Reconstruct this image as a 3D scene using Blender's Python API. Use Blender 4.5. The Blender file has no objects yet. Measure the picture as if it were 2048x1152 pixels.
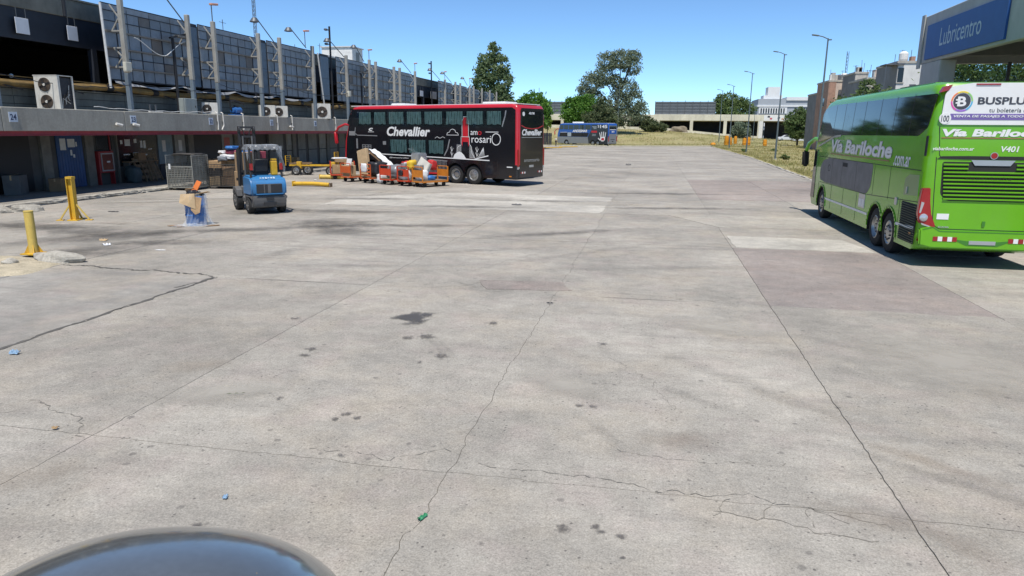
import bpy, bmesh, math, random
import numpy as np
from mathutils import Matrix, Vector
random.seed(7); rng = np.random.default_rng(7)
SC = bpy.context.scene
COL = SC.collection
PI = math.pi

# ---------------------------------------------------------------- camera
FPX, VPX, VPY, RS, CAMH = 1400.0, 1310.0, 262.0, 0.008, 2.9      # focal length (px of the 2048 photo), vanishing point of +Y, roll
def cam_axes():
    Y = np.array([(VPX-1024)/FPX, (VPY-576)/FPX, 1.]); Y /= np.linalg.norm(Y)
    q = np.array([(VPX+1000-1024)/FPX, (VPY+1000*RS-576)/FPX, 1.])
    n = np.cross(Y, q); n /= np.linalg.norm(n)
    if n[1] > 0: n = -n
    return np.array([np.cross(Y, n), Y, n])
R_ = cam_axes()
cam = bpy.data.cameras.new('camera'); camo = bpy.data.objects.new('camera', cam); COL.objects.link(camo)
cam.sensor_width = 36; cam.lens = FPX/2048*36; cam.clip_start = 0.05; cam.clip_end = 4000
rt, dn, fw = R_[:, 0], R_[:, 1], R_[:, 2]
camo.matrix_world = Matrix([[rt[0], -dn[0], -fw[0], 0], [rt[1], -dn[1], -fw[1], 0], [rt[2], -dn[2], -fw[2], CAMH], [0, 0, 0, 1]])
SC.camera = camo

# ---------------------------------------------------------------- light
SUN_EL, SUN_AZ = math.radians(66), math.radians(8)      # azimuth: from -Y (behind the camera) turned towards +X
sdir = Vector((math.cos(SUN_EL)*math.sin(SUN_AZ), -math.cos(SUN_EL)*math.cos(SUN_AZ), math.sin(SUN_EL)))   # towards the sun
W = bpy.data.worlds.new('World'); SC.world = W; W.use_nodes = True
nt = W.node_tree; bg = nt.nodes['Background']
sky = nt.nodes.new('ShaderNodeTexSky'); sky.sky_type = 'NISHITA'; sky.sun_disc = False
sky.sun_elevation = SUN_EL; sky.sun_rotation = math.atan2(sdir.x, sdir.y)
sky.altitude = 20; sky.air_density = 0.5; sky.dust_density = 0.0; sky.ozone_density = 6.0
mixn = nt.nodes.new('ShaderNodeMix'); mixn.data_type = 'RGBA'; mixn.blend_type = 'MULTIPLY'; mixn.inputs['Factor'].default_value = 1; mixn.inputs['B'].default_value = (.97, 1.08, 1.03, 1)
nt.links.new(sky.outputs[0], mixn.inputs['A']); nt.links.new(mixn.outputs['Result'], bg.inputs[0]); bg.inputs[1].default_value = 0.15
sl = bpy.data.lights.new('sun', 'SUN'); sl.energy = 4.2; sl.angle = math.radians(0.53); sl.color = (1.0, 0.955, 0.89)
so = bpy.data.objects.new('sun', sl); COL.objects.link(so)
so.rotation_euler = sdir.to_track_quat('Z', 'Y').to_euler()
SC.cycles.transparent_max_bounces = 32
vs = SC.view_settings; vs.view_transform = 'Standard'; vs.look = 'None'; vs.exposure = 0.32; vs.gamma = 1.0; vs.use_curve_mapping = False

# ---------------------------------------------------------------- mesh builder
class MB:
    def __init__(s): s.v = []; s.f = []
    def add(s, vs_, fs): b = len(s.v); s.v += [tuple(p) for p in vs_]; s.f += [tuple(b+i for i in f) for f in fs]; return s
    def bx(s, x0, x1, y0, y1, z0, z1):
        return s.add([(x0,y0,z0),(x1,y0,z0),(x1,y1,z0),(x0,y1,z0),(x0,y0,z1),(x1,y0,z1),(x1,y1,z1),(x0,y1,z1)],
                     [(0,3,2,1),(4,5,6,7),(0,1,5,4),(1,2,6,5),(2,3,7,6),(3,0,4,7)])
    def cb(s, c, sz, rot=None):       # centred box, rot = euler tuple
        h = [k/2 for k in sz]; pts = [Vector((sx*h[0], sy*h[1], sz_*h[2])) for sz_ in (-1,1) for sx, sy in ((-1,-1),(1,-1),(1,1),(-1,1))]
        if rot:
            m = Matrix.Rotation(rot[2],3,'Z') @ Matrix.Rotation(rot[1],3,'Y') @ Matrix.Rotation(rot[0],3,'X'); pts = [m @ p for p in pts]
        pts = [p+Vector(c) for p in pts]
        return s.add(pts, [(0,3,2,1),(4,5,6,7),(0,1,5,4),(1,2,6,5),(2,3,7,6),(3,0,4,7)])
    def bar(s, p, q, w, h=None, up=(0,0,1)):
        p, q = Vector(p), Vector(q); d = (q-p).normalized(); up = Vector(up)
        if abs(d.dot(up)) > .98: up = Vector((0,1,0))
        a = d.cross(up).normalized(); b = a.cross(d); h = h or w; a *= w/2; b *= h/2
        return s.add([p-a-b,p+a-b,p+a+b,p-a+b,q-a-b,q+a-b,q+a+b,q-a+b], [(3,2,1,0),(4,5,6,7),(0,1,5,4),(1,2,6,5),(2,3,7,6),(3,0,4,7)])
    def tube(s, pts, r, n=6, cap=True):
        pts = [Vector(p) for p in pts]; rs = r if isinstance(r, (list, tuple)) else [r]*len(pts); b0 = len(s.v); prev = None
        for i, p in enumerate(pts):
            d = (pts[min(i+1, len(pts)-1)]-pts[max(i-1, 0)]).normalized()
            if prev is None: a = d.orthogonal().normalized()
            else:
                a = prev-d*prev.dot(d)
                a = a.normalized() if a.length > 1e-6 else d.orthogonal().normalized()
            prev = a; b = d.cross(a)
            for k in range(n):
                t = 2*PI*k/n; s.v.append(tuple(p+(a*math.cos(t)+b*math.sin(t))*rs[i]))
        for i in range(len(pts)-1):
            for k in range(n):
                k2 = (k+1) % n; s.f.append((b0+i*n+k, b0+i*n+k2, b0+(i+1)*n+k2, b0+(i+1)*n+k))
        if cap: s.f.append(tuple(b0+k for k in reversed(range(n)))); e = b0+(len(pts)-1)*n; s.f.append(tuple(e+k for k in range(n)))
        return s
    def prism(s, poly, a, b, fn):     # poly: 2d points; fn(u, v, t) -> 3d
        n = len(poly); area = sum(poly[i][0]*poly[(i+1)%n][1]-poly[(i+1)%n][0]*poly[i][1] for i in range(n))
        if area < 0: poly = poly[::-1]
        vs_ = [fn(u, v, a) for u, v in poly]+[fn(u, v, b) for u, v in poly]
        fs = [tuple(reversed(range(n))), tuple(range(n, 2*n))]+[(i, (i+1)%n, n+(i+1)%n, n+i) for i in range(n)]
        return s.add(vs_, fs)
    def lathe(s, prof, n, c, axis='z', cap=False):    # prof: (radius, height) pairs
        c = Vector(c); b0 = len(s.v)
        for r, hh in prof:
            for k in range(n):
                t = 2*PI*k/n; u, v = r*math.cos(t), r*math.sin(t)
                s.v.append(tuple(c+Vector({'z': (u, v, hh), 'y': (v, hh, u), 'x': (hh, u, v)}[axis])))
        for i in range(len(prof)-1):
            for k in range(n):
                k2 = (k+1) % n; s.f.append((b0+i*n+k, b0+i*n+k2, b0+(i+1)*n+k2, b0+(i+1)*n+k))
        if cap: s.f.append(tuple(b0+k for k in reversed(range(n)))); e = b0+(len(prof)-1)*n; s.f.append(tuple(e+k for k in range(n)))
        return s
    def quad(s, *p): return s.add(p, [tuple(range(len(p)))])
    def grid(s, fn, nu, nv):
        b = len(s.v)
        for i in range(nu+1):
            for j in range(nv+1): s.v.append(tuple(fn(i/nu, j/nv)))
        for i in range(nu):
            for j in range(nv): s.f.append((b+i*(nv+1)+j, b+(i+1)*(nv+1)+j, b+(i+1)*(nv+1)+j+1, b+i*(nv+1)+j+1))
        return s
    def mesh(s, name, mat, smooth=False, bevel=0, seg=2, fix=True):
        me = bpy.data.meshes.new(name); me.from_pydata(s.v, [], s.f)
        for m in (mat if isinstance(mat, (list, tuple)) else [mat]): me.materials.append(m)
        if fix or bevel:
            bm = bmesh.new(); bm.from_mesh(me)
            if fix: bmesh.ops.recalc_face_normals(bm, faces=bm.faces)
            if bevel:
                es = [e for e in bm.edges if len(e.link_faces) == 2 and e.calc_face_angle(0) > .5]
                bmesh.ops.bevel(bm, geom=es, offset=bevel, segments=seg, affect='EDGES', clamp_overlap=True)
            bm.to_mesh(me); bm.free()
        if smooth:
            me.polygons.foreach_set('use_smooth', [True]*len(me.polygons))
            if smooth != 'all': me.set_sharp_from_angle(angle=math.radians(38))
        me.update(); return me
    def build(s, name, mat, parent=None, **k): return link(name, s.mesh(name, mat, **k), parent)

def link(name, me, parent=None):
    o = bpy.data.objects.new(name, me); COL.objects.link(o)
    if parent is not None: o.parent = parent
    return o
def tag(o, label=None, cat=None, group=None, kind=None):
    if label: o['label'] = label
    if cat: o['category'] = cat
    if group: o['group'] = group
    if kind: o['kind'] = kind
    return o
def thing(name, label, cat, loc=(0,0,0), rz=0, group=None):
    o = bpy.data.objects.new(name, None); COL.objects.link(o); o.location = loc; o.rotation_euler = (0,0,rz); o.empty_display_size = .2
    return tag(o, label, cat, group)
KIDS = {}
def copy_tree(o, parent=None, label=None, group=None):
    c = o.copy(); COL.objects.link(c); c.parent = parent
    if label: c['label'] = label
    if group: c['group'] = group
    for ch in list(o.children): copy_tree(ch, c)
    return c
def text(s, mat, parent, org, ux, uy, w=None, h=None, shear=0, bold=0, name='lettering', ext=.004, align='L', lift=.0):
    cu = bpy.data.curves.new('t', 'FONT'); cu.body = s; cu.size = 1; cu.shear = shear; cu.offset = bold; cu.resolution_u = 3; cu.extrude = 0.5
    ob = bpy.data.objects.new('t', cu); COL.objects.link(ob)
    dg = bpy.context.evaluated_depsgraph_get(); me = bpy.data.meshes.new_from_object(ob.evaluated_get(dg))
    bpy.data.objects.remove(ob); bpy.data.curves.remove(cu)
    n = len(me.vertices); co = np.empty(n*3); me.vertices.foreach_get('co', co); co = co.reshape(-1, 3)
    mn, mx = co.min(0), co.max(0); d = mx-mn
    if w and h: sx, sy = w/d[0], h/d[1]
    elif h: sx = sy = h/d[1]
    else: sx = sy = w/d[0]
    x = (co[:, 0]-mn[0])*sx; y = (co[:, 1]-mn[1])*sy; z = (co[:, 2]-mn[2])/max(d[2], 1e-6)*ext+lift
    if align == 'C': x -= d[0]*sx/2
    ux, uy = np.array(ux, float), np.array(uy, float); un = np.cross(ux, uy)
    co = np.array(org)+x[:, None]*ux+y[:, None]*uy+z[:, None]*un
    me.vertices.foreach_set('co', co.ravel()); me.materials.clear(); me.materials.append(mat); me.name = name; me.update()
    return link(name, me, parent)
def rpoly(pts, r, n=4):
    out = []; N = len(pts); rr = r if isinstance(r, (list, tuple)) else [r]*N
    for i in range(N):
        p = Vector(pts[i]); a = Vector(pts[i-1])-p; b = Vector(pts[(i+1)%N])-p; q = min(rr[i], a.length*.49, b.length*.49)
        if q < 1e-4: out.append(tuple(p)); continue
        A = p+a.normalized()*q; B = p+b.normalized()*q
        for k in range(n+1):
            t = k/n; out.append(tuple(A*(1-t)**2+p*2*t*(1-t)+B*t*t))
    return out

# ---------------------------------------------------------------- materials
MATS = {}
def nodes(m):
    m.use_nodes = True; t = m.node_tree; return t, t.nodes['Principled BSDF'], t.nodes.new, t.links.new
def M(name, col=None, rough=.6, metal=0., var=.12, scale=2.5, bump=0., bscale=30., spec=.5, coat=0., dirt=0., dcol=(.10,.085,.065), fine=0.):
    if name in MATS: return MATS[name]
    m = bpy.data.materials.new(name); MATS[name] = m; t, P, N, L = nodes(m)
    P.inputs['Roughness'].default_value = rough; P.inputs['Metallic'].default_value = metal
    P.inputs['Specular IOR Level'].default_value = spec; P.inputs['Coat Weight'].default_value = coat; P.inputs['Coat Roughness'].default_value = .06
    P.inputs['Base Color'].default_value = (*col, 1)
    if var or dirt or bump or fine:
        g = N('ShaderNodeNewGeometry'); no = N('ShaderNodeTexNoise'); no.inputs['Scale'].default_value = scale; no.inputs['Detail'].default_value = 6; no.inputs['Roughness'].default_value = .62
        L(g.outputs['Position'], no.inputs['Vector'])
        r = N('ShaderNodeMapRange'); r.inputs[1].default_value = .3; r.inputs[2].default_value = .7; r.inputs[3].default_value = 1-var; r.inputs[4].default_value = 1+var
        L(no.outputs['Fac'], r.inputs[0])
        mx = N('ShaderNodeVectorMath'); mx.operation = 'SCALE'; mx.inputs[0].default_value = col; L(r.outputs[0], mx.inputs['Scale'])
        out = mx.outputs[0]
        if fine:
            n3 = N('ShaderNodeTexNoise'); n3.inputs['Scale'].default_value = scale*14; n3.inputs['Detail'].default_value = 3; L(g.outputs['Position'], n3.inputs['Vector'])
            r3 = N('ShaderNodeMapRange'); r3.inputs[1].default_value = .3; r3.inputs[2].default_value = .7; r3.inputs[3].default_value = 1-fine; r3.inputs[4].default_value = 1+fine; L(n3.outputs['Fac'], r3.inputs[0])
            m3 = N('ShaderNodeVectorMath'); m3.operation = 'SCALE'; L(out, m3.inputs[0]); L(r3.outputs[0], m3.inputs['Scale']); out = m3.outputs[0]
        if dirt:
            mp = N('ShaderNodeMapping'); mp.inputs['Scale'].default_value = (1, 1, .22); L(g.outputs['Position'], mp.inputs['Vector'])
            n2 = N('ShaderNodeTexNoise'); n2.inputs['Scale'].default_value = scale*2.3; n2.inputs['Detail'].default_value = 8; n2.inputs['Roughness'].default_value = .7; L(mp.outputs[0], n2.inputs['Vector'])
            r2 = N('ShaderNodeMapRange'); r2.inputs[1].default_value = .48; r2.inputs[2].default_value = .75; r2.inputs[3].default_value = 0; r2.inputs[4].default_value = dirt; L(n2.outputs['Fac'], r2.inputs[0])
            mi = N('ShaderNodeMix'); mi.data_type = 'RGBA'; L(r2.outputs[0], mi.inputs['Factor']); L(out, mi.inputs['A']); mi.inputs['B'].default_value = (*dcol, 1); out = mi.outputs['Result']
        L(out, P.inputs['Base Color'])
        if bump:
            nb = N('ShaderNodeTexNoise'); nb.inputs['Scale'].default_value = bscale; nb.inputs['Detail'].default_value = 4; L(g.outputs['Position'], nb.inputs['Vector'])
            b = N('ShaderNodeBump'); b.inputs['Strength'].default_value = bump; b.inputs['Distance'].default_value = .02; L(nb.outputs['Fac'], b.inputs['Height']); L(b.outputs[0], P.inputs['Normal'])
    return m
def leafmat(name, c1, c2, trans=.45):
    m = bpy.data.materials.new(name); t, P, N, L = nodes(m); MATS[name] = m
    g = N('ShaderNodeNewGeometry'); mi = N('ShaderNodeMix'); mi.data_type = 'RGBA'; mi.inputs['A'].default_value = (*c1, 1); mi.inputs['B'].default_value = (*c2, 1)
    L(g.outputs['Random Per Island'], mi.inputs['Factor']); L(mi.outputs['Result'], P.inputs['Base Color']); P.inputs['Roughness'].default_value = .55; P.inputs['Specular IOR Level'].default_value = .25
    tr = N('ShaderNodeBsdfTranslucent'); L(mi.outputs['Result'], tr.inputs['Color']); ms = N('ShaderNodeMixShader'); ms.inputs[0].default_value = trans
    L(P.outputs[0], ms.inputs[1]); L(tr.outputs[0], ms.inputs[2]); L(ms.outputs[0], t.nodes['Material Output'].inputs['Surface']); return m
def decalmat(name, col, amt=.8, scale=6., rough=.6, edge=.25, sx=1., sy=1., nk=1.5):
    # a stain with its own blotchy outline: object x,y in -1..1
    m = bpy.data.materials.new(name); MATS[name] = m; t, P, N, L = nodes(m)
    P.inputs['Base Color'].default_value = (*col, 1); P.inputs['Roughness'].default_value = rough
    tc = N('ShaderNodeTexCoord'); mp = N('ShaderNodeMapping'); mp.inputs['Scale'].default_value = (sx, sy, 1); L(tc.outputs['Object'], mp.inputs['Vector'])
    g = N('ShaderNodeNewGeometry'); no = N('ShaderNodeTexNoise'); no.inputs['Scale'].default_value = scale; no.inputs['Detail'].default_value = 7; no.inputs['Roughness'].default_value = .65; L(g.outputs['Position'], no.inputs['Vector'])
    ln = N('ShaderNodeVectorMath'); ln.operation = 'LENGTH'; L(mp.outputs[0], ln.inputs[0])
    a = N('ShaderNodeMath'); a.operation = 'MULTIPLY_ADD'; L(no.outputs['Fac'], a.inputs[0]); a.inputs[1].default_value = nk; L(ln.outputs['Value'], a.inputs[2])
    r = N('ShaderNodeMapRange'); r.inputs[1].default_value = .5*nk+.6+edge; r.inputs[2].default_value = .5*nk+.6-edge; r.inputs[3].default_value = 0; r.inputs[4].default_value = amt; L(a.outputs[0], r.inputs[0])
    fo = N('ShaderNodeMapRange'); fo.inputs[1].default_value = 1.5; fo.inputs[2].default_value = .55; fo.inputs[3].default_value = 0; fo.inputs[4].default_value = 1; L(ln.outputs['Value'], fo.inputs[0]); mm_ = N('ShaderNodeMath'); mm_.operation = 'MULTIPLY'; L(r.outputs[0], mm_.inputs[0]); L(fo.outputs[0], mm_.inputs[1])
    tr = N('ShaderNodeBsdfTransparent'); ms = N('ShaderNodeMixShader'); L(mm_.outputs[0], ms.inputs[0]); L(tr.outputs[0], ms.inputs[1]); L(P.outputs[0], ms.inputs[2]); L(ms.outputs[0], t.nodes['Material Output'].inputs['Surface']); return m
def glassmat(name, tint=(.45,.52,.52), rough=.03, ior=1.5):
    m = bpy.data.materials.new(name); MATS[name] = m; t, P, N, L = nodes(m)
    tr = N('ShaderNodeBsdfTransparent'); tr.inputs[0].default_value = (*tint, 1); gl = N('ShaderNodeBsdfGlossy'); gl.inputs['Roughness'].default_value = rough; gl.inputs['Color'].default_value = (.9,.95,1,1)
    fr = N('ShaderNodeFresnel'); fr.inputs[0].default_value = ior; ge = N('ShaderNodeNewGeometry'); iv = N('ShaderNodeMath'); iv.operation = 'SUBTRACT'; iv.inputs[0].default_value = 1; L(ge.outputs['Backfacing'], iv.inputs[1]); mu_ = N('ShaderNodeMath'); mu_.operation = 'MULTIPLY'; L(fr.outputs[0], mu_.inputs[0]); L(iv.outputs[0], mu_.inputs[1])
    ms = N('ShaderNodeMixShader'); L(mu_.outputs[0], ms.inputs[0]); L(tr.outputs[0], ms.inputs[1]); L(gl.outputs[0], ms.inputs[2])
    L(ms.outputs[0], t.nodes['Material Output'].inputs['Surface']); return m
def concrete(name, a, b, streak=.13, pit=.8, tint=.05, pink=(.36,.30,.27), ang=.55, grain=.4, warm=(.40,.345,.27)):
    m = bpy.data.materials.new(name); MATS[name] = m; t, P, N, L = nodes(m); P.inputs['Roughness'].default_value = .88; P.inputs['Specular IOR Level'].default_value = .3
    g = N('ShaderNodeNewGeometry'); pos = g.outputs['Position']
    def noise(sc, det=6, ro=.6, vec=None):
        n = N('ShaderNodeTexNoise'); n.inputs['Scale'].default_value = sc; n.inputs['Detail'].default_value = det; n.inputs['Roughness'].default_value = ro; L(vec or pos, n.inputs['Vector']); return n.outputs['Fac']
    def rng_(x, i0, i1, o0, o1):
        r = N('ShaderNodeMapRange'); r.inputs[1].default_value = i0; r.inputs[2].default_value = i1; r.inputs[3].default_value = o0; r.inputs[4].default_value = o1; L(x, r.inputs[0]); return r.outputs[0]
    def mix(f, A, B, mode='MIX'):
        k = N('ShaderNodeMix'); k.data_type = 'RGBA'; k.blend_type = mode
        for x, s_ in ((f, 'Factor'), (A, 'A'), (B, 'B')):
            if hasattr(x, 'links'): L(x, k.inputs[s_])
            else: k.inputs[s_].default_value = x if s_ == 'Factor' else (*x, 1)
        return k.outputs['Result']
    def mul(*xs):
        o = xs[0]
        for x in xs[1:]:
            k = N('ShaderNodeMath'); k.operation = 'MULTIPLY'; L(o, k.inputs[0])
            if hasattr(x, 'links'): L(x, k.inputs[1])
            else: k.inputs[1].default_value = x
            o = k.outputs[0]
        return o
    c = mix(rng_(noise(.45, 7, .62), .35, .65, 0, 1), a, b)
    c = mix(1.0, c, rng_(noise(.17, 7, .66), .36, .64, .76, 1.17), 'MULTIPLY')
    c = mix(rng_(noise(.55, 5, .65), .48, .75, 0, .7), c, warm)
    c = mix(rng_(noise(1.3, 5), .5, .72, 0, .45), c, pink)
    mp = N('ShaderNodeMapping'); mp.inputs['Rotation'].default_value = (0, 0, ang); mp.inputs['Scale'].default_value = (.28, 2.6, 1); L(pos, mp.inputs['Vector'])
    c = mix(mul(rng_(noise(1.0, 6, .6, mp.outputs[0]), .5, .68, 0, 1), rng_(noise(.16, 3), .42, .6, 0, streak*2.6)), c, (.13,.125,.118))
    mp2 = N('ShaderNodeMapping'); mp2.inputs['Rotation'].default_value = (0, 0, ang+1.25); mp2.inputs['Scale'].default_value = (.22, 3.2, 1); L(pos, mp2.inputs['Vector'])
    c = mix(mul(rng_(noise(1.2, 5, .6, mp2.outputs[0]), .52, .7, 0, 1), rng_(noise(.21, 3), .45, .62, 0, streak*2)), c, (.15,.142,.13))
    c = mix(rng_(noise(5.5, 6, .7), .55, .75, 0, .4), c, (.2,.19,.172))          # blotches
    gr = noise(62, 4, .75); c = mix(1.0, c, rng_(gr, .25, .75, 1-grain, 1+grain), 'MULTIPLY')
    gr2 = noise(26, 5, .75); c = mix(1.0, c, rng_(gr2, .3, .7, 1-grain*.45, 1+grain*.45), 'MULTIPLY')
    vp = N('ShaderNodeTexVoronoi'); vp.inputs['Scale'].default_value = 19; vp.inputs['Randomness'].default_value = 1; L(pos, vp.inputs['Vector'])
    sep = N('ShaderNodeSeparateColor'); L(vp.outputs['Color'], sep.inputs[0])
    dd = N('ShaderNodeMath'); dd.operation = 'MULTIPLY_ADD'; L(sep.outputs[0], dd.inputs[0]); dd.inputs[1].default_value = .36; L(vp.outputs['Distance'], dd.inputs[2])
    pitm = rng_(dd.outputs[0], .27, .17, 0, 1)
    c = mix(mul(pitm, rng_(noise(.9, 4), .4, .6, pit*.35, pit)), c, (.07,.065,.06))
    v2 = N('ShaderNodeTexVoronoi'); v2.inputs['Scale'].default_value = 5.5; L(pos, v2.inputs['Vector']); s2 = N('ShaderNodeSeparateColor'); L(v2.outputs['Color'], s2.inputs[0])
    d2 = N('ShaderNodeMath'); d2.operation = 'MULTIPLY_ADD'; L(s2.outputs[1], d2.inputs[0]); d2.inputs[1].default_value = .9; L(v2.outputs['Distance'], d2.inputs[2])
    d3 = N('ShaderNodeMath'); d3.operation = 'MULTIPLY_ADD'; L(noise(24, 3), d3.inputs[0]); d3.inputs[1].default_value = .22; L(d2.outputs[0], d3.inputs[2])
    c = mix(rng_(d3.outputs[0], .36, .27, 0, pit*.65), c, (.10,.092,.085))
    c = mix(1.0, c, rng_(noise(3.2, 7, .75), .3, .7, .82, 1.13), 'MULTIPLY')
    c = mix(rng_(noise(2.1, 7, .75), .6, .74, 0, .4), c, (.46,.43,.375))
    oi = N('ShaderNodeObjectInfo'); c = mix(1.0, c, rng_(oi.outputs['Random'], 0, 1, 1-tint, 1+tint), 'MULTIPLY')
    L(c, P.inputs['Base Color'])
    hs = N('ShaderNodeMath'); hs.operation = 'MULTIPLY_ADD'; L(pitm, hs.inputs[0]); hs.inputs[1].default_value = -.6; L(gr2, hs.inputs[2])
    h2 = N('ShaderNodeMath'); h2.operation = 'MULTIPLY_ADD'; L(gr, h2.inputs[0]); h2.inputs[1].default_value = .5; L(hs.outputs[0], h2.inputs[2])
    b_ = N('ShaderNodeBump'); b_.inputs['Strength'].default_value = .45; b_.inputs['Distance'].default_value = .012; L(h2.outputs[0], b_.inputs['Height']); L(b_.outputs[0], P.inputs['Normal'])
    return m
# ================================================================ SETTING: ground, yard, field, dock
C_A, C_B = (.375,.346,.298), (.292,.272,.237)
m_conc = concrete('yard_concrete', C_A, C_B)
m_conc_dark = concrete('yard_concrete_mauve', (.29,.252,.226), (.25,.22,.2), streak=.1, pink=(.30,.235,.205), warm=(.31,.255,.215))
m_conc_pink = concrete('yard_concrete_pinkish', (.33,.285,.25), (.28,.245,.218), streak=.12, pink=(.33,.25,.22), warm=(.33,.27,.22))
m_conc_white = concrete('yard_concrete_pale', (.50,.47,.41), (.40,.375,.33), streak=.1, pit=.3, pink=(.42,.39,.34), warm=(.5,.46,.39))
m_conc_left = concrete('yard_concrete_smooth', (.32,.30,.265), (.26,.245,.22), streak=.22, pit=.3, grain=.2)
m_joint = M('joint_dirt', (.15,.138,.118), .95, var=.35, scale=9)
m_tar = M('joint_tar', (.10,.094,.084), .9, var=.4, scale=7)
m_soil = M('soil', (.20,.165,.115), .95, var=.3, scale=.8, bump=.4, bscale=8)

g = MB().bx(-2500, 2500, -1500, 3500, -.5, -.12).build('ground', m_soil); tag(g, 'bare brown soil beyond the yard', kind='structure')
yard = MB().bx(-30.5, 14.2, -12, 147, -.11, -.007).build('yard', m_joint); tag(yard, 'wide cracked concrete bus yard', kind='structure')

def kx(y): return float(np.interp(y, [30,36,46.8,86,140,150], [9.3,9.4,9.7,10.9,10.85,10.9]))
def ky(x): return float(np.interp(x, [-30,-6.3,10.8], [131,137,145.5]))
XJ = [(-22.38,.012,0), (-19.4,.012,.01), (-15.9,.012,.01), (-12.35,.012,.015), (-8.42,.03,.05), (-5.17,.009,.005), (-1.62,.008,.03), (2.08,.010,.005), (5.62,.012,.006), (9.35,.02,.01), (13.2,.02,.01)]
YJ = [-8.2, -1.6, 5.36, 12.25, 18.45, 25.25, 31.7]; 
while YJ[-1] < 146: YJ.append(YJ[-1]+6.6)
def jl(seed, a, b, amp, near):
    n = max(2, int((b-a)/(.09 if near else 3.3))); r = np.random.default_rng(seed); o = np.zeros(n+1); w = 0
    for i in range(n+1): w = w*.86+r.normal()*amp*.42; o[i] = w+r.normal()*(.0045 if near else 0)
    o[0] = o[-1] = 0
    return np.linspace(a, b, n+1), o
def slab_mesh(i, j):
    (x0, g0, a0), (x1, g1, a1) = XJ[i], XJ[i+1]; y0, y1 = YJ[j], YJ[j+1]; near = y0 < 32 and x0 > -17; gy = .012 if y0 < 20 else .008
    jag = .028 if near else 0.
    Ls = jl(1000+i*50+j, y0, y1, a0, near); Rs = jl(1000+(i+1)*50+j, y0, y1, a1, near); B = jl(9000+i*50+j, x0, x1, jag*.5, near); T = jl(9000+i*50+j+1, x0, x1, jag*.5, near)
    p = [(x, y0+o+gy/2) for x, o in zip(*B)][1:-1]; p = [(x0+g0/2, y0+gy/2)]+p+[(x1-g1/2, y0+gy/2)]
    p += [(x1+o-g1/2, y) for y, o in zip(*Rs)][1:-1]+[(x1-g1/2, y1-gy/2)]
    p += [(x, y1+o-gy/2) for x, o in zip(*T)][1:-1][::-1]+[(x0+g0/2, y1-gy/2)]
    p += [(x0+o+g0/2, y) for y, o in zip(*Ls)][1:-1][::-1]
    return p
XJ0 = XJ
for j in range(len(YJ)-1):
    XJ = XJ0 if j < 3 else XJ0[:4]+XJ0[5:]
    for i in range(len(XJ)-1):
        if XJ[i][0] > 9 and YJ[j] > 40: continue
        p = slab_mesh(i, j); dz = random.uniform(-.004, .003)
        mt = m_conc
        if XJ[i][0] == 2.08 and j == 3: mt = m_conc_dark
        elif XJ[i][0] in (2.08, 5.62) and j in (6, 7): mt = m_conc_pink
        elif i <= 3 and j in (1, 2): mt = m_conc_left
        MB().prism(p, -.06, dz, lambda u, v, t: (u, v, t)).build('concrete_slab', mt, yard)
for j in range(len(YJ)-1):
    if YJ[j] > 36:
        ya, yb = YJ[j]+.01, YJ[j+1]-.01; MB().prism([(9.37, ya), (kx(ya)-.11, ya), (kx(yb)-.11, yb), (9.37, yb)], -.06, 0, lambda u, v, t: (u, v, t)).build('concrete_slab', m_conc, yard)
def patch(poly, mt, z=.006, jit=.05):
    q = []
    for k in range(len(poly)):
        a, b = Vector(poly[k]), Vector(poly[(k+1)%len(poly)]); n = max(1, int((b-a).length/.35)); nn = Vector((b.y-a.y, a.x-b.x)).normalized()
        for s in range(n): q.append(tuple(a.lerp(b, s/n)+nn*random.gauss(0, jit*.4)))
    MB().prism(q, -.02, z, lambda u, v, t: (u, v, t)).build('concrete_patch', mt, yard)
patch([(-12.6,25.6), (-1.75,25.35), (-1.7,31.5), (-9,31.9), (-12.9,28.6)], m_conc_white, .007, .12)
patch([(2.2,18.55), (5.5,18.5), (5.2,20.5), (2.15,20.6)], m_conc_white, .008)
patch([(.6,25.35), (2.05,22.5), (8.6,22.6), (8.9,25.4), (2.0,25.9)], concrete('yard_concrete_pale_grey', (.41,.38,.325), (.35,.325,.28), streak=.1, pit=.4), .007)
patch([(-3.25,13.15), (-1.6,13.3), (-1.35,12.6), (-2.9,12.4)], m_conc_pink, .006, .08)
# cracks running off the joints (thin recess lines filled with dirt), one mesh
cr = MB()
def crack(pts, w=.014, seed=0, wig=.06, n=None):
    r = random.Random(seed); P_ = [Vector((*p, .0035)) for p in pts]; out = []; ww = 0
    for a, b in zip(P_[:-1], P_[1:]):
        k = n or max(3, int((b-a).length/.045)); d = (b-a); nn = Vector((-d.y, d.x, 0)).normalized()
        for s in range(k): ww = ww*.8+r.gauss(0, wig*.28); out.append(a+d*s/k+nn*(ww+r.gauss(0, .006)))
    out.append(P_[-1])
    for i_, (a, b) in enumerate(zip(out[:-1], out[1:])):
        d = b-a; nn = Vector((-d.y, d.x, 0)).normalized()*w*.3*r.uniform(.15, 1.3)
        cr.quad(a-nn, b-nn, b+nn, a+nn)
crack([(-1.4,5.55), (-.4,5.5), (.2,5.42), (.9,5.5), (1.9,5.2)], .012, 1); crack([(.6,5.14), (1.1,5.16), (1.75,5.0)], .016, 2); crack([(.6,5.1), (.75,5.4)], .01, 3); crack([(.95,5.12), (1.1,5.42)], .01, 4); crack([(1.3,5.1), (1.35,5.38), (1.6,5.2)], .012, 5)
crack([(-4.2,12.5), (-3.7,12.9), (-3.2,12.5), (-2.6,12.75)], .02, 6); crack([(-3.9,12.35), (-3.4,12.6), (-3.1,13.1)], .018, 7); crack([(-1.5,12.9), (-.6,12.6), (.3,12.55), (1.2,12.3)], .014, 8)
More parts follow.
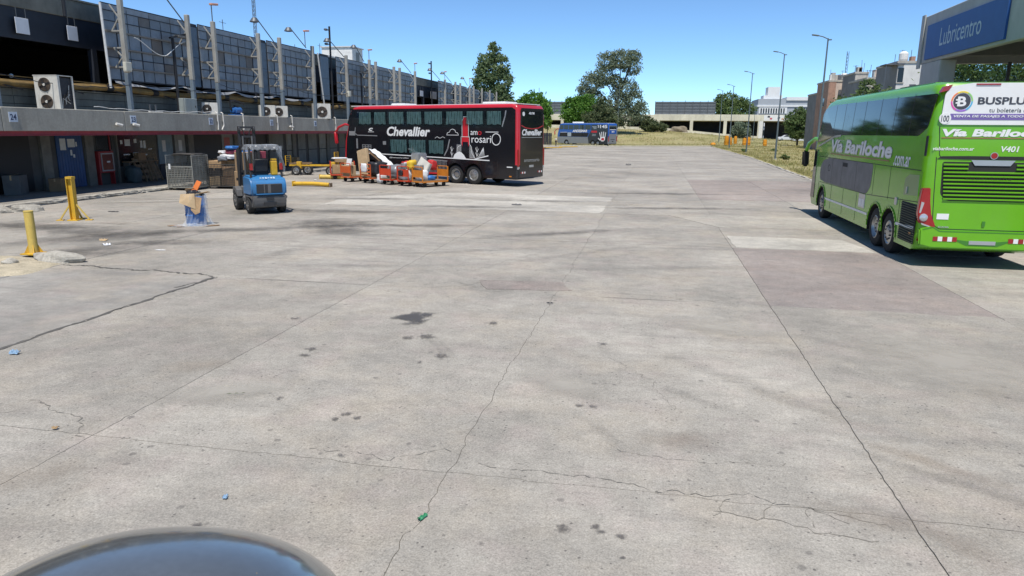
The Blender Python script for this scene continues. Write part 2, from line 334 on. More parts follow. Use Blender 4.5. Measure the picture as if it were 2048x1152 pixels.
crack([(-6.5,6.0), (-5.6,5.7), (-5.2,5.3)], .016, 9); crack([(-7.6,5.5), (-6.4,5.7)], .012, 10); crack([(-3,5.55), (-2.2,5.5), (-1.7,5.75)], .01, 11)
crack([(-.2,6.1), (.5,6.0), (1.3,6.15)], .008, 14)
crack([(-3.6,13.9),(-3.2,15.2),(-2.4,17)], .012, 15); crack([(2.3,21.2),(4.6,21.6),(6,22.2)], .018, 16)
crack([(-.4,8.8),(.1,8.1),(.35,7.2)], .007, 17); crack([(-6.8,9.8),(-6.2,10.6),(-5.3,10.9)], .008, 18)
cr.build('crack', M('crack_dirt', (.2,.183,.155), .95, var=.3, scale=8), yard)['kind'] = 'stuff'
cr = MB(); crack([(-12.3,12.62), (-11,12.5), (-9.6,12.48), (-8.75,12.36), (-8.45,12.2), (-8.42,11.9)], .09, 12, .08); crack([(-8.42,11.9), (-8.6,11.2)], .07, 22, .05); crack([(-13.2,15.1), (-12.6,16), (-11.8,16.3)], .05, 13); cr.build('joint_filler', m_tar, yard)['kind'] = 'stuff'
# tar in the wide left joint
tj = MB(); xs_ = np.linspace(6, 12.2, 40)
for a, b in zip(xs_[:-1], xs_[1:]):
    f_ = lambda y: -8.42+.03*math.sin(y*5.1)+.02*math.sin(y*13)
    w1 = .028+.014*math.sin(a*7)+.01*math.sin(a*19); w2 = .028+.014*math.sin(b*7)+.01*math.sin(b*19)
    tj.quad((f_(a)-w1, a, .002), (f_(a)+w1, a, .002), (f_(b)+w2, b, .002), (f_(b)-w2, b, .002))
tj.build('joint_filler', m_tar, yard)

# stains on the concrete
NST = [0]
def stain(x, y, rx, ry, rz, mt, z=.0095):
    o = MB().quad((-1.6,-1.6,0), (1.6,-1.6,0), (1.6,1.6,0), (-1.6,1.6,0)).build('stain', mt, yard, fix=False); NST[0] += 1; o.location = (x, y, .0085+NST[0]*.00014); o.scale = (rx, ry, 1); o.rotation_euler = (0, 0, rz); return o
d_oil = decalmat('oil_stain', (.075,.067,.062), .72, 3.2, .5, .16, nk=2.6); d_spot = decalmat('oil_spot', (.10,.088,.08), .58, 13, .7, .3, nk=3.6)
d_soft = decalmat('grime', (.10,.092,.084), .5, 1.3, .8, .8, nk=3.4); d_tyre = decalmat('tyre_mark', (.13,.122,.112), .17, 5.5, .8, 1.0, nk=3.6); d_rust = decalmat('rust_mark', (.26,.2,.145), .22, 2.5, .8, .7, nk=2.6)
d_pale = decalmat('pale_dust', (.43,.40,.345), .6, 2.2, .9, .5)
stain(-3.55, 10.15, .42, .42, .2, d_oil, .012)
for x, y, r in ((-3.06,9.2,.15), (-3.3,9.1,.1), (-5.36,9.7,.1), (-.53,4.68,.075), (-.29,4.76,.045), (-.24,4.7,.045), (-.09,4.66,.055), (-.07,4.4,.025), (-4.4,8.3,.08), (-4.36,8.05,.08), (-3.9,6.6,.07), (-3.0,6.35,.06), (-2.85,6.28,.06), (-3.05,6.2,.05), (-.65,7.1,.06), (-.5,7.1,.05), (-2.6,8.4,.1), (-2.8,8.1,.07), (-2.65,5.45,.05), (-3.2,4.15,.05), (-.55,9.4,.07), (-2.3,10.1,.13)):
    stain(x, y, r*random.uniform(.9, 1.3), r*random.uniform(.8, 1.2), random.random()*3, d_spot, .012)
for x, y, rx, ry, rz in ((-14.4,16.2,2.6,.8,.75), (-13.2,14.4,1.5,.6,.7), (-9.2,19.8,1.6,.6,.3), (-6.8,20.5,1.6,.4,.2), (-12.5,15.6,1.7,.45,.35), (-15.8,17.0,3.2,.9,-.12), (-12.9,13.7,1.2,.45,.6), (-18.2,17.6,2.6,.7,.1), (-10,20.6,1.8,1.2,.3), (-8.7,18.8,1.1,.9,.2), (-11.6,18.4,2.4,.5,.5), (-10.4,23.4,2.2,.7,.1), (-13.3,22.8,1.6,1.0,.4),
                          (-7,26,3,.5,.1), (-4.5,29,2.6,.5,.1), (-11.5,28,2.2,.6,.2), (-13.6,36.8,3.6,1.6,-.4), (-2.4,20,2.6,.35,.6), (1,27.6,3.2,.4,.2), (0.5,34,4,.5,.15)):
    stain(x, y, rx, ry, rz, d_soft, .010)
for x, y, rx, ry, rz in ((-.42,6.55,.42,.085,-1.0), (.9,8.5,1.2,.16,-.75), (1.75,7.6,.9,.13,-.72), (2.5,6.15,.9,.11,-.62), (3.1,5.8,.9,.1,-.6), (.55,7.6,.8,.1,-.75), (2.0,5.3,.5,.14,-.9), (-2.75,8.75,.5,.06,-1.0), (-2.6,8.7,.5,.05,-1.0), (-1.3,17,3,.2,.85), (.3,15.2,2.6,.2,.3), (-4.2,16.4,2.6,.2,.5), (3.2,9.8,1.5,.16,-.55), (-8.6,15,1.2,.25,1.4), (-6,14,2.6,.18,.25), (4.6,8.2,1.6,.2,-.4)):
    stain(x, y, rx, ry, rz, d_tyre, .011)
for x, y, rx, ry, rz in ((2.35,5.05,.35,.2,-.8), (1.75,5.3,.5,.18,-.4), (2.6,6.4,.8,.12,-.62), (-5.4,7.4,.5,.3,.5), (.3,6.4,.5,.25,.3), (-5,4.6,.8,.4,.3), (-16.1,18.6,.9,.3,.1)):
    stain(x, y, rx, ry, rz, d_rust, .0098)
for x, y, rx, ry, rz in ((3.9,9.6,1.5,1.5,.2), (-.9,7.7,.7,.35,-.6), (-19.6,24.5,2.6,.5,.5), (-17.5,26.5,3.2,.4,.4), (1.1,10.6,1.2,.5,-.4), (-2.2,28.6,2.2,1.2,0), (-7.4,29.5,2.6,1.0,0), (-4.6,6.6,.8,.35,.4)):
    stain(x, y, rx, ry, rz, d_pale, .0085)

# ---- field
def terr(x, y):
    t = min(1, max(0, (y-141)/60)); t = t*t*(3-2*t)
    zb = np.interp(x, [-90,-40,1,10.5,19.6,28,45,120], [4.4,3.7,3.0,2.2,1.4,.95,.4,.4])
    return .02+t*float(zb)+.07*math.sin(x*.7+y*.31)*min(1, max(0, (y-50)/20))*(1 if x > 13 else .3)
m_field = bpy.data.materials.new('dry_field'); t_, P_, N_, L_ = nodes(m_field); P_.inputs['Roughness'].default_value = .95
gg = N_('ShaderNodeNewGeometry'); n1 = N_('ShaderNodeTexNoise'); n1.inputs['Scale'].default_value = .22; n1.inputs['Detail'].default_value = 8; n1.inputs['Roughness'].default_value = .68; L_(gg.outputs['Position'], n1.inputs['Vector'])
cr_ = N_('ShaderNodeValToRGB'); e = cr_.color_ramp.elements; e[0].position = .36; e[0].color = (.30,.25,.13,1); e[1].position = .66; e[1].color = (.19,.20,.07,1); q_ = e.new(.52); q_.color = (.32,.28,.125,1)
L_(n1.outputs['Fac'], cr_.inputs[0]); n2 = N_('ShaderNodeTexNoise'); n2.inputs['Scale'].default_value = 6; n2.inputs['Detail'].default_value = 5; L_(gg.outputs['Position'], n2.inputs['Vector'])
mr_ = N_('ShaderNodeMapRange'); mr_.inputs[1].default_value = .3; mr_.inputs[2].default_value = .7; mr_.inputs[3].default_value = .65; mr_.inputs[4].default_value = 1.3; L_(n2.outputs['Fac'], mr_.inputs[0])
ml_ = N_('ShaderNodeVectorMath'); ml_.operation = 'SCALE'; L_(cr_.outputs[0], ml_.inputs[0]); L_(mr_.outputs[0], ml_.inputs['Scale']); L_(ml_.outputs[0], P_.inputs['Base Color'])
fld = MB()
for (xa, xb, ya, yb, nx, ny) in ((0, 1, 36, 145.5, 24, 40),):
    fld.grid(lambda u, v: (lambda y: (kx(y)+.1+(110-kx(y))*u**1.6, y, terr(kx(y)+.1+(110-kx(y))*u**1.6, y)+.03))(ya+(yb-ya)*v), nx, ny)
fld.grid(lambda u, v: (lambda x: (x, ky(x)+.1+(262-ky(x))*v**1.3, terr(x, ky(x)+.1+(262-ky(x))*v**1.3)+.1))(-90+101*u), 40, 30)
fld.grid(lambda u, v: (11+99*u, 145.5+(262-145.5)*v**1.3, terr(11+99*u, 145.5+(262-145.5)*v**1.3)+.1), 34, 30)
tag(fld.build('grass_field', m_field, smooth='all'), 'dry patchy grass field beside the yard', kind='structure')
# grass blades
m_grass = leafmat('dry_grass_blades', (.42,.35,.16), (.25,.26,.08), .3)
def blades(n, xf, hmin, hmax, seed):
    r = np.random.default_rng(seed); P0 = xf(r, n); k = len(P0); hgt = r.uniform(hmin, hmax, k)*(.5+r.random(k)); a = r.uniform(0, 2*PI, k); w = hgt*.16
    dx, dy = np.cos(a)*w, np.sin(a)*w; lx, ly = r.normal(0, .35, k)*hgt, r.normal(0, .35, k)*hgt
    v = np.stack([P0-np.stack([dx, dy, 0*dx], 1), P0+np.stack([dx, dy, 0*dx], 1), P0+np.stack([lx, ly, hgt], 1)], 1).reshape(-1, 3)
    me = bpy.data.meshes.new('dry_grass'); me.vertices.add(3*k); me.vertices.foreach_set('co', v.ravel()); me.loops.add(3*k); me.loops.foreach_set('vertex_index', np.arange(3*k)); me.polygons.add(k); me.polygons.foreach_set('loop_start', np.arange(0, 3*k, 3)); me.polygons.foreach_set('loop_total', np.full(k, 3)); me.update(calc_edges=True); return me
def xf1(r, n):
    y = 37+108*r.random(n)**1.5; kxs = np.interp(y, [30,36,46.8,86,140,150], [9.3,9.4,9.7,10.9,10.85,10.9])
    x = kxs+.15+22*r.random(n)**1.5; d = np.sin(x*.9+y*.23)+np.sin(x*.37-y*.5)+r.normal(0, 1, n); keep = d > -.6
    x, y = x[keep], y[keep]; return np.stack([x, y, np.array([terr(a, b) for a, b in zip(x, y)])+.08], 1)
def xf2(r, n):
    x = r.uniform(-28, 42, n); y = np.interp(x, [-30,-6.3,10.8,11,42], [131.5,137.5,146,141,141])+r.random(n)**1.3*60
    d = np.sin(x*.5+y*.13)+np.sin(x*.23-y*.3)+r.normal(0, 1, n); keep = d > -.2; x, y = x[keep], y[keep]; return np.stack([x, y, np.array([terr(a, b) for a, b in zip(x, y)])+.08], 1)
me = blades(60000, xf1, .05, .2, 3); me.materials.append(m_grass); tag(link('dry_grass', me), 'short dry grass along the right kerb', 'grass', kind='stuff')
me = blades(45000, xf2, .10, .3, 4); me.materials.append(m_grass); tag(link('dry_grass', me), 'dry grass on the far embankment', 'grass', kind='stuff')
# ---- kerbs
m_kerb = M('kerb_concrete', (.42,.39,.33), .9, var=.22, scale=3, bump=.4, dirt=.5)
m_kerby = M('kerb_pale', (.48,.45,.33), .9, var=.2, scale=2, dirt=.4)
def kerb(name, lab, pts, w, h_, mt, step):
    o = tag(bpy.data.objects.new(name, None), lab, kind='structure'); COL.objects.link(o)
    for a, b in zip(pts[:-1], pts[1:]):
        a, b = Vector((*a, 0)), Vector((*b, 0)); n = max(1, round((b-a).length/step)); d = (b-a)/n; ang = math.atan2(d.y, d.x)
        for k in range(n):
            c = a+d*(k+.5); dz = random.uniform(-.03, .015)
            MB().cb((c.x, c.y, (h_+dz)/2-.03), (d.length-.02, w, h_+dz+.06), (random.gauss(0,.02), random.gauss(0,.006), ang+random.gauss(0,.006))).build('kerb_stone', mt, o, bevel=.02, seg=1)
kerb('yard_kerb', 'low grey kerb between yard and dry grass', [(9.36,36), (9.7,46.8), (10.3,66), (10.9,86), (10.85,145.5)], .2, .055, m_kerb, 1.6)
kerb('far_kerb', 'pale kerb across the far end of the yard', [(-24,132.6), (-6.3,137), (10.85,145.5)], .3, .2, m_kerby, 2.2)
# ---- loading dock
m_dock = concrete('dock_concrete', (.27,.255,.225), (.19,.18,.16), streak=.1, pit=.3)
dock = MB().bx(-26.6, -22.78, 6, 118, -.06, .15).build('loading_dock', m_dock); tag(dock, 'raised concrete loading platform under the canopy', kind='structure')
m_kedge = M('broken_kerb', (.36,.335,.285), .92, var=.25, scale=4, bump=.8, bscale=12, dirt=.7, dcol=(.12,.10,.08))
y = 6.0; k = 0
while y < 116:
    ln = random.uniform(.9, 1.3); bm = bmesh.new(); bmesh.ops.create_cube(bm, size=1); bmesh.ops.subdivide_edges(bm, edges=bm.edges, cuts=3 if y < 40 else 1, use_grid_fill=True)
    r = random.Random(k)
    for v in bm.verts:
        v.co = Vector((v.co.x*.38, v.co.y*ln*.995, v.co.z*.21))
        if v.co.x > .05 and y < 45: v.co.x -= abs(r.gauss(0, .045)); v.co.z -= abs(r.gauss(0, .025)) if v.co.z > 0 else 0
        v.co += Vector((-22.585, y+ln/2, .048+r.gauss(0, .004)))
    me = bpy.data.meshes.new('kerb_stone'); bm.to_mesh(me); bm.free(); me.materials.append(m_kedge); link('kerb_stone', me, dock); y += ln; k += 1
# sandy traffic island on the left
m_sand = M('sandy_concrete', (.40,.345,.245), .95, var=.25, scale=3, bump=.6, bscale=25, fine=.2)
isl = [(-12.15,11.55), (-12.75,11.0), (-14.2,9.8), (-20,8.4), (-24,9), (-24,14.5), (-16,13.8), (-14.3,13.25), (-13.2,13.05), (-12.45,12.75)]
bm = bmesh.new(); vs_ = [bm.verts.new((x, y, 0)) for x, y in isl]; f = bm.faces.new(vs_); bmesh.ops.triangulate(bm, faces=[f])
bmesh.ops.subdivide_edges(bm, edges=bm.edges, cuts=6, use_grid_fill=True)
ed = {v for e_ in bm.edges if len(e_.link_faces) == 1 for v in e_.verts}
for v in bm.verts:
    v.co.z = -.01 if v in ed else .055+.02*math.sin(v.co.x*3.1)+.015*math.sin(v.co.y*5+v.co.x)
me = bpy.data.meshes.new('traffic_island'); bm.to_mesh(me); bm.free(); me.materials.append(m_sand); me.polygons.foreach_set('use_smooth', [True]*len(me.polygons)); tag(link('traffic_island', me), 'low sandy traffic island at the left edge', kind='structure')
# ================================================================ TERMINAL BUILDING (left)
m_beam = M('beam_concrete', (.33,.31,.262), .9, var=.14, scale=.9, bump=.25, bscale=20, dirt=.45, dcol=(.15,.14,.125), fine=.08)
m_red = M('red_steel', (.32,.028,.035), .55, var=.2, scale=3, dirt=.25)
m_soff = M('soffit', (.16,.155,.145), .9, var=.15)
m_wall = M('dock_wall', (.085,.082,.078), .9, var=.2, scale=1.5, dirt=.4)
m_pier = M('dock_pier', (.17,.16,.14), .9, var=.18, scale=3, dirt=.4)
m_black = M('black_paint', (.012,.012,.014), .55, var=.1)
m_dkgl = M('dark_window', (.012,.014,.016), .12, var=0)
m_paper = M('paper', (.62,.62,.60), .85, var=.08, scale=8)
m_navy = M('navy_ink', (.02,.03,.08), .6, var=0)
m_board = M('parapet_board', (.16,.165,.145), .92, var=.22, scale=1.2, bump=.3, dirt=.55, dcol=(.08,.08,.07))
m_fasc = M('fascia_concrete', (.20,.19,.155), .92, var=.25, scale=1.1, bump=.3, dirt=.6, dcol=(.10,.095,.075))
m_band = M('dark_band', (.02,.024,.034), .6, var=.15)
m_pipe = M('yellow_insulation', (.24,.15,.045), .8, var=.3, scale=2, dirt=.6)
m_tarp = M('grey_tarp', (.34,.34,.34), .7, var=.2, scale=3)
BF, WX, YA, YB = -23.2, -26.2, 6.0, 112.0
tb = thing('terminal_building', 'long grey bus terminal with loading canopy and dark upper storey', 'building', (0,0,0))
yj = [YA, 15.9, 22.0-6.1+.0]; yj = [YA]+[15.8+6.15*k for k in range(16)]+[YB]
for a, b in zip(yj[:-1], yj[1:]): MB().bx(BF-.35, BF, a+.008, b-.008, 2.715, 3.58).build('beam_segment', m_beam, tb, bevel=.02, seg=1)
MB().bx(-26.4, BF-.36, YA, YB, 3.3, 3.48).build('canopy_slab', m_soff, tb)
rb = MB(); rb.bx(BF-.16, BF-.08, YA, YB, 2.55, 2.70); rb.bx(BF-.22, BF-.02, YA, YB, 2.695, 2.712); rb.bx(BF-.22, BF-.02, YA, YB, 2.538, 2.555); rb.build('red_beam', m_red, tb)
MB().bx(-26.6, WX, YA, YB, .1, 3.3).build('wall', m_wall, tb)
for k, y in enumerate([15.0, 21.6, 26.6, 29.06, 36.6, 41.2, 45.3, 48.6, 54.2, 60, 66, 72, 78, 84, 90, 96, 102]):
    MB().bx(WX, WX+.16, y-.25, y+.25, .15, 3.3).build('pier', m_pier, tb, bevel=.01, seg=1)
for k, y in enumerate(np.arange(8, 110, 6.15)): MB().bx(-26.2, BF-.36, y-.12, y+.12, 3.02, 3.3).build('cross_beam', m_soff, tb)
m_dblue = M('blue_door', (.022,.075,.20), .45, var=.15, dirt=.25)
def panel(name, y0, y1, z0, z1, mt, d=.05, x=WX, parent=tb, bev=.008):
    return MB().bx(x+.002, x+d, y0, y1, z0, z1).build(name, mt, parent, bevel=bev, seg=1)
bd = panel('door', 27.25, 28.72, .16, 2.62, m_dblue, .07); bd['label'] = 'blue corrugated metal door with paper notices'
for k in range(9):
    MB().bx(WX+.07, WX+.085, 27.32+k*.155, 27.40+k*.155, .2, 2.58).build('rib', m_dblue, bd)
for y0, y1, z0, z1, tz in ((27.42,27.74,1.85,2.36,0), (27.85,28.26,1.97,2.34,0), (28.3,28.38,2.0,2.2,.3), (27.95,28.06,1.6,1.85,.4), (28.1,28.2,1.5,1.65,0)):
    MB().bx(WX+.087, WX+.092, y0, y1, z0, z1).build('notice', m_paper, bd)
panel('doorway', 21.9, 25.9, .16, 2.66, m_black, .02); panel('doorway', 12, 21, .16, 2.66, m_black, .02)  # black sheets on the wall; the dark of open doorways is coloured in
panel('window', 29.62, 30.6, 1.8, 2.62, m_dkgl, .04)
# notice window with posters
nw = panel('window', 30.95, 33.75, .95, 2.65, m_dkgl, .06); nw['label'] = 'dark glazed office front with taped notices'
MB().bx(WX+.002, WX+.09, 30.85, 30.95, .16, 2.7).build('frame', m_pier, nw)
for y0, y1, z0, z1 in ((31.45,31.83,1.95,2.28), (32.55,32.72,1.85,2.2), (32.78,32.95,1.82,2.2), (31.3,31.75,1.5,1.56), (31.95,32.4,1.45,1.62), (32.6,33.0,1.45,1.52), (33.1,33.4,1.75,1.79), (31.15,31.3,2.05,2.25), (32.1,32.3,2.1,2.3)):
    MB().bx(WX+.062, WX+.067, y0, y1, z0, z1).build('notice', m_paper, nw)
m_lblue = M('pale_blue_board', (.20,.27,.31), .7, var=.15, dirt=.35); m_lgrey = M('pale_grey_board', (.27,.275,.26), .7, var=.15, dirt=.35)
for y0, y1, mt in ((33.95,35.1,m_lblue), (35.32,36.2,m_lgrey)):
    p_ = panel('board_panel', y0, y1, .95, 2.65, mt); MB().bx(WX+.052, WX+.056, y0+.3, y0+.58, 1.6, 2.2).build('notice', m_paper, p_); panel('plinth', y0, y1, .16, .9, m_band)
for y0, y1 in ((36.95,39.6), (42.9,45.0)): panel('doorway', y0, y1, .16, 2.66, m_black, .02)  # black sheets again, shade of the open bays as colour
panel('board_panel', 39.75, 40.9, 1.1, 2.62, m_lgrey); MB().bx(WX+.055, WX+.06, 39.95, 40.55, 1.75, 2.3).build('notice', M('red_poster', (.42,.13,.12), .7), tb); panel('plinth', 39.7, 41, .16, 1.05, m_dblue)
m_shut = M('grey_shutter', (.185,.185,.17), .75, var=.16, dirt=.4); m_shut2 = M('beige_shutter', (.26,.245,.205), .75, var=.16, dirt=.4)
yy = 45.7; k = 0
while yy < 100:
    w = [1.45, 1.3, 1.15, 1.4][k % 4]; mt = (m_shut, m_shut2, m_shut)[k % 3]
    d_ = panel('shutter_door', yy, yy+w, .16, 2.66, mt)
    if k % 3 == 1: MB().bx(WX+.052, WX+.057, yy+.2, yy+w-.3, 1.7, 2.5).build('notice', m_lgrey, d_)
    MB().bx(WX+.05, WX+.075, yy, yy+w, 1.28, 1.34).build('rail', m_black, d_)
    if k % 3 != 0: panel('doorway', yy+w+.03, yy+w+.4, .16, 2.66, m_black, .02)  # narrow black sheet, the dark of the gap put into colour
    yy += w+.45; k += 1
# parapet boards, yellow pipe, upper storey
for r_ in range(3):
    y = YA; i_ = 0
    while y < YB:
        ln = min(3.05, YB-y); MB().bx(-25.12, -25.0+random.uniform(-.012,.012), y+.012, y+ln-.012, 3.48+r_*.3, 3.77+r_*.3-.01).build('parapet_board', m_board, tb); y += ln
MB().bx(-25.14, -25.09, YA, YB, 3.48, 4.37).build('parapet_backing', m_black, tb)
cap = MB().bx(-25.2, -24.93, YA, YB, 4.385, 4.43).build('parapet_cap', m_board, tb)
MB().bx(-26.3, -26.0, YA, YB, 7.66, 8.42).build('roof_fascia', m_fasc, tb, bevel=.02, seg=1)
MB().bx(-26.35, -25.94, YA, YB, 8.425, 8.5).build('roof_edge', m_fasc, tb)
MB().bx(-42, -26.31, YA, YB, 8.1, 8.35).build('roof', m_fasc, tb)
MB().bx(-26.28, -26.06, YA, YB, 6.42, 7.655).build('lintel_band', m_band, tb)
MB().bx(-42, -25.16, YA, YB, 3.9, 4.1).build('upper_floor', m_black, tb); MB().bx(-42.2, -42, YA, YB, 0, 8.4).build('rear_wall', m_black, tb)
MB().bx(-42, -26.61, YA-.2, YA, 0, 8.4).build('end_wall', m_fasc, tb); MB().bx(-42, -26.61, YB, YB+.2, 0, 8.4).build('end_wall', m_fasc, tb)
for y in np.arange(9, 110, 7.0): MB().bx(-26.26, -26.0, y-.14, y+.14, 4.1, 6.415).build('column', m_band, tb)
for y in (23.6, 24.9, 25.9, 27.2): # ceiling globes inside
    MB().lathe([(.0,-.09), (.07,-.06), (.09,0), (.07,.06), (0,.09)], 8, (-26.6, y, 4.95)).build('globe_lamp', m_paper, tb, smooth='all')
pp = MB(); pp.tube([(-24.78, y, 4.58+.05*math.sin(y*.7)) for y in np.arange(YA+2, 60, 1.0)], .135, 10)
pipe = pp.build('pipe', m_pipe, smooth=True); tag(pipe, 'yellow insulated pipe running along the terminal parapet', 'pipe')
for y in np.arange(23.1, 58, 3.05):
    MB().tube([(-24.78, y-.2, 4.58+.05*math.sin((y-.2)*.7)), (-24.78, y+.2, 4.58+.05*math.sin((y+.2)*.7))], .15, 10).build('pipe_wrap', m_black, pipe); MB().bar((-24.78, y, 4.58), (-24.6, y+1.3, 4.30), .045).build('strut', m_black, pipe)
    MB().bar((-24.7, y-.1, 4.82), (-24.7, y+2.9, 4.78), .03).build('cable', m_pipe, pipe)
tp = MB(); tp.grid(lambda u, v: (-24.42+.10*math.sin(u*31)+.05*v, 29.2+u*19.2, 4.98-.16*abs(math.sin(u*PI*4))-v*(.10+.05*math.sin(u*47))), 90, 3)
tag(tp.build('sagging_tarp', m_tarp, smooth='all'), 'torn pale tarp edge sagging below the billboards', 'tarp')
# ---- billboards seen from behind
m_post = M('post_paint', (.32,.31,.275), .6, var=.15, scale=2, dirt=.45, dcol=(.16,.13,.10)); m_postb = M('post_blue', (.15,.19,.225), .6, var=.15, scale=2, dirt=.35)
PAN = [M('sheet_grey_%d' % k, c, .5, .35, var=.16, scale=1.6, dirt=.3, dcol=(.09,.09,.09), fine=.06) for k, c in enumerate(((.23,.26,.295), (.20,.23,.26), (.255,.28,.305), (.17,.15,.135)))]
m_rail = M('rail_steel', (.17,.165,.155), .6, .2, var=.2, dirt=.4, dcol=(.13,.08,.05)); m_bluep = M('blue_sheet', (.10,.145,.20), .45, .3, var=.12, dirt=.2)
ZR = [8.30, 8.02, 7.58, 7.13, 6.4, 6.0, 5.56, 5.02]; cache = {}
def shared(key, fn):
    if key not in cache: cache[key] = fn()
    return cache[key]
PX_, BX_ = -23.8, -24.5
ORD = ['first', 'second', 'third', 'fourth', 'fifth', 'sixth', 'seventh', 'eighth', 'ninth', 'tenth']
BB = [(29.3,34.0), (36.2,40.7), (43.2,47.7), (53.3,57.9), (59.3,63.7), (65.2,69.6), (80,84.4), (86.6,91.2), (93.3,97.9), (102.7,107.2)]
for bi, (y0, y1) in enumerate(BB):
    det = bi < 5
    b = thing('billboard', f'{ORD[bi]} grey sheet metal billboard back from the left, on two steel posts', 'billboard', (0, 0, 0), 0, 'billboards along the terminal roof')
    ya, yb = y0-.35, y1+1.1; nc = 8; cw = (yb-ya)/nc
    MB().bx(BX_-.03, BX_-.005, ya, yb, 4.98, 8.34).build('backing', m_band, b)
    sheet = MB()
    for r_ in range(7):
        zt, zb = ZR[r_]-.018, ZR[r_+1]+.018
        for c in range(nc):
            if r_ == 0:
                if c % 2: continue
                w2 = cw*2
            else: w2 = cw
            if det:
                vr = 3 if random.random() < .06 else random.choice((0, 0, 1, 2)); me = shared(('pan', r_, round(w2, 2), vr), lambda: MB().bx(0, .022, .022, w2-.022, zb, zt).mesh('panel', PAN[vr]))
                o = link('panel', me, b); o.location = (BX_+random.uniform(0, .01), ya+c*cw, 0)
            else: sheet.bx(BX_, BX_+.022, ya+c*cw+.018, ya+c*cw+w2-.018, zb, zt)
    if not det: sheet.build('panel_sheet', PAN[bi % 3], b)
    for z in (7.13, 6.4, 5.56): MB().bx(BX_+.03, BX_+.15, ya, yb, z-.035, z+.035).build('rail', m_rail, b)
    for z in (8.02, 7.58, 6.0): MB().bx(BX_+.024, BX_+.06, ya, yb, z-.016, z+.016).build('rail', m_band, b)
    for c in range(1, nc, 2): MB().bx(BX_+.024, BX_+.05, ya+c*cw-.02, ya+c*cw+.02, 5.02, 7.58).build('mullion', m_band, b)
    for y in (y0, y1):
        MB().bx(PX_-.105, PX_+.105, y-.105, y+.105, 5.3, 8.5+random.uniform(-.06,.06)).build('post', m_post, b, bevel=.02, seg=1); MB().bx(PX_-.1, PX_+.1, y-.1, y+.1, 3.48, 5.295).build('post_base', m_postb, b, bevel=.02, seg=1)
        for z0, z1 in ((7.13,7.7), (7.7,8.25), (5.56,6.0), (6.0,6.4)):
            lo = z0 in (7.13, 5.56); MB().bar((PX_-.13, y, z1 if lo else z0), (BX_+.15, y, z0 if lo else z1), .05).build('brace', m_post, b)
        for z in (7.13, 6.4, 5.56): MB().bar((PX_-.13, y, z), (BX_+.15, y, z), .06).build('brace', m_post, b)
for k, (a, b_) in enumerate(((35.15,35.8), (41.85,42.8), (50.4,51.7), (70.8,71.6))):
    o = thing('blank_panel', f'{ORD[k]} plain blue sheet panel from the left in a billboard gap', 'panel', (0,0,0), 0, 'blue sheets between billboards')
    a -= .02
    for z0, z1 in ((5.05,6.55), (6.57,8.12)): MB().bx(-24.56, -24.53, a, b_, z0, z1).build('sheet', m_bluep, o)
    MB().bx(-24.6, -24.565, a-.05, b_+.05, 5.0, 8.3).build('frame', m_band, o)
wp = thing('leaning_pipe', 'white pipe leaning between black bay and first billboard', 'pipe'); MB().tube([(-24.1,28.45,8.2), (-24.15,28.6,4.6)], .055, 8).build('tube', m_paper, wp)
wp = thing('leaning_pipe', 'white pipe leaning at the end of the third billboard', 'pipe'); MB().tube([(-24.1,49.1,8.2), (-24.15,49.9,4.5)], .055, 8).build('tube', m_paper, wp)
lp = thing('roof_post', 'leftmost grey and blue steel post at the photo edge', 'post'); MB().bx(PX_-.13, PX_+.13, 22.25, 22.51, 5.3, 8.6).build('upper_post', m_post, lp, bevel=.02, seg=1); MB().bx(PX_-.125, PX_+.125, 22.255, 22.505, 3.48, 5.29).build('post_base', m_postb, lp)
# small boxes on posts
for (y, z, lab) in ((29.1,5.55,'small cream junction box on the first billboard post'), (53.15,5.55,'small cream junction box on the fourth billboard post')):
    o = thing('junction_box', lab, 'box', (PX_+.13, y, z)); MB().bx(0, .16, -.2, .2, -.2, .2).build('case', M('cream_box', (.55,.53,.44), .6), o, bevel=.015, seg=1); MB().bx(.161, .17, -.16, .16, -.16, .16).build('cover', M('cream_box2', (.5,.48,.4), .6), o)
# ---- arm lamps and small lamps
m_lamp = M('lamp_grey', (.12,.13,.14), .5, .4, var=.1); m_orl = M('orange_lamp', (.55,.27,.18), .6, var=.1)
arms = [(43.13,7.95,40.68,9.35), (46.99,8.3,44.76,9.35), (53.16,8.3,50.41,9.35), (57.05,8.3,55.15,9.42), (68.7,8.3,65.66,9.3), (78.4,8.3,74.84,9.25), (83,8.3,79.43,9.25), (90.4,8.4,88.04,9.3), (34.2,7.9,31.9,9.5)]
for k, (y0, z0, y1, z1) in enumerate(arms):
    o = thing('arm_floodlight', ('leftmost floodlight arm rising from the second billboard post' if k == 8 else f'{ORD[k]} slanted floodlight arm along the billboard tops, in view from the left'), 'floodlight', (0,0,0), 0, 'floodlights on slanted arms')
    MB().tube([(-23.9,y0,z0), (-23.9,y1+.35,z1-.12), (-23.9,y1+.15,z1), (-23.9,y1,z1-.02)], .03, 6).build('arm', m_lamp, o)
    MB().lathe([(.05,.12), (.12,.1), (.26,-.1), (.27,-.14), (.2,-.16)], 12, (-23.9,y1-.1,z1-.12), cap=True).build('lamp_head', m_lamp, o, smooth=True)
sm = [(36.2,8.5,9.4), (46.7,8.3,9.4), (57.9,8.5,9.35), (69.6,8.5,9.3), (79.95,8.5,9.3), (91.2,8.5,9.35)]
for k, (y, z0, z1) in enumerate(sm):
    o = thing('post_lamp', f'{ORD[k]} small upright lamp with pinkish head on the billboard posts', 'lamp', (0,0,0), 0, 'small upright lamps on billboard posts')
    MB().tube([(PX_,y,z0), (PX_,y,z1-.06)], .028, 6).build('stem', m_lamp, o); MB().cb((PX_+.02,y+.2,z1), (.18,.62,.11), (.12,0,0)).build('lamp_head', m_orl, o, bevel=.02, seg=1)
